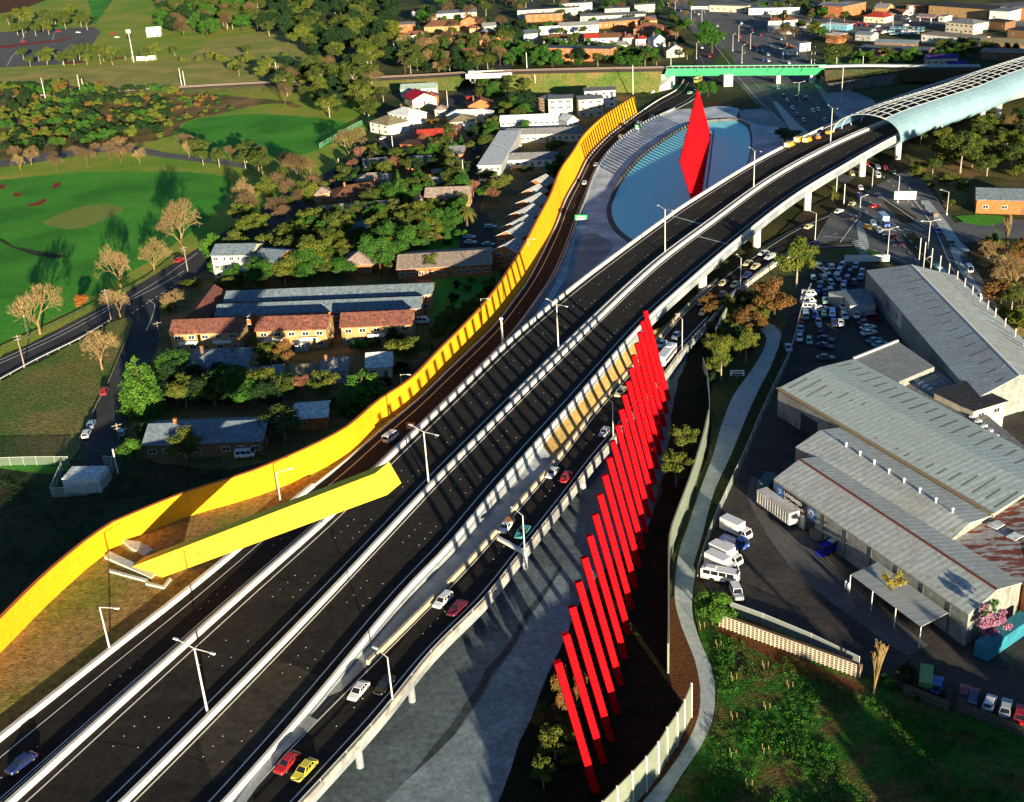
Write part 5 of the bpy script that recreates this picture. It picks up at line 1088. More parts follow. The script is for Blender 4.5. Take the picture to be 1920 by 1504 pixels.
T('rust',540,692,635,40,'brownish gum tree at the right end of the middle brick flats')
T('olive',536,596,571,28,'small round tree poking over the nearer blue terrace roof, left')
T('olive',611,598,568,26,'small round tree poking over the nearer blue terrace roof, right')
T('bush_green',690,655,630,56,'bright bush in front of the brick flats nearest the wall')
T('bush_dark',742,654,612,40,'dark bush at the right corner of the brick flats nearest the wall')
T('bare',326,592,542,50,'bare tree left of the dark terracotta roofed house')
T('bush_olive',318,585,565,30,'olive shrub at the street corner under the bare tree')
T('bright',402,497,432,0 or 46,'feathery bright green tree left of the cream flats')
T('green',406,520,480,36,'small green tree in front of the cream flats')
T('olive',500,526,484,50,'olive tree in front of the brick wing of the flats')
T('bush_rust',452,545,512,34,'reddish bush below the cream flats')
T('bush_olive',415,536,518,38,'round olive bush by the corner of the avenue and flats')
T('bush_olive',362,532,518,42,'low olive bush at the corner where the avenue meets the side street')
T('green',478,436,396,44,'round green tree beside the avenue above the cream flats')
T('green',530,520,476,36,'green tree at the right end of the brick flats wing')
T('olive',585,520,440,72,'tall gum tree left of the tan hipped bungalow')
T('olive',630,470,434,58,'rust tinged gum tree above the tan hipped bungalow')
T('green',715,520,436,70,'tall leafy green tree right of the tan hipped bungalow')
T('olive',615,520,470,48,'gum tree directly left of the tan hipped bungalow')
T('green',575,432,396,62,'broad green tree in front of the long tan wing')
T('green',640,436,398,44,'leafy tree in front of the long tan wing, right of the broad one')
T('olive',725,425,384,52,'gum tree at the right end of the long tan wing')
T('gum',740,455,405,42,'gum tree between the palm and the leafy green tree')
T('palm',764,432,374,36,'feathery palm left of the courtyard lawn')
T('palm',877,434,380,38,'feathery palm beside the driveway right of the courtyard lawn')
T('spiregreen',840,458,425,15,'slim green cypress standing on the courtyard lawn')
T('bush_green',866,448,428,26,'round bush under the right palm')
T('bare_red',826,458,440,14,'tiny bare shrub left of the slim lawn cypress')
T('bush_olive',820,413,396,16,'small trimmed bush at the top of the courtyard lawn')
T('olive',806,512,474,40,'small gum in front of the nursing home roof, left')
T('olive',745,512,486,40,'bare looking grey tree left of the nursing home roof')
T('gum',808,518,484,26,'dark gum in front of the nursing home roof, right')
T('bright',906,372,345,30,'bright lime green tree beside the side street')
T('bare_red',930,384,352,30,'orange tinted bare tree between the lime tree and the gabled units')
T('bare_red',888,372,337,22,'red twigged tree left of the lime green tree')
T('olive',940,366,322,40,'gum tree left of the stepped gabled units')
T('gum',915,340,318,36,'gum tree below the white roofed hall')
T('bare_red',968,330,309,20,'bare orange tree above the stepped gabled units')
T('olive',988,330,310,26,'gum tree between the terrace and the stepped gabled units')
T('bush_olive',1040,282,256,38,'golden rounded bush beside the yellow wall')
T('gold',772,355,328,0 or 24,'thin tree behind the two storey tan house')
T('gum',840,335,300,30,'tall gum left of the side street below the brick house')
T('spiregreen',752,388,315,28,'tall dark green tree behind the large brown tiled house')
T('gum',776,380,330,32,'gum tree right of the tall dark green tree')
T('gum',838,285,250,26,'gum beside the bright orange brick house')
T('spiregreen',866,280,250,10,'slim tree at the head of the brick cottages')
T('bush_green',846,292,262,26,'green garden tree above the small grey roofed house')
T('bush_rust',812,238,218,24,'reddish garden tree left of the white tan roofed house')
T('gum',735,240,218,24,'round green tree in front of the white corner house')
T('gum',770,222,204,24,'tree right of the large white house')
T('gum',910,178,152,38,'gum tree beside the rail bridge')
T('bare_dark',1104,214,192,30,'bare brown tree in front of the right cream flats')
T('dark',985,214,165,40,'large dark evergreen left of the cream flats')
T('dark',962,212,172,34,'dark evergreen at the left of the dark pair by the flats')
T('bush_green',1000,70,46,30,'green garden bush left of the stepped white terrace')
T('green',1335,100,40,66,'large flat topped tree on the median of the arterial road')
T('bush_green',1328,182,146,36,'rounded tree on the soil above the pond')
T('olive',1493,540,442,66,'tall leafy gum left of the crowded car yard')
T('rust',1452,596,520,70,'rust coloured tree below the tall leafy gum')
T('rust',1400,615,575,54,'rust tinged tree between the right ramp and the path')
T('olive',1352,712,620,48,'olive gum beside the path bend, left of the pair')
T('olive',1398,680,612,44,'olive gum beside the path bend, right of the pair')
T('olive',1282,862,790,52,'spreading olive tree on the dark bank right of the red beams')
T('olive',1268,912,840,56,'lower olive tree on the dark bank beside the red beams')
T('olive',1042,1424,1360,66,'yellow green tree at the foot of the nearest red beam')
T('olive',1020,1480,1415,42,'small yellow green tree at the bottom edge left of the red beams')
T('rust',1062,1360,1245,40,'thin brown tree behind the nearest red beams')
T('rust',1088,1330,1255,34,'thin brown tree between the second and third red beams')
T('bright',1336,1172,1112,76,'bright green bush by the white van and the path')
T('poplar',1638,1304,1196,30,'slim bare poplar at the end of the lattice wall')
T('poplar',1882,490,400,16,'tall pale bare poplar at the right roadside')
T('spiregreen',1862,478,422,18,'dark green conifer beside the tall pale poplar')
T('bare',1900,555,470,70,'spreading bare tree at the right edge beside the road')
T('bare',1870,530,480,36,'small bare tree left of the spreading one at the right edge')
T('rust',1912,508,440,38,'autumn tree behind the bare trees at the right edge')
T('gum',1726,275,226,26,'small gum pressed against the shell of the tube')
T('gum',1800,325,244,66,'big gum tree between the tube and the blue roofed building')
T('gum',1748,330,296,32,'rounded gum left of the big gum under the tube')
T('gum',1850,330,290,48,'gum tree above the blue roofed building')
T('gum',1895,320,270,50,'gum tree at the right edge above the blue roofed building')
T('bare',1890,255,210,30,'pale bare shrub under the tube at the right edge')
T('dark',1820,270,236,46,'dark tree in the shade behind the big gum')
T('gum',1476,268,240,48,'round dark tree beside the orange works vehicles')
T('bush_rust',1725,330,310,22,'reddish bush by the road under the tube')
T('gum',1568,128,78,56,'round gum beside the far junction and the green bridge')
T('bare_dark',1578,90,62,32,'bare brown tree above the round gum')
T('olive',1530,70,40,34,'dark garden tree left of the orange brick house')
T('bare_dark',1472,76,50,48,'bare grey tree by the far traffic lights')
T('gum',1460,25,0,28,'street tree at the top edge above the twin white houses')
T('gum',1498,25,0,28,'second street tree at the top edge above the twin white houses')
T('bush_green',1560,128,108,26,'green bush at the railway beside the round gum')
T('gold',1672,1110,1066,46,'rounded yellow bush sitting on the corrugated awning',z=4.3)
T('bush_olive',1562,380,345,16,'small dense green tree on the soil below the freeway')
for i,(x,y,yt,w_) in enumerate(((1010,470,440,26),(990,500,470,26),(1020,440,405,26),(1034,400,370,26),(1044,370,335,24),(1052,335,300,24),(975,520,488,24),(962,540,510,24),(1060,310,285,22))):
    T('bush_green' if i%3 else 'bush_olive',x-14,y,yt,w_+6,'dense hedge bush in the strip between the gabled units and the yellow wall','bushes of the hedge along the yellow wall')
for i,(x,y,yt,w_) in enumerate(((845,610,568,48),(872,600,566,44),(905,560,540,24),(830,625,590,30),(815,690,655,22))): T('bush_olive',x,y,yt,w_,['big sunlit bush behind the middle of the yellow wall','second sunlit bush behind the middle of the yellow wall','small bush behind the yellow wall by a lamp','shaded bush left of the two sunlit bushes','small bush beside the large gum at the yellow wall'][i])
# --- groves
grove([(470,5),(560,0),(640,0),(760,0),(742,30),(740,80),(735,150),(690,190),(640,175),(600,120),(560,90),(480,60)],110,['gum','gum','olive','dark','dark'],(13,21),'in the dense grove left of the far houses',1,7.5)
grove([(300,0),(460,0),(480,50),(440,72),(330,72),(290,40)],64,['gum','gum','green','dark','bare_dark'],(13,20),'in the park grove at the top left',2,7.5)
grove([(520,130),(620,130),(720,190),(700,235),(660,235),(560,205),(520,195),(480,170)],40,['gum','olive','dark','bare_dark'],(9,16),'on the slope below the railway',3,6.5)
grove([(0,168),(120,162),(330,175),(320,230),(300,262),(180,268),(60,285),(0,290)],285,['bush_olive','bush_olive','bush_green','bush_rust','bush_dark','bush_dark','bush_olive','bush_dark','bush_dark'],(3,7.5),'in the scrub between the railway and the park path',4,3.4,'scrub bushes between the railway and the path')
grove([(330,180),(420,178),(440,205),(380,220),(335,235)],26,['bush_green','bush_olive','bush_rust'],(2,4),'on the bare mound beside the upper field',5,4)
grove([(0,50),(80,30),(200,45),(190,62),(60,70),(0,75)],24,['gum','olive','gum'],(11,17),'around the car park at the far left',6,8)
grove([(40,112),(130,108),(240,108),(330,100),(330,116),(240,122),(120,124),(50,126)],26,['gum','olive','gum'],(8,13),'in the row below the car park',7,7)
grove([(740,90),(960,80),(955,130),(860,150),(760,150)],60,['dark','gum','bare_dark','spiregreen','bare','gum'],(8,14),'in the gardens above the rail bridge',8,6)
grove([(960,95),(1030,90),(1150,105),(1240,100),(1240,128),(1040,128),(960,128)],56,['green','dark','gum','bush_green'],(6,11),'in the green belt above the railway',9,5)
grove([(790,10),(1000,0),(1000,80),(960,90),(780,85)],52,['gum','dark','green','bare_dark'],(7,13),'between the far brick houses',10,6.5)
grove([(1000,0),(1240,0),(1290,60),(1300,110),(1250,120),(1010,80)],56,['gum','dark','bare_dark','green'],(5,10),'between the far terraces',11,6.5)
grove([(320,690),(470,690),(540,700),(560,760),(500,780),(330,770),(300,720)],72,['green','bush_dark','olive','green','gum','dark'],(5,11),'in the shaded gardens below the brick flats',12,4.2)
grove([(420,500),(560,450),(690,400),(860,330),(880,420),(760,500),(560,545),(430,548)],110,['gum','olive','green','green','olive','gum'],(6,12),'in the gardens round the courtyard',13,5)
grove([(540,400),(640,335),(700,290),(760,300),(860,250),(850,330),(740,330),(600,385)],64,['gum','olive','green','bare_red','dark'],(4,9),'in the gardens along the avenue',14,5)
grove([(430,420),(560,350),(600,370),(520,440),(440,470)],12,['gum','dark','olive','bare_dark'],(9,14),'where the avenue bends behind the field',15,7)
grove([(330,285),(480,300),(560,318),(600,330),(560,350),(470,330),(330,300)],16,['bare','bare_dark','gum'],(7,11),'along the park path by the upper field',16,7)
grove([(30,305),(280,285),(300,305),(160,318),(30,325)],13,['bare','bare_dark'],(7,10),'between the park path and the sports field',17,8)
grove([(330,120),(520,90),(560,120),(500,150),(400,150)],14,['gum','bush_olive','bush_olive'],(4,10),'on the dry slope above the railway',18,7)
grove([(620,760),(740,690),(760,700),(640,790),(560,830)],10,['bush_dark','bush_green'],(2.5,5),'in the shade along the back of the yellow wall',19,5)
grove([(1700,300),(1800,330),(1810,380),(1780,390),(1720,350)],10,['bush_olive','bush_rust','gum'],(2,6),'beside the road below the tube',20,5)
grove([(1740,275),(1960,232),(1960,330),(1850,330),(1760,305)],44,['gum','olive','dark','bush_olive'],(6,11),'under the far side of the tube',21,7)
grove([(1575,125),(1640,108),(1740,112),(1830,98),(1830,112),(1700,128),(1590,132)],24,['bright','green','gum','dark'],(5,9),'along the railway station',22,6)
grove([(1760,90),(1920,88),(1920,110),(1860,112),(1760,105)],12,['dark','gum'],(6,10),'in the shade behind the tube',23,7)
grove([(1840,465),(1920,470),(1920,660),(1880,600)],34,['bush_olive','bush_rust','bare','bare_dark','gum'],(3,9),'on the roadside verge at the right edge',24,4.5)
grove([(1335,560),(1420,560),(1440,610),(1360,700),(1335,720)],34,['bush_olive','bush_rust','olive','bush_dark'],(2,6.5),'on the bank beside the path bend',25,3.6)
grove([(1010,1330),(1075,1240),(1090,1330),(1070,1440),(1010,1500)],10,['bush_olive','bush_rust','bush_dark'],(2,4.5),'on the creek bank at the foot of the red beams',26,3.5)
grove([(1150,135),(1240,135),(1240,170),(1200,190),(1150,175)],8,['bush_green','bush_olive'],(1.5,3),'on the slope beside the footway',27,4)
grove([(860,330),(900,150),(1000,170),(1010,235),(930,330)],44,['gum','green','olive','dark'],(5,10),'between the houses of the side street',31,5)
grove([(1400,0),(1560,0),(1600,50),(1500,90),(1440,60)],30,['gum','bare_dark','bush_green','dark'],(5,10),'round the white houses of the far junction',32,6.5)
grove([(830,560),(900,500),(930,505),(930,560),(850,620),(800,640)],10,['bush_dark','bush_olive'],(2,4),'on the dark plot behind the yellow wall',33,5)
grove([(1310,60),(1240,10),(1290,0),(1330,40)],9,['bare_dark','gum'],(6,9),'along the left side of the arterial road',28,6)
grove([(1660,1285),(1700,1270),(1760,1310),(1740,1325)],6,['bush_green','bush_dark'],(2,3.5),'by the dark fence below the yard',29,3)
# unseen trees added out of frame to shade the creek and the lawn
rs=random.Random(77); v=[]; cl=[]
for (x0,x1,y0,y1,n,h0,h1) in ((16,58,20,84,16,10,13),(58,80,36,72,12,8,11),(82,136,34,86,34,13,18),(150,270,30,110,34,15,21)):
    for _ in range(n):
        x=rs.uniform(x0,x1); y=rs.uniform(y0,y1); h=rs.uniform(h0,h1)
        for k in range(6): cl.append((x+rs.uniform(-2.5,2.5),y+rs.uniform(-2.5,2.5),h*rs.uniform(.25,.92),rs.uniform(2.2,3.6)))
me=crown_mesh('shade_trees',LF_GUM,cl,7,1.05,rs); o=bpy.data.objects.new('shade_trees',me); COL.objects.link(o); tag(o,kind='stuff'); o['label']='unseen gum trees added to shade the creek and the lawn'

# tufts of rough growth on the lawn and weeds on the creek bank
def tufts(name,pl,n,m,rs,r0,r1,k,label,sz=.20):
    W=[(P(*p).x,P(*p).y) for p in pl]; xs=[a for a,b in W]; ys=[b for a,b in W]; cl=[]; t=0
    while len(cl)<n and t<n*40:
        t+=1; x=rs.uniform(min(xs),max(xs)); y=rs.uniform(min(ys),max(ys))
        if not inside(x,y,W) or noise.noise(Vector((x*.11,y*.11,3)))<rs.uniform(-.25,.25): continue
        r=rs.uniform(r0,r1); cl.append((x,y,.25+r*.12,r))
    me=crown_mesh(name,m,cl,k,sz,rs,.35); o=bpy.data.objects.new(name,me); COL.objects.link(o); tag(o,label,kind='stuff'); return o
rs=random.Random(21)
tufts('ground_cover',[(1345,1190),(1480,1235),(1600,1300),(1760,1345),(1900,1400),(1900,1620),(1240,1620),(1330,1400),(1350,1300),(1340,1240)],1500,leafm('lawn_tufts',(.030,.13,.012),(.05,.18,.016),(.05,.085,.016)),rs,.5,1.1,11,'low green tufts growing over the rough lawn')
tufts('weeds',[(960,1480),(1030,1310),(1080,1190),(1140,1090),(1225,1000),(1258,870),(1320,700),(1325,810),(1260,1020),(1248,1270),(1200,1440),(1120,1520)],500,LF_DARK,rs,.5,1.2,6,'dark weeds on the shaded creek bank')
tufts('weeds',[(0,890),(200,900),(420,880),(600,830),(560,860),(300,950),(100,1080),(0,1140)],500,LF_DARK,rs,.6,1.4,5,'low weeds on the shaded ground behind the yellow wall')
tufts('grass_tufts',[(0,730),(150,650),(230,600),(200,720),(150,830),(0,865)],600,leafm('reserve_tufts',(.10,.13,.03),(.17,.14,.05),(.07,.11,.02)),rs,.4,.8,5,'dry tufts on the worn reserve grass',.12)
# ---------------------------------------------------------------- sound tube
STEEL=mat('tube_steel',(.62,.64,.62),col2=(.54,.56,.55),scale=.8,rough=.45,spec=.5); SHELL=mat('tube_shell',(.26,.40,.45),col2=(.22,.35,.40),scale=.25,rough=.38,spec=.5,grain=.08); TGLASS=mat('tube_glazing',(.16,.30,.42),rough=.2,spec=.6)
TR_=crv([(1690,262),(1740,240),(1815,214),(1866,196),(1920,172),(2010,140),(2110,108)],lambda y:9.0,3.0)
TR_=resamp(TR_,88)
TW=31.0; TH=9.2
def tube_pt(i,a,k=1.0):
    """a=0 right foot, pi left foot"""
    p=TR_[i]; r=right(tang(TR_,i)); c=p-r*(TW/2)
    return c+r*(TW/2*k*math.cos(a))+Vector((0,0,(TH*k*math.sin(a)) if a>=0 else (TW/2*.35*k*math.sin(a))))
tube=thing('sound_tube','huge steel sound tube with a lattice roof and pale blue shell over the freeway','tunnel',TR_[0],world=True)
n=len(TR_)
f=MB(); AN=[-1.15+ (1.05+1.15)*k/14 for k in range(15)]
for i in range(n-1):
    for a,b in zip(AN,AN[1:]): f.face([tube_pt(i,a),tube_pt(i+1,a),tube_pt(i+1,b),tube_pt(i,b)])
for i in range(n-1):
    for a,b in zip(AN,AN[1:]): f.face([tube_pt(i,a,.97),tube_pt(i,b,.97),tube_pt(i+1,b,.97),tube_pt(i+1,a,.97)])
for i in (0,):
    for a,b in zip(AN,AN[1:]): f.face([tube_pt(i,a),tube_pt(i,b),tube_pt(i,b,.97),tube_pt(i,a,.97)])
f.build('shell',SHELL,tube,smooth=True,fix=False)
f=MB()
for i in range(n-1):
    for a,b in ((2.25,2.4),(2.4,2.55),(2.55,2.7),(2.7,2.85),(2.85,3.0)): f.face([tube_pt(i,a,.99),tube_pt(i+1,a,.99),tube_pt(i+1,b,.99),tube_pt(i,b,.99)])
f.build('side_glazing',TGLASS,tube,smooth=True,fix=False)
for i in range(0,n,3):
    f=MB(); A_=[1.0+(math.pi-1.0)*k/22 for k in range(23)]; d=tang(TR_,i)*(.5 if i==0 else .17)
    for a,b in zip(A_,A_[1:]):
        q=[tube_pt(i,a,.975)-d,tube_pt(i,a,.975)+d,tube_pt(i,a,1.0)+d,tube_pt(i,a,1.0)-d]; q2=[tube_pt(i,b,.975)-d,tube_pt(i,b,.975)+d,tube_pt(i,b,1.0)+d,tube_pt(i,b,1.0)-d]; f.hexa(q+q2)
    f.build('rib',STEEL,tube,fix=False)
for a in (1.06,1.24,1.42,1.60,1.78,1.96,2.14,2.32,2.52,2.74,2.96):
    f=MB(); pts=[tube_pt(i,a,1.004) for i in range(n)]
    for p,q in zip(pts,pts[1:]): f.tube(p,q,.10,n=4,cap=False)
    f.build('rail',STEEL,tube,fix=False)
for x,y in ((1698,282),(1840,222),(1908,212),(1770,250)):
    c=P(x,y,4); i=min(range(n),key=lambda k:(TR_[k]-c).length); p=TR_[i]-right(tang(TR_,i))*2.2
    f=MB(); f.tube((p.x,p.y,-.1),(p.x,p.y,7.6),1.3,n=22); tag(f.build('freeway_pier',C_WHITE),['pale round pier under the mouth of the tube','pale round pier under the middle of the tube','pale round pier under the tube nearest the right edge','pale round pier between the tube mouth and its middle'][[1698,1840,1908,1770].index(x)],'pier')
# ---------------------------------------------------------------- railway, green bridge, white bridge
RAILB=mat('rail_ballast',(.075,.058,.042),col2=(.05,.042,.034),scale=.5,grain=.3); BR_G=mat('bridge_green',(.10,.66,.30),col2=(.09,.60,.27),scale=.2,rough=.6,spec=.2)
def ztrk(y): return 0
trk=smooth([P(-60,186,.6),P(100,178,1.0),P(350,163,1.5),P(480,156,2),P(650,148,4),P(800,141,5.5)]+[P(880,136,7.5),P(960,133,9),P(1080,130,10),P(1245,127,10.5)],6)
o=MB(); o.sweep(trk,[(-7,-1.2 if False else -.9),(7,-.9),(4.5,.2),(-4.5,.2)]); tag(o.build('railway',RAILB),kind='structure')
o=MB(); wdt=[(-14,None),(14,None)]
A=[Vector((p.x,p.y,p.z-.6)) for p in offset(trk,-5.5)]; B=[Vector((p.x,p.y,p.z-.6)) for p in offset(trk,5.5)]; A0=[Vector((p.x,p.y,-.1)) for p in offset(trk,-16)]; B0=[Vector((p.x,p.y,-.1)) for p in offset(trk,18)]
ia=[i for i,p in enumerate(trk) if px(p)[0]<872 or px(p)[0]>962]
def seg(lo,hi):
    I=[i for i,p in enumerate(trk) if lo<=px(p)[0]<=hi]
    if len(I)<2: return
    s=slice(I[0],I[-1]+1); o.strip(A[s],B[s]); o.strip(A0[s],A[s]); o.strip(B[s],B0[s])
seg(-100,884); seg(950,1246); tag(o.build('railway_embankment',G_RESERVE),kind='structure')
rl=MB()
for u in (-2.7,-1.2,1.2,2.7): rl.sweep(trk,[(u-.08,.2),(u+.08,.2),(u+.08,.36),(u-.08,.36)])
tag(rl.build('railway_track',mat('rail_steel',(.30,.22,.17),rough=.5)),kind='structure')
t=thing('rail_bridge','small white concrete rail bridge over the avenue','bridge',P(880,150),world=True)
f=MB(); q=[P(876,140,8),P(962,137,8)]; f.sweep(q,[(-5,-1.6),(5.5,-1.6),(5.5,1.2),(4.9,1.2),(4.9,-.3),(-4.4,-.3),(-4.4,1.2),(-5,1.2)]); f.build('deck',C_WHITE,t)
for x in (886,950): p=P(x,156); f=MB(); f.box(p+Vector((0,4,0)),(3.0,9,6.6)); f.build('abutment',C_WHITE,t)
t=thing('rail_bridge','long rail bridge with a bright green girder over the arterial road','bridge',P(1250,140),world=True)
g0,g1=P(1245,143,5.2),P(1538,141,5.2); g2,g3=P(1250,129,10.2),P(1548,127,10.2)
d=(g1-g0).normalized(); nb=Vector((-d.y,d.x,0))
f=MB(); f.hexa([g0,g1,g1+nb*.8,g0+nb*.8,g2,g3,g3+nb*.8,g2+nb*.8]); f.build('girder',BR_G,t)
for k in (.2,.42,.65,.86): 
    p=g0.lerp(g1,k)-nb*.05; q=g2.lerp(g3,k)-nb*.05; f=MB(); f.tube(p+Vector((0,0,.4)),q-Vector((0,0,.4)),.16,n=4); f.build('stiffener',mat('bridge_green_dark',(.04,.30,.12)),t)
f=MB(); e=nb*10; f.hexa([g0+nb*.9+Vector((0,0,3.2)),g1+nb*.9+Vector((0,0,3.2)),g1+e+Vector((0,0,3.2)),g0+e+Vector((0,0,3.2)),g0+nb*.9+Vector((0,0,4.4)),g1+nb*.9+Vector((0,0,4.4)),g1+e+Vector((0,0,4.4)),g0+e+Vector((0,0,4.4))]); f.build('deck',RAILB,t)
f=MB(); f.hexa([g0+e,g1+e,g1+e+nb*.8,g0+e+nb*.8,g2+e,g3+e,g3+e+nb*.8,g2+e+nb*.8]); f.build('girder',BR_G,t)
for x,y in ((1262,160),(1366,163),(1523,158),(1460,158)):
    p=P(x,y); f=MB(); f.box((p.x,p.y+2,-.1),(5 if x==1366 else 2.2,3,6.6)); f.build('pier',C_WHITE,t)
f=MB()
for k in range(26): p=g2.lerp(g3,k/25)+nb*.4; f.box(p,(.12,.12,1.2))
f.sweep([g2+nb*.4,g3+nb*.4],[(-.06,1.15),(.06,1.15),(.06,1.3),(-.06,1.3)]); f.build('handrail',STEEL,t,fix=False)
# abutment and footway left of the green bridge, creek wall right of it
fw=smooth([P(940,166,1),P(1000,160,2),P(1060,154,3.4),P(1140,147,4.6),P(1205,144,5.2),P(1246,142,5.4)],4)
f=MB(); f.sweep(fw,[(-2.2,-5),(2.2,-5),(2.2,.0),(2.0,.0),(2.0,1.0),(1.8,1.0),(1.8,0),(-2.2,0)]); tag(f.build('footway',C_APRON),'pale raised footway curving up to the left end of the green bridge','footway')
f=MB(); f.face([P(1217,176),P(1262,166),P(1262,144,4.8),P(1246,142,4.8)]); f.face([P(1217,176)+Vector((0,3,0)),P(1262,166)+Vector((0,3,0)),P(1262,144,4.8)+Vector((0,3,0)),P(1246,142,4.8)+Vector((0,3,0))]); tag(f.build('abutment_wall',C_WHITE),'sloping white concrete abutment at the left end of the green bridge','wall')
f=MB(); w0=[(1532,146),(1552,168),(1650,154),(1700,148),(1800,140)]
pts=[P(x,y+6,.2) for x,y in w0]; f.sweep(pts,[(-.4,-.2),(.4,-.2),(.4,5.0),(-.4,5.0)]); tag(f.build('creek_wall',C_DARK),'tall grey concrete wall of the creek channel right of the green bridge','wall')
# railway to the right of the bridge
trk2=smooth([P(1540,129,9),P(1620,127,8),P(1720,128,7),P(1840,128,6)],6); o=MB(); o.sweep(trk2,[(-8,-6),(8,-6),(5,0),(-5,0)]); tag(o.build('railway_embankment',G_SOIL),kind='structure')
f=MB(); f.sweep(offset(trk2,-4.5),[(-1.5,0),(1.5,0),(1.5,1.1),(-1.5,1.1)]); tag(f.build('platform',C_PATH),'station platform edge right of the green bridge','platform')
# ---------------------------------------------------------------- walls and fences near the creek
PANEL=mat('panel_pale',(.27,.30,.22),col2=(.22,.25,.185),scale=.35,grain=.1,rough=.5,spec=.3)
def panelwall(label,pl,tops,every,m,name='panel_wall'):
    pts=resamp(smooth([P(x,y,.25) for x,y in pl],2),every); hs=[rise(p,ty) for p,ty in zip(pts,[lin([(x,t) for x,t in tops])(px(p)[0]) for p in pts])]
    t=thing(name,label,'wall',pts[0],world=True)
    for i in range(len(pts)-1):
        f=MB(); a,b=pts[i],pts[i+1]; d=(b-a).normalized(); nn_=Vector((-d.y,d.x,0))*.08; h=(hs[i]+hs[i+1])/2
        f.hexa([a+d*.06-nn_,b-d*.06-nn_,b-d*.06+nn_,a+d*.06+nn_,a+d*.06-nn_+Vector((0,0,hs[i])),b-d*.06-nn_+Vector((0,0,hs[i+1])),b-d*.06+nn_+Vector((0,0,hs[i+1])),a+d*.06+nn_+Vector((0,0,hs[i]))]); f.build('panel',m,t)
    for p,h in zip(pts,hs): f=MB(); f.box(p-Vector((0,0,.2)),(.3,.3,h+.35)); f.build('post',C_WHITE,t,fix=False)
    return hs
panelwall('tall pale green panel wall curving along the foot of the path at the bottom',[(1040,1660),(1094,1612),(1146,1552),(1173,1524),(1196,1502),(1219,1475),(1239,1449),(1254,1419),(1272,1395),(1284,1368),(1296,1343)],[(1040,1592),(1094,1546),(1146,1488),(1196,1438),(1219,1412),(1239,1386),(1254,1359),(1272,1334),(1284,1311),(1296,1282)],12,PANEL)
def edgewall(label,pl,h,m,th=.15,name='panel_wall'):
    pts=smooth([P(x,y,.2) for x,y in pl],3); f=MB(); hh=h if callable(h) else (lambda i:h)
    f.sweep(pts,lambda i:[(-th,-.2),(th,-.2),(th,hh(i)),(-th,hh(i))]); return tag(f.build(name,m),label,'wall')
edgewall('long pale wall seen edge on along the left side of the path',[(1253,1262),(1254,1200),(1254,1100),(1256,1050),(1268,1010),(1290,950),(1306,900),(1320,850),(1328,812)],6.0,PANEL)
edgewall('thin fence seen edge on at the top of the dark bank, left of the path',[(1328,812),(1330,770),(1326,720),(1318,690)],3.0,C_GREY,.06)
edgewall('short pale wall end beside the right ramp above the path bend',[(1342,640),(1350,622),(1362,600)],4.0,PANEL)
fence('wire fence between the path and the truck yard',[(1308,1080),(1330,1010),(1350,960),(1375,905),(1400,850),(1425,790),(1450,735),(1472,690),(1490,640),(1505,580),(1520,545)],2.2,meshm('yard_mesh',(.5,.55,.5),.3),POST,5)
fence('wire fence behind the cream lattice wall',[(1370,1150),(1430,1172),(1520,1210),(1610,1254)],2.4,meshm('yard_mesh',(.5,.55,.5),.3),POST,8)
# cream lattice retaining wall
def lattice(label,a,b,z0,z1,nc,nr,m,th=.18):
    A,B=P(*a),P(*b); d=(B-A).normalized(); L=(B-A).length; r=Vector((-d.y,d.x,0)); f=MB()
    def bar(x0,x1,y0,y1,o):
        q=lambda x,y,k:A+d*x+r*(k+o)+Vector((0,0,y)); f.hexa([q(x0,y0,0),q(x1,y0,0),q(x1,y0,th),q(x0,y0,th),q(x0,y1,0),q(x1,y1,0),q(x1,y1,th),q(x0,y1,th)])
    for i in range(nc+1): x=L*i/nc; bar(max(0,x-.09),min(L,x+.09),z0,z1,-.012)
    for j in range(nr+1): y=z0+(z1-z0)*j/nr; bar(0,L,max(z0,y-.07),y+.07,0)
    o=tag(f.build('lattice_wall',m),label,'wall')
    f=MB(); f.hexa([A+r*.5+Vector((0,0,z0)),B+r*.5+Vector((0,0,z0)),B+r*.8+Vector((0,0,z0)),A+r*.8+Vector((0,0,z0)),A+r*.5+Vector((0,0,z1)),B+r*.5+Vector((0,0,z1)),B+r*.8+Vector((0,0,z1)),A+r*.8+Vector((0,0,z1))])
    q=f.build('backing',mat('soil_brown',(.16,.09,.04)),o); q.location=-o.location
lattice('cream concrete lattice wall between the lawn and the truck yard',(1348,1176),(1612,1274),0,2.6,34,6,mat('lattice_cream',(.60,.52,.38),col2=(.5,.43,.32),grain=.1))
DARKF=mat('dark_picket',(.10,.12,.10))
lattice('dark picket fence in shade below the parked cars, left length',(1692,1302),(1776,1336),0,1.6,16,2,DARKF,.08); lattice('dark picket fence in shade below the parked cars, right length',(1792,1334),(1925,1388),0,1.6,24,2,DARKF,.08)
# stakes round the young trees on the lawn
STAKE=mat('stake_wood',(.34,.24,.11),col2=(.26,.18,.08))
first=None
for x,y in ((1346,1213),(1375,1275),(1375,1348),(1373,1418),(1434,1252),(1437,1330),(1434,1410),(1403,1476),(1341,1492),(1273,1500),(1315,1178),(1480,1290)):
    if first is None:
        t=thing('tree_guard','three wooden stakes round a young planting on the rough lawn','tree stakes',P(x,y),group='stakes on the lawn')
        for a in range(3): f=MB(); f.box((.55*math.cos(a*2.1),.55*math.sin(a*2.1),-.1),(.07,.07,1.35)); f.build('stake',STAKE,t,fix=False)
        first=t
    else: c=copy_tree(first); c.location=P(x,y)
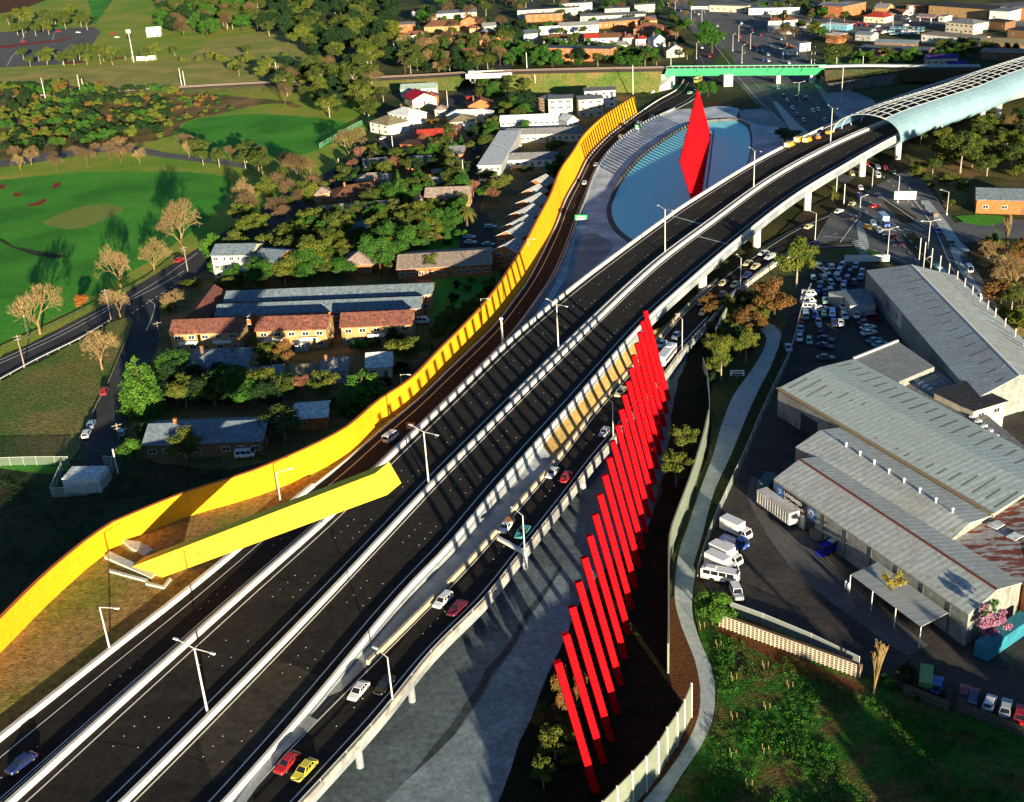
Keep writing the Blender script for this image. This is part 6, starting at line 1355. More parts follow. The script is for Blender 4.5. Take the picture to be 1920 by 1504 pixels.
# ---------------------------------------------------------------- poles and lamps
POLEW=mat('pole_pale',(.66,.64,.58),rough=.5,spec=.4); POLEG=mat('pole_wood',(.34,.28,.21),col2=(.24,.20,.16),rough=.9); LAMPH=mat('lamp_head',(.72,.76,.76),rough=.4)
def lamp(x,y,yt,label,arms,zf=0.3,group=None,r=.13,al=2.6,name='street_lamp',tilt=.35):
    b=PZ(x,y,zf) if callable(zf) else P(x,y,zf); h=rise(b,yt); t=thing(name,label,'lamp',b,group=group)
    f=MB(); f.tube((0,0,-.2),(0,0,h),r*1.3,r*.8,8); f.box((0,0,-.2),(.5,.5,.5)); f.build('pole',POLEW,t)
    for dx,dy in arms:
        v=(P(x+dx,y+dy,b.z)-b); v.z=0; v.normalize(); f=MB(); f.tube((0,0,h-.1),(v.x*al,v.y*al,h+tilt),r*.6,r*.45,6); a_=f.build('arm',POLEW,t)
        f=MB(); e=Vector((v.x*al,v.y*al,h+tilt-.06)); ang=math.atan2(v.y,v.x); f.box(e+v*.35,(1.0,.42,.16),ang,0,.8); f.build('lamp_head',LAMPH,a_)
    return t
for i,(x,y,yt) in enumerate(((390,1340,1215),(804,909,809),(1047,654,570),(1247,476,392),(1413,355,282),(1557,268,202))):
    lamp(x,y,yt,'double armed freeway lamp on the median, '+['nearest the bottom edge','close to the tip of the yellow boom','beside the striped shadows above the boom','in front of the pond','where the freeway passes the red pond beams','nearest the mouth of the tube'][i],((-30,-13),(30,13)),ZM,'double armed lamps on the freeway median',.16,3.6)
lamp(207,1222,1138,'single armed lamp on the brown grass bank at the lower left',((20,4),),ZL,r=.14,al=3.2); lamp(526,940,886,'single armed lamp on the grass behind the yellow boom',((12,-2),),ZL,al=2.8)
for i,(x,y,yt) in enumerate(((737,1319,1232),(985,1052,966),(1150,824,754),(1279,661,598),(1388,546,484))): lamp(x,y,yt,'lamp on the creek side parapet of the right ramp, '+['lowest of them','beside the sign over the lanes','just left of the red beams','next to the white bus','above the row of pale taxis'][i],((-22,-14),),ZR,'lamps on the right ramp',.12,2.6)
for i,(x,y,yt) in enumerate(((755,742,702),(905,612,560),(992,498,448),(1170,232,200))): lamp(x,y,yt,'small lamp in front of the yellow wall, '+['nearest the boom','behind the middle stripes','beside the hedge','near the far end'][i],((16,3),),ZL,r=.09,al=2.2)
t=thing('sign_pole','thick white pole standing where the left ramp leaves the freeway','pole',P(943,652,5.5)); f=MB(); f.tube((0,0,0),(0,0,rise(P(943,652,5.5),599)),.3,.26,10); f.build('pole',POLEW,t); f=MB(); f.box((0,0,rise(P(943,652,5.5),599)),(.9,.5,.5)); f.build('head',LAMPH,t)
T_=[(46,688,628,1,'wooden power pole beside the avenue at the left edge'),(208,598,542,1,'wooden power pole beside the avenue by the street corner'),(352,508,462,1,'wooden power pole beside the red car and the cream flats'),(300,633,603,1,'short wooden power pole by the right kerb of the side street'),(224,824,794,1,'power pole beside the blue car near the end of the side street'),(638,332,297,0,'pale pole beside the avenue near the brown tiled house'),(450,436,403,1,'power pole where the avenue bends behind the cream flats'),(738,292,255,0,'dark pole beside the avenue below the white corner house'),(777,240,214,0,'pole in front of the large white house'),(840,205,170,0,'pole beside the avenue above the crimson roof'),(787,215,186,0,'pole behind the hedge of the large white house'),(892,170,138,0,'pole in front of the white rail bridge'),(870,345,300,0,'pole at the foot of the side street'),(1300,240,222,0,'thin post on the far shore of the pond')]
def ppole(x,y,yt,cross,label,z=.2,r=.17,m=None,group=None,name='power_pole',cat='pole'):
    b=P(x,y,z); h=rise(b,yt); t=thing(name,label,cat,b,group=group); f=MB(); f.tube((0,0,-.2),(0,0,h),r*1.2,r*.8,7); f.build('pole',m or POLEG,t)
    if cross:
        f=MB(); f.box((0,.0,h-.6),(2.4,.14,.16),.5); f.build('crossarm',m or POLEG,t); f=MB(); f.box((0,.12,h-1.5),(1.8,.14,.16),.5); f.build('crossarm',m or POLEG,t)
    return t
for a in T_[:-1]: ppole(a[0],a[1],a[2],a[3],a[4],m=POLEG if a[3] else POLEW)
ppole(221,887,842,0,'plain white leaning pole beside the substation fence',m=C_WHITE,r=.22); ppole(54,632,572,0,'pale lamp post among the bare trees at the left edge',m=POLEW,r=.14)
for i,(x,y,yt) in enumerate(((85,184,146),(151,173,140),(157,168,147),(341,162,128),(347,161,133),(521,153,117),(525,151,123),(1004,168,140),(1187,176,122),(988,128,98))): ppole(x,y,yt,0,'pale concrete mast beside the railway','.2' and .5,.22,POLEW,'masts along the railway','railway_mast')
ppole(251,116,60,0,'tall floodlight tower beside the white site hut',.2,.3,POLEW,name='floodlight_tower'); b=P(251,116); f=MB(); h=rise(b,62); f.box((b.x,b.y,h),(3.2,.6,2.4)); o=f.build('floodlight',LAMPH); tag(o,'bank of white floodlights at the head of the tall tower','floodlight')
H('long white site hut with green marks beside the floodlight tower',(255,106),(289,104),3.2,4,'flat',.2,W_WHITE,R_DARK,1,2,name='hut',cat='hut',side=0)
IL=[(1635,352,316,((-10,-4),),'lamp on the soil island below the freeway pier'),(1683,379,330,((-16,-5),),'lamp beside the turning arrows of the junction'),(1612,400,370,((16,-4),),'lamp in the middle of the junction beside the red car'),(1664,480,430,((-16,4),(20,-4)),'double lamp beside the queue of cars at the junction'),(1740,464,415,((-20,2),(26,-2)),'tall double lamp on the soil median right of the junction'),(1775,402,360,((-18,-3),),'lamp by the footpath above the side road'),(1730,518,487,((14,-5),),'lamp at the far corner of the long warehouse'),(1808,600,566,((16,-4),),'lamp on the road behind the middle of the long warehouse'),(1868,530,486,((-16,0),),'lamp by the footpath beside the spreading bare tree'),(1528,452,400,((-16,-4),),'lamp on the soil where the right ramp meets the junction'),(1385,77,48,((10,-3),),'lamp on the far left of the arterial road above the bridge'),(1407,92,63,((10,-3),),'lamp on the arterial median above the bridge'),(1306,110,81,((10,-3),),'lamp left of the flat topped median tree'),(1497,187,155,((-14,2),(16,-2)),'double lamp on the arterial median below the green bridge'),(1468,108,91,((-10,2),(10,-2)),'double lamp on the median just beyond the green bridge'),(1391,118,86,((6,-2),),'lamp right of the flat topped median tree'),(1374,95,65,((6,-2),),'lamp behind the flat topped median tree'),(1296,46,18,((8,-2),),'lamp at the start of the far arterial road'),(1266,26,3,((8,-2),),'lamp at the top edge beside the dark trees'),(1316,43,20,((8,-2),),'lamp below the overhead sign'),(1674,52,28,((8,-3),),'lamp at the far junction by the scarlet roof'),(1556,58,36,((8,-3),),'lamp beside the blue canopied shop')]
for x,y,yt,ar,lb in IL: lamp(x,y,yt,lb,ar,r=.11,al=2.6)
for x,y,yt,lb in ((1582,385,345,'plain white mast on the soil below the freeway'),(1568,362,330,'second white mast left of the plain one on the soil'),(1527,123,87,'tall mast at the right end of the green bridge'),(1521,124,93,'second mast at the right end of the green bridge'),(1258,126,97,'mast at the left end of the green bridge'),(1577,195,122,'tall lattice mast beside the tube mouth'),(1617,134,105,'white mast on the railway right of the green bridge')): ppole(x,y,yt,0,lb,m=POLEW,name='mast')
# signs
def signboard(x,y,yt,wm,hm,m,label,zf=.3,dirpx=(1,0),posts=1,name='sign'):
    b=PZ(x,y,zf) if callable(zf) else P(x,y,zf); h=max(rise(b,yt),hm+.3); v=P(x+dirpx[0]*4,y+dirpx[1]*4,b.z)-b; v.z=0; rz=math.atan2(v.y,v.x); t=thing(name,label,'sign',b,rz)
    for k in ([0] if posts==1 else [-wm*.3,wm*.3]): f=MB(); f.tube((k,.12,-.1),(k,.12,h-.1),.07,n=6); f.build('post',POLEW,t)
    f=MB(); f.box((0,0,h-hm),(wm,.1,hm)); f.build('board',m,t); f=MB(); f.box((0,-.06,h-hm+.12),(wm*.8,.03,hm*.28)); f.box((0,-.06,h-hm*.42),(wm*.7,.03,hm*.2)); f.build('lettering',TRIMW if m is not TRIMW else GLASS,t,fix=False)
    return t
SGREEN=mat('sign_green',(.02,.42,.10),rough=.5)
signboard(1090,420,403,4.6,2.0,SGREEN,'bright green direction sign at the edge of the curving ramp',ZL); signboard(1197,248,234,3.4,2.2,SGREEN,'small green sign on the barrier at the far end of the ramp',ZL); signboard(1382,708,694,3.6,1.6,TRIMW,'small white sign board on the dark grass left of the path'); signboard(771,806,793,2.2,1.6,mat('sign_orange',(.6,.25,.08)),'small orange sign on the barrier above the double lamp',ZL); signboard(1696,376,361,8,3.2,W_WHITE,'large white backed road sign glowing in the sun at the junction',posts=2); signboard(1312,26,12,14,2.6,TRIMW,'white overhead sign board across the far arterial road',posts=2,dirpx=(3,0)); signboard(1625,492,482,14,2.2,W_WHITE,'long white hoarding on posts behind the crowded car yard',posts=2)
t=thing('sign_gantry','grey sign gantry reaching over the right ramp from its column','sign',P(985,1052,3.2),world=True); a=P(985,1040,6.0); c=P(934,1012,6.0); f=MB(); f.tube(a-Vector((0,0,3.0)),a+Vector((0,0,.3)),.28,n=10); f.build('post',POLEW,t); f=MB(); d=(c-a).normalized(); nn2=Vector((-d.y,d.x,0)); 
f.hexa([a-nn2*.3,c-nn2*.3,c+nn2*.3,a+nn2*.3,a-nn2*.3+Vector((0,0,.7)),c-nn2*.3+Vector((0,0,.7)),c+nn2*.3+Vector((0,0,.7)),a+nn2*.3+Vector((0,0,.7))]); f.build('beam',STEEL,t)
# ---------------------------------------------------------------- vehicles
TYRE=mat('tyre',(.015,.015,.016),rough=.9); RIM=mat('wheel_rim',(.5,.5,.5),rough=.4,metal=.6); CGLASS=mat('car_glass',(.012,.016,.020),rough=.08,spec=.7); HEADL=mat('headlight',(.85,.85,.8),rough=.2); TAILL=mat('taillight',(.5,.02,.015),rough=.3); BUMP=mat('bumper',(.05,.05,.055),rough=.7)
PCOL={'white':(.82,.82,.80),'cream':(.75,.66,.36),'taxi':(.72,.62,.06),'red':(.52,.018,.02),'maroon':(.18,.015,.03),'blue':(.03,.10,.42),'navy':(.02,.03,.12),'silver':(.48,.50,.52),'black':(.015,.015,.018),'teal':(.06,.33,.34),'green':(.05,.20,.10),'mint':(.30,.55,.42),'purple':(.16,.03,.20),'sky':(.30,.46,.58),'orange':(.62,.20,.03),'amber':(.75,.42,.03),'grey':(.16,.17,.18),'olive':(.35,.36,.07)}
def paint(c): return mat('car_paint_'+c,PCOL[c],rough=.28,spec=.5,coat=.5)
def loft(b,sts,m=0):
    """sts: (x, half width low, half width belt, z low, z belt)"""
    i0=len(b.v); n=6
    for x,wl,wb,zl,zb in sts:
        zm=zl+(zb-zl)*.55
        b.v+=[(x,-wl*.92,zl),(x,-wl,zm),(x,-wb,zb),(x,wb,zb),(x,wl,zm),(x,wl*.92,zl)]
    for k in range(len(sts)-1):
        for j in range(n): b.f.append((i0+k*n+j,i0+k*n+(j+1)%n,i0+(k+1)*n+(j+1)%n,i0+(k+1)*n+j)); b.m.append(m)
    b.f.append(tuple(range(i0,i0+n))); b.m.append(m); e=i0+(len(sts)-1)*n; b.f.append(tuple(range(e+n-1,e-1,-1))); b.m.append(m)
def greenhouse(b,x0,x1,x2,x3,wb,wt,zb,zt,m=0):
    """cabin: base x0..x3, roof x1..x2"""
    b.hexa([(x0,-wb,zb),(x3,-wb,zb),(x3,wb,zb),(x0,wb,zb),(x1,-wt,zt),(x2,-wt,zt),(x2,wt,zt),(x1,wt,zt)],m)
def glass(b,x0,x1,x2,x3,wb,wt,zb,zt,m=0,pil=()):
    e=.015; k0,k1=.16,.90
    def q(s,u,z):   # side point
        f=(z-zb)/(zt-zb); xa=x0+(x1-x0)*f; xb=x3+(x2-x3)*f; w=wb+(wt-wb)*f+e; return (xa+(xb-xa)*u,s*w,z)
    z0=zb+(zt-zb)*k0; z1=zb+(zt-zb)*k1
    cuts=[.06]+list(pil)+[.94]
    for s in (-1,1):
        for a,c in zip(cuts,cuts[1:]): b.face([q(s,a+.02,z0),q(s,c-.02,z0),q(s,c-.02,z1),q(s,a+.02,z1)],m)
    def fr(xa,xb,sg):
        def p(f,y): return (xa+(xb-xa)*f+sg*e,y*(wb+(wt-wb)*f)*.9,zb+(zt-zb)*f+.004)
        b.face([p(k0*.6,-1),p(k0*.6,1),p(k1+.03,1),p(k1+.03,-1)],m)
    fr(x0,x1,-1); fr(x3,x2,1)
SPEC={ # length, width, belt, roof, cabin (x0,x1,x2,x3) as fractions of the length from the tail, bonnet drop
 'sedan':(4.7,1.78,.88,1.42,(.10,.24,.56,.74),.10),'hatch':(4.0,1.68,.90,1.45,(.01,.10,.58,.76),.10),'wagon':(4.8,1.78,.90,1.48,(.01,.07,.58,.75),.10),'van':(4.7,1.80,1.05,2.0,(.01,.03,.80,.97),.05),'ute':(4.9,1.82,.95,1.55,(.42,.46,.64,.78),.08),'fourwd':(4.5,1.82,1.10,1.85,(.01,.05,.62,.74),.04)}
def car_parts(kind):
    L,W,zb,zt,(a,b,c,d),dr=SPEC[kind]; X=lambda t:(t-.5)*L; w=W/2
    body=MB(); loft(body,[(X(0),w*.86,w*.80,.38,zb-.10),(X(.03),w*.97,w*.90,.26,zb-.03),(X(.16),w,w*.94,.24,zb),(X(.60),w,w*.94,.24,zb),(X(.76),w,w*.93,.24,zb-.02),(X(.95),w*.95,w*.86,.26,zb-dr),(X(1),w*.84,w*.74,.36,zb-dr-.12)])
    cab=MB(); greenhouse(cab,X(a),X(b),X(c),X(d),w*.93,w*.74 if kind not in('van','fourwd') else w*.86,zb-.03,zt)
    g=MB(); glass(g,X(a),X(b),X(c),X(d),w*.93,w*.74 if kind not in('van','fourwd') else w*.86,zb-.03,zt,pil=(.34,.66) if kind!='ute' else ())
    if kind=='van': g.m=[0]*len(g.m)
    tray=None
    if kind=='ute':
        tray=MB()
        for s in (-1,1): tray.box(((X(.02)+X(.40))/2,s*(w-.05),zb-.02),(X(.40)-X(.02),.08,.32))
        tray.box((X(.02),0,zb-.02),(.08,W-.1,.32)); tray.box((X(.40),0,zb-.02),(.08,W-.1,.5))
    wheels=[(X(q),s*(w-.09)) for q in (.19,.81) for s in (-1,1)]
    return body,cab,g,tray,wheels,(L,W,zb,zt,dr)
CARP={}
def make_car(kind,small=False):
    body,cab,g,tray,wh,(L,W,zb,zt,dr)=car_parts(kind); wr=.31 if kind not in('van','fourwd') else .34
    if small:
        b=MB()
        for src,m in ((body,0),(cab,0),(g,1))+(((tray,0),) if tray else ()):
            i=len(b.v); b.v+=src.v; b.f+=[tuple(k+i for k in f) for f in src.f]; b.m+=[m]*len(src.f)
        for x,y in wh: b.tube((x,y-.1,wr),(x,y+.1,wr),wr,n=8,m=2)
        for s in (-1,1): b.box((L/2-.06,s*W*.33,zb-dr-.26),(.10,.34,.14),0,3); b.box((-L/2+.05,s*W*.36,zb-.26),(.10,.26,.16),0,4)
        o=b.build('parked_car',[paint('white'),CGLASS,TYRE,HEADL,TAILL],keep=True,fix=False); o.data.name='car_'+kind; return o
    t=thing('car','car','car')
    for src,nm in ((body,'body'),(cab,'cabin'),(tray,'tray')):
        if src: src.build(nm,paint('white'),t)
    g.build('windows',CGLASS,t,fix=False)
    for x,y in wh:
        b=MB(); b.tube((x,y-.1,wr),(x,y+.1,wr),wr,n=14); o=b.build('wheel',TYRE,t); b=MB(); b.tube((x,y-.11,wr),(x,y+.11,wr),wr*.55,n=10); b.build('rim',RIM,o)
    for s in (-1,1):
        b=MB(); b.box((L/2-.06,s*W*.33,zb-dr-.28),(.10,.36,.15)); b.build('headlight',HEADL,t); b=MB(); b.box((-L/2+.04,s*W*.36,zb-.28),(.10,.28,.17)); b.build('taillight',TAILL,t)
    for sx in (-1,1): b=MB(); b.box((sx*(L/2-.03),0,.30),(.14,W*.86,.16)); b.build('bumper',BUMP,t)
    return t
CAT={'sedan':'car','hatch':'car','wagon':'car','van':'van','ute':'pickup','fourwd':'car'}
NM={'sedan':'sedan','hatch':'hatchback','wagon':'station wagon','van':'van','ute':'utility truck','fourwd':'off road car'}
def recolour(o,m,names=('body','cabin','tray')):
    if o.type=='MESH' and o.data.materials:
        o.material_slots[0].link='OBJECT'; o.material_slots[0].material=m
    for ch in o.children:
        if ch.name.split('.')[0] in names: ch.material_slots[0].link='OBJECT'; ch.material_slots[0].material=m
def car(kind,colr,x,y,d,label,group=None,zf=.33,small=None,jitter=0.0):
    small=(y<345) if small is None else small; key=(kind,small)
    if key not in CARP: CARP[key]=make_car(kind,small); o=CARP[key]
    else: o=copy_tree(CARP[key])
    b=PZ(x,y,zf) if callable(zf) else P(x,y,zf)
    if isinstance(d,tuple): v=P(x+d[0],y+d[1],b.z)-b
    else: i=min(range(len(d)),key=lambda k:(d[k]-b).length); v=tang(d,i)
    if hasattr(d,'rev'): v=-v
    nm='parked_car' if 'yard' in label or 'parked' in label else 'car'
    if kind=='van': nm='van'
    if kind=='ute': nm='utility_truck'
    o.name=nm; o.location=b+Vector((0,0,.03)); o.rotation_euler=(0,0,math.atan2(v.y,v.x)+jitter); 
    if 'group' in o and not group: del o['group']
    tag(o,label,CAT[kind],group); recolour(o,paint(colr)); return o
class Rev(list): rev=True
VLr=Rev(vr); 
# cars on the right ramp, all heading towards the camera
zr=lambda y:ZR(y)+.02
for k,c,x,y,lb in (('sedan','red',540,1436,'red sedan at the bottom of the right ramp, beside the taxi'),('sedan','taxi',572,1449,'bright yellow taxi at the bottom of the right ramp'),('sedan','white',673,1301,'white sedan on the right ramp just above the concrete nose'),('sedan','black',722,1289,'black car half hidden by the lowest ramp lamp'),('wagon','white',831,1131,'white station wagon on the right ramp beside a dark red car'),('sedan','maroon',858,1145,'dark red car beside the white station wagon'),('ute','white',950,992,'white utility truck with an orange load by the sign gantry'),('sedan','teal',980,1002,'teal sedan beside the white utility truck'),('sedan','white',1036,891,'white sedan on the sunlit part of the right ramp'),('hatch','red',1061,900,'red hatchback beside the sunlit white sedan'),('sedan','silver',1134,814,'silver car on the right ramp left of the red beams'),('wagon','cream',1163,740,'pale taxi wagon peeping out left of the red beams'),('sedan','sky',1241,649,'blue sedan just ahead of the white bus'),('sedan','white',1268,633,'white sedan on the right ramp beyond the white bus'),('sedan','cream',1319,589,'pale yellow taxi alone on the right ramp beyond the white sedan'),('sedan','navy',1317,572,'dark blue sedan beside the lone pale taxi'),('sedan','black',1354,556,'dark car on the right ramp ahead of two pale taxis'),('sedan','cream',1356,534,'left of two pale taxis running side by side'),('sedan','cream',1378,537,'right of two pale taxis running side by side'),('sedan','navy',1400,519,'dark blue car behind the two pale taxis'),('sedan','cream',1402,497,'pale taxi near the top of the right ramp, left lane'),('sedan','cream',1416,503,'pale taxi near the top of the right ramp, right lane'),('sedan','white',1431,478,'white car entering the right ramp, left of a pair'),('wagon','white',1443,485,'white wagon entering the right ramp, right of a pair')):
    o=car(k,c,x,y,VLr,lb,zf=zr)
f=MB(); f.box((-1.3,0,.98),(1.7,1.5,.55)); u=[o for o in bpy.data.objects if o.get('label','').startswith('white utility truck with an orange')][0]; f.build('load',mat('load_orange',(.55,.22,.08)),u)
# left ramp
LR=[p for p in lo]; 
car('van','white',733,825,(4,-3),'white van alone on the left ramp above the yellow boom',zf=lambda y:ZL(y)+.05)
for k,c,x,y,d,lb in (('sedan','white',1096,345,(3,-8),'white car on the curving ramp nearest the camera'),('sedan','silver',1118,311,(4,-6),'silver car on the curving ramp beside the pond bank'),('wagon','cream',1164,258,(5,-4),'pale car with an orange glow on the curving ramp'),('sedan','sky',1197,232,(6,-3),'pale blue car near the small green sign'),('sedan','navy',1222,221,(6,-3),'dark blue car near the end of the pond ramp'),('sedan','mint',1294,176,(6,-3),'pale green car near the green bridge'),('sedan','white',1306,169,(6,-3),'white car right behind the tip of the red pond beams')): car(k,c,x,y,d,lb,zf=lambda y:ZL(y)+.05)
car('sedan','navy',42,1436,(-4,3),'dark blue car with a yellow stripe in the shade at the lower left',zf=lambda y:ZL(y)+.05)
# streets on the left
for k,c,x,y,d,lb in (('sedan','red',337,490,(4,-2.3),'bright red sedan on the avenue by the power pole'),('wagon','red',196,737,(2,-5),'red station wagon parked beside the dry reserve grass'),('sedan','sky',172,799,(2,-5),'pale blue car parked on the side street, behind the white wagon'),('wagon','white',163,817,(2,-5),'white station wagon parked at the end of the side street'),('hatch','sky',230,815,(1,-5),'pale blue hatchback parked by the power pole'),('sedan','white',718,261,(4,-2),'white car parked below the white corner house'),('sedan','white',588,338,(4,-2),'white car on the avenue near the park path'),('wagon','white',519,404,(4,-2),'white wagon parked in the shade where the avenue bends'),('van','white',460,857,(5,-.4),'white van parked in the shade below the long blue roofed house'),('sedan','blue',794,580,(.4,-3),'blue car parked at the end of the blue roofed terraces'),('van','white',791,606,(4,0),'white van parked beside the brick flats nearest the wall'),('wagon','teal',920,428,(5,0),'teal wagon parked by the nearest gabled units'),('sedan','sky',880,447,(5,0),'pale car parked below the right palm'),('sedan','silver',882,457,(5,0),'silver car parked below the right palm, nearer the roof'),('sedan','teal',916,461,(5,0),'dark teal car parked beside the nursing home roof'),('sedan','sky',887,267,(.2,-3),'pale blue car parked in the side street beside the white hall'),('sedan','white',888,280,(.2,-3),'white car parked in the side street beside the white hall'),('sedan','white',969,267,(5,0),'white car parked behind the white hall, farther of two'),('sedan','white',969,275,(5,0),'white car parked behind the white hall, nearer of two'),('hatch','red',110,60,(5,0),'red car parked in the far left car park under a tree'),('hatch','red',45,79,(5,0),'red car parked at the left edge of the car park'),('sedan','white',147,62,(5,0),'white car parked at the right end of the car park'),('sedan','red',212,64,(5,0),'red car parked under the trees near the site hut'),('sedan','white',220,71,(5,0),'white car parked under the trees near the floodlight tower')): car(k,c,x,y,d,lb)
# junction
for k,c,x,y,d,lb in (('sedan','red',1623,309,(4,3),'red car beside the freeway pier'),('sedan','sky',1645,316,(4,4),'pale blue car leading the lane past the pier'),('hatch','red',1660,318,(4,4),'red hatchback in the outer lane past the pier'),('sedan','cream',1596,328,(4,3),'yellow car under the freeway edge left of the pier'),('van','white',1645,332,(4,4),'white van at the turning arrows'),('sedan','white',1613,355,(3,4),'white car stopped at the junction left of the soil island'),('sedan','blue',1610,369,(3,4),'blue car at the junction ahead of the white one'),('sedan','navy',1648,370,(3,4),'dark blue car waiting at the stop line'),('sedan','red',1640,389,(5,-1.5),'red car crossing the junction'),('sedan','cream',1597,386,(4,-3),'pale yellow car entering the junction'),('sedan','white',1573,399,(4,-2),'white car leaving the junction to the left'),('sedan','black',1598,410,(4,-2),'black car at the left side of the junction'),('sedan','sky',1636,421,(4,4),'pale blue car beside the blue truck'),('sedan','amber',1626,429,(4,2),'yellow and blue car behind the traffic island'),('wagon','white',1648,435,(4,4),'white wagon in the queue behind the blue truck'),('sedan','black',1659,448,(4,4),'black car in the queue behind the white wagon'),('hatch','red',1675,447,(4,4),'red hatchback in the queue, middle lane'),('sedan','navy',1674,459,(4,4),'dark blue car in the queue behind the black one'),('sedan','maroon',1687,459,(4,4),'maroon car at the back of the queue'),('ute','grey',1752,406,(-3,-4),'dark utility truck on the right carriageway'),('sedan','blue',1757,436,(3,4),'blue car beside the tall double lamp'),('sedan','green',1784,459,(3,5),'dark green car passing the side road'),('van','white',1817,509,(3,5),'white van seen from above on the right carriageway'),('sedan','cream',1516,428,(4,-2.4),'pale yellow car between the right ramp and the junction'),('sedan','sky',1912,667,(3,4),'pale car at the right edge behind the long warehouse')): car(k,c,x,y,d,lb)
# arterial road above and below the green bridge
ART=[(1447,151,'red'),(1459,151,'red'),(1458,167,'teal'),(1469,182,'purple'),(1476,191,'silver'),(1494,185,'black'),(1510,186,'purple'),(1512,163,'maroon'),(1486,205,'white'),(1495,217,'grey'),(1507,228,'silver'),(1524,210,'white'),(1534,208,'white'),(1546,228,'sky')]
for x,y,c in ART: car(TR.choice(['sedan','hatch','wagon']),c,x,y,(4,4.5),c+' car in the traffic just below the green bridge','cars below the green bridge')
ART2=[(1316,91,'white'),(1330,107,'red'),(1355,73,'white'),(1387,71,'red'),(1400,80,'maroon'),(1420,97,'navy'),(1430,98,'silver'),(1417,88,'red'),(1410,59,'red'),(1427,67,'red'),(1431,114,'blue'),(1242,5,'sky'),(1252,6,'white'),(1277,21,'silver'),(1310,28,'white'),(1330,46,'white'),(1479,120,'white'),(1512,116,'maroon'),(1441,116,'white'),(1440,104,'sky'),(1452,100,'blue'),(1395,100,'grey'),(1345,50,'silver'),(1368,30,'black'),(1390,45,'white'),(1465,75,'sky'),(1445,88,'teal')]
for x,y,c in ART2: car(TR.choice(['sedan','hatch','wagon']),c,x,y,(4,4),c+' car on the arterial road beyond the green bridge','cars beyond the green bridge')
FAR=[(1646,51,'white'),(1699,49,'white'),(1637,60,'white'),(1647,61,'red'),(1657,63,'white'),(1667,61,'sky'),(1622,67,'white'),(1610,74,'sky')]
for x,y,c in FAR: car(TR.choice(['sedan','van','wagon']),c,x,y,(5,-1),c+' vehicle at the far junction near the scarlet roof','vehicles at the far junction')
rs=random.Random(5)
for i in range(34):
    x=1672+ (i%12)*5.2+rs.uniform(-1,1); y=54+(i//12)*5.5; c=rs.choice(['sky','teal','white','navy','silver','sky']); car(rs.choice(['sedan','hatch']),c,x,y,(4,-1.5),c+' car parked in the far lot left of the low white building','cars parked in the far lot')
for i in range(12):
    c=rs.choice(['maroon','black','navy','red']); car(rs.choice(['sedan','hatch']),c,1588+i*3.4,44+(i%3)*2.4,(3,-2),c+' car parked behind the blue canopied shop','cars parked behind the blue shop')
# the crowded yard
YC=['white','white','sky','teal','silver','navy','white','sky','mint','grey','blue']
WD={'sedan':'sedan','hatch':'hatchback','wagon':'wagon','van':'van'}
base=P(1524,546); R0=P(1616,544)-base; U=R0.normalized(); V=Vector((-U.y,U.x,0)); k=0
for r in range(7):
    for q in range(9):
        p=base+U*(1.5+q*3.6+(r%2)*1.2+rs.uniform(-.4,.4))+V*(r*5.3+rs.uniform(-.5,.5)); x,y=px(p)
        if not inside(x,y,[(1518,552),(1524,520),(1536,497),(1602,490),(1622,512),(1624,541),(1575,548)]): continue
        kd=rs.choice(['sedan','sedan','hatch','wagon']); c=rs.choice(YC); a=rs.choice([1.57,-1.57])+rs.uniform(-.35,.35)
        car(kd,c,x,y,(4,0),c+' '+WD[kd]+' jammed among the cars in the crowded yard','cars jammed in the crowded yard',small=True,jitter=a)
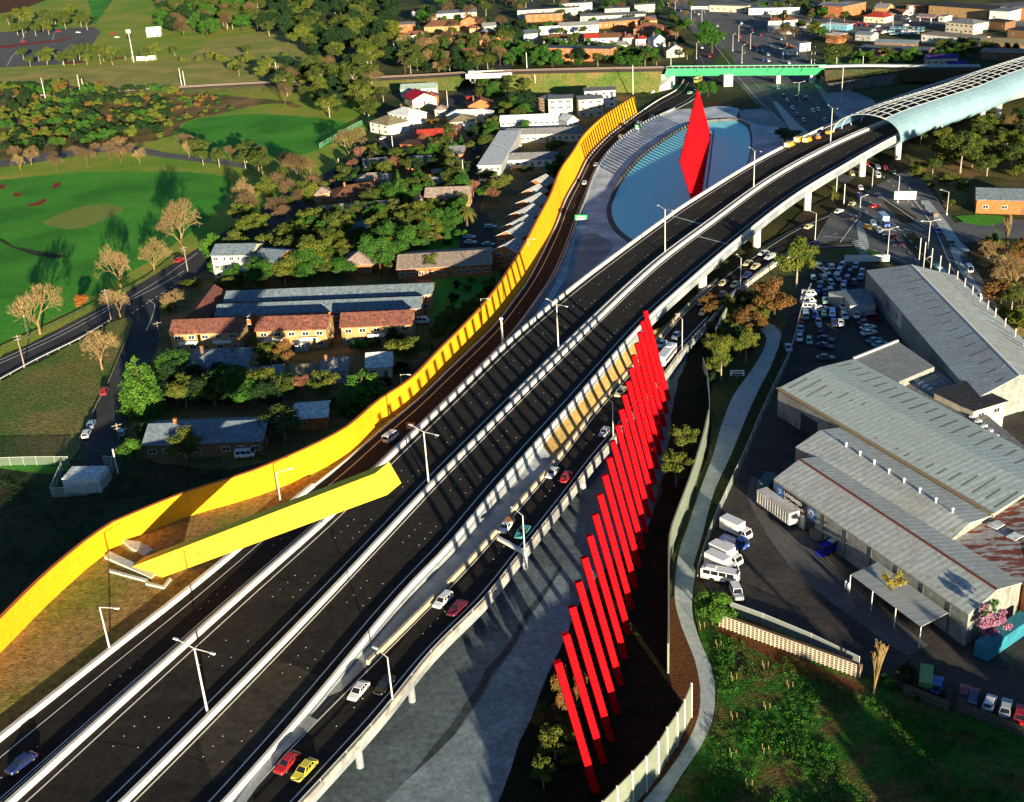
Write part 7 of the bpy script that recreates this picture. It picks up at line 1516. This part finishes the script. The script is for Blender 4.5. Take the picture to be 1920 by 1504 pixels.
for k_,c,x,y,d,lb in (('van','white',1517,556,(5,0),'white van in the sun at the left fence of the crowded yard, farthest of three'),('van','white',1515,569,(5,0),'white van in the sun at the left fence of the crowded yard, middle of three'),('van','white',1519,580,(5,0),'white van in the sun at the left fence of the crowded yard, nearest of three'),('van','sky',1510,596,(1,6),'pale blue van parked alone below the three sunlit vans'),('hatch','red',1501,605,(0,5),'small red car parked in the yard behind the pale blue van'),('sedan','sky',1501,621,(0,5),'blue grey sedan parked in the yard below the small red car'),('sedan','white',1499,637,(0,5),'white sedan parked at the left end of the yard'),('hatch','mint',1517,643,(1,5),'mint green hatchback parked in the open yard'),('sedan','silver',1478,656,(2,5),'silver sedan parked by the yard fence beside the path'),('wagon','blue',1528,594,(1,5),'blue and white wagon parked in the second yard row'),('sedan','green',1545,592,(1,5),'green sedan parked in the second yard row'),('van','blue',1560,593,(0,5),'bright blue van parked in the yard beside a white car'),('sedan','navy',1563,608,(1,5),'dark blue sedan parked below the bright blue van'),('sedan','white',1576,609,(2,5),'white sedan parked right of the dark blue one in the yard'),('wagon','white',1583,596,(3,5),'white wagon parked in front of the nearer grey shed'),('sedan','white',1580,578,(3,5),'white sedan parked left of the nearer grey shed'),('sedan','white',1605,594,(1,5),'white sedan parked on the concrete slab by the grey shed'),('sedan','silver',1534,607,(1,5),'silver sedan parked in the third yard row'),('hatch','purple',1537,622,(1,5),'purple hatchback parked in the third yard row'),('sedan','mint',1547,567,(1,4),'pale green sedan parked left of the farther grey shed'),('sedan','navy',1547,552,(1,4),'navy sedan parked behind the pale green one'),('wagon','white',1538,582,(5,-1),'white wagon parked crosswise in the sun in the yard'),('sedan','white',1627,617,(5,-1),'white sedan parked crosswise below the banner, farther of two'),('sedan','white',1629,627,(5,-1),'white sedan parked crosswise below the banner, nearer of two'),('sedan','maroon',1622,608,(5,-1),'maroon car parked crosswise behind the two white ones'),('van','maroon',1634,600,(5,-.5),'long maroon van parked below the banner'),('sedan','teal',1640,642,(5,-1),'teal sedan parked by the flat grey roof, farther of two'),('sedan','sky',1650,649,(5,-1),'pale sedan parked by the flat grey roof, nearer of two'),('sedan','navy',1548,639,(5,1),'dark sedan in the shade of the open yard, farther of two'),('sedan','navy',1547,652,(5,1),'dark sedan in the shade of the open yard, nearer of two'),('sedan','grey',1548,674,(5,0),'grey sedan alone in the shade near the largest warehouse')): car(k_,c,x,y,d,lb,small=False)
# lower right parked row
for k_,c,x,y,d,lb in (('sedan','blue',1757,1290,(1,-5),'blue sedan parked in the shade beside the green skip'),('sedan','maroon',1806,1306,(1,-5),'dark red car parked behind the dark picket fence'),('wagon','navy',1824,1313,(1,-5),'navy wagon parked between the dark red and the white car'),('hatch','white',1855,1323,(2,-5),'white hatchback parked behind the dark picket fence'),('sedan','silver',1885,1333,(1,-5),'silver sedan parked right of the white hatchback'),('sedan','red',1912,1345,(1,-5),'red car parked at the right end of the row')): car(k_,c,x,y,d,lb,small=False)
P0=P(1735,1282); t=thing('skip_bin','green steel skip beside the parked blue sedan','skip',P0,1.2); f=MB(); f.box((0,0,.2),(4.6,1.9,1.6),0,0,1.12); f.build('bin',mat('skip_green',(.10,.26,.08),grain=.2),t); f=MB(); f.box((0,0,2.01),(4.9,2.0,.08)); f.build('lid',mat('skip_lid',(.2,.4,.15)),t)
# trucks, vans and the bus
def truck(colr,x,y,d,label,L=6.5,box=True,boxcol='white',cabcol=None,H_=3.2,name='truck',cat='truck',zf=.33):
    b=PZ(x,y,zf) if callable(zf) else P(x,y,zf); v=P(x+d[0],y+d[1],b.z)-b; t=thing(name,label,cat,b,math.atan2(v.y,v.x)); cl=1.9
    f=MB(); f.box((0,0,.55),(L,.9,.25)); f.build('chassis',BUMP,t)
    f=MB(); x1=L/2; x0=L/2-cl; greenhouse(f,x0,x0+.02,x1-.45,x1-.02,1.02,.96,1.25,2.25); f.box(((x0+x1)/2,0,.5),(cl,2.08,.78)); f.build('cab',paint(cabcol or colr),t)
    f=MB(); glass(f,x0,x0+.02,x1-.45,x1-.02,1.02,.96,1.25,2.25,pil=(.5,)); f.build('windows',CGLASS,t,fix=False)
    if box: f=MB(); f.box((-cl/2-.05,0,.82),(L-cl-.1,2.3,H_-.82)); f.build('cargo_box',paint(boxcol),t); f=MB(); f.box((-L/2-.02,0,.95),(.05,2.0,H_-1.15)); f.build('rear_door',mat('rear_door_grey',(.5,.5,.5)),t)
    else:
        f=MB(); f.box((-cl/2-.05,0,.82),(L-cl-.1,2.2,.16)); 
        f.build('tray',paint(boxcol),t)
    for xx in (-L/2+1.3,L/2-1.0):
        for s in (-1,1): f=MB(); f.tube((xx,s*.95-.13,.45),(xx,s*.95+.13,.45),.45,n=14); o=f.build('wheel',TYRE,t); f=MB(); f.tube((xx,s*.95-.14,.45),(xx,s*.95+.14,.45),.22,n=10); f.build('rim',RIM,o)
    for s in (-1,1): f=MB(); f.box((x1+.0,s*.72,.72),(.06,.3,.18)); f.build('headlight',HEADL,t)
    return t
def bus(x,y,d,label,L=10.5,colr='white',zf=.33,name='bus',cat='bus',W=2.45,H_=3.1,stripe=None):
    b=PZ(x,y,zf) if callable(zf) else P(x,y,zf); v=P(x+d[0],y+d[1],b.z)-b; t=thing(name,label,cat,b,math.atan2(v.y,v.x))
    f=MB(); w=W/2; loft(f,[(-L/2,w*.94,w*.9,.45,H_-.12),(-L/2+.15,w,w*.96,.38,H_),(L/2-.3,w,w*.96,.38,H_),(L/2,w*.92,w*.86,.45,H_-.25)]); f.build('body',paint(colr) if isinstance(colr,str) else colr,t)
    f=MB()
    n=max(3,int(L/1.6))
    for s in (-1,1):
        for i in range(n):
            a=-L/2+.5+(L-1.0)*i/n; c=a+(L-1.0)/n-.14; f.face([(a,s*(w+.012),1.55),(c,s*(w+.012),1.55),(c,s*(w*.985+.012),2.4),(a,s*(w*.985+.012),2.4)])
    f.face([(L/2+.012,-w*.8,1.35),(L/2+.012,w*.8,1.35),(L/2-.06,w*.78,2.6),(L/2-.06,-w*.78,2.6)]); f.face([(-L/2-.012,-w*.75,1.7),(-L/2-.012,w*.75,1.7),(-L/2-.012,w*.75,2.5),(-L/2-.012,-w*.75,2.5)]); f.build('windows',CGLASS,t,fix=False)
    f=MB(); f.box((-L*.25,0,H_-.02),(1.8,1.3,.22)); f.build('roof_unit',mat('roof_unit_grey',(.6,.6,.58)),t)
    for xx in (-L/2+2.2,L/2-1.8):
        for s in (-1,1): f=MB(); f.tube((xx,s*(w-.13)-.13,.46),(xx,s*(w-.13)+.13,.46),.46,n=14); f.build('wheel',TYRE,t)
    if stripe: f=MB(); f.box((0,0,1.0),(L*.96,W+.03,.32)); f.build('stripe',stripe,t)
    return t
bus(1250,676,(-4,5),'white bus on the right ramp beside the red beams',10.5,zf=zr)
bus(1309,154,(4,-2),'yellow truck like bus passing under the green bridge',8,'olive',name='coach',cat='bus',zf=lambda y:.4)
t=bus(1766,528,(3.3,3.4),'green and yellow tram behind the far end of the long warehouse',15,'green',name='tram',cat='tram',H_=3.3,stripe=mat('tram_yellow',(.55,.50,.08)))
truck('blue',1657,421,(4,4),'big blue box truck in the middle of the junction queue',8.5,True,'sky','blue',3.6)
truck('white',1829,558,(3,5),'flat tray truck with a white cab on the right carriageway',7.5,False,'grey')
for x,y,kw,lb in ((1380,1003,{},'white box truck, first of the row parked by the path fence'),(1361,1052,{},'white box truck, second of the row parked by the path fence'),(1353,1070,{},'white box truck, third of the row parked by the path fence')): truck('white',x,y,(30,14),lb,6.6,True,'white')
truck('blue',1376,1022,(30,14),'bright blue tray truck between the white vehicles by the fence',6,False,'blue')
car('van','white',1362,1036,(30,14),'white van between the blue tray truck and a box truck',small=False); bus(1350,1088,(30,6),'white minibus at the near end of the vehicle row',7,'white',name='minibus',cat='bus',W=2.1,H_=2.5); car('fourwd','white',1381,1117,(8,18),'white off road car beside the bright green bush',small=False)
# works vehicles on the freeway shoulder
zm=lambda y:ZM(y)+.06
truck('amber',1480,277,(5,-2.6),'yellow works truck on the freeway shoulder, nearest of three',6,True,'amber','amber',2.6,zf=zm); truck('amber',1497,268,(5,-2.6),'yellow works truck on the freeway shoulder, middle of three',5,True,'amber','amber',2.8,zf=zm); truck('amber',1513,268,(5,-2.6),'yellow works truck beside the middle one, out in the lane',5.5,True,'amber','amber',2.6,zf=zm); car('ute','amber',1555,251,(5,-2.4),'yellow and white utility truck ahead of the works trucks',zf=zm,small=False)
t=thing('works_trailer','orange works trailer with a white board between the yellow vehicles','trailer',PZ(1533,262,zm),.4); f=MB(); f.box((0,0,.5),(2.2,1.4,.9)); f.build('body',paint('orange'),t); f=MB(); f.box((0,0,1.4),(.1,1.7,1.2)); f.build('board',TRIMW,t)
for s in (-1,1): f=MB(); f.tube((0,s*.8-.1,.35),(0,s*.8+.1,.35),.35,n=12); f.build('wheel',TYRE,t)
# containers and trailers at the front shed
def container(x,y,d,L,col,label,W=2.5,H_=2.8,name='container',z0=.3,wheels=False):
    b=P(x,y,.3); v=P(x+d[0],y+d[1],.3)-b; t=thing(name,label,'trailer' if wheels else 'container',b,math.atan2(v.y,v.x)); f=MB(); f.box((0,0,1.0 if wheels else .0),(L,W,H_)); f.build('body',col,t)
    f=MB(); n=int(L/.8); z=1.0 if wheels else 0
    for i in range(n):
        for s in (-1,1): f.box((-L/2+L*(i+.5)/n,s*(W/2+.02),z+.15),(.28,.05,H_-.3))
    f.build('ribs',col,t,fix=False); f=MB(); f.box((L/2+.02,0,z+.1),(.05,W*.92,H_-.2)); f.build('door',mat('container_door',(.55,.52,.46),grain=.2),t)
    if wheels:
        for xx in (-L*.32,-L*.22,L*.3):
            for s in (-1,1): f=MB(); f.tube((xx,s*.95-.13,.48),(xx,s*.95+.13,.48),.48,n=12); f.build('wheel',TYRE,t)
    return t
container(1457,968,(30,22),11,mat('trailer_white',(.66,.66,.62),col2=(.48,.46,.42),grain=.2),'long white trailer parked along the front of the sign shed',wheels=True,name='trailer')
container(1438,918,(6,-8),5.5,mat('container_teal',(.06,.14,.15),grain=.2),'dark teal container at the left end of the sign shed')
container(1506,984,(28,20),3.0,mat('trailer_white',(.66,.66,.62)),'small white crate behind the long trailer',2.2,2.2)
container(1532,1008,(28,20),2.2,mat('pallet_brown',(.22,.17,.11),grain=.3),'brown pallet stack left of the blue covered van',2.0,1.8,name='pallet_stack')
container(1880,1205,(20,-14),13,mat('container_turquoise',(.03,.24,.32),col2=(.025,.17,.24),grain=.15),'long turquoise container under the pink flowers at the right edge')
bus(1552,1036,(-16,9),'vehicle under a bright blue cover beside the front shed',5.6,mat('blue_cover',(.012,.02,.40),col2=(.01,.012,.28),scale=.7,rough=.6),name='covered_van',cat='van',W=2.0,H_=2.1)
for x,y in ((1586,1102),(1591,1106)):
    t=thing('gas_bottle','white gas bottle standing at the corner of the awning','gas bottle',P(x,y,.3),group='gas bottles by the awning'); f=MB(); f.tube((0,0,0),(0,0,1.3),.32,n=14); f.tube((0,0,1.3),(0,0,1.55),.3,.12,n=14); f.build('body',TRIMW,t); f=MB(); f.tube((0,0,1.5),(0,0,1.75),.1,n=8); f.build('valve',BUMP,t)
# flowering vine on the end of the front shed
LF_PINK=leafm('pink_blossom',(.34,.10,.20),(.42,.24,.32)); rs=random.Random(9); b=P(1862,1190,2.5)
cl=[(rs.uniform(-2.4,2.4),rs.uniform(-.8,.8),rs.uniform(-.5,6.5),rs.uniform(.8,1.4)) for _ in range(16)]
t=thing('flowering_vine','pink flowering vine spilling over the turquoise container','plant',b); o=bpy.data.objects.new('blossom',crown_mesh('vine_blossom',LF_PINK,cl,70,.26,rs)); COL.objects.link(o); o.parent=t
cl=[(rs.uniform(-2.2,2.2),rs.uniform(-.6,.6),rs.uniform(-.5,6.8),rs.uniform(.5,1.0)) for _ in range(10)]; o=bpy.data.objects.new('foliage',crown_mesh('vine_leaves',LF_GREEN,cl,60,.24,rs)); COL.objects.link(o); o.parent=t
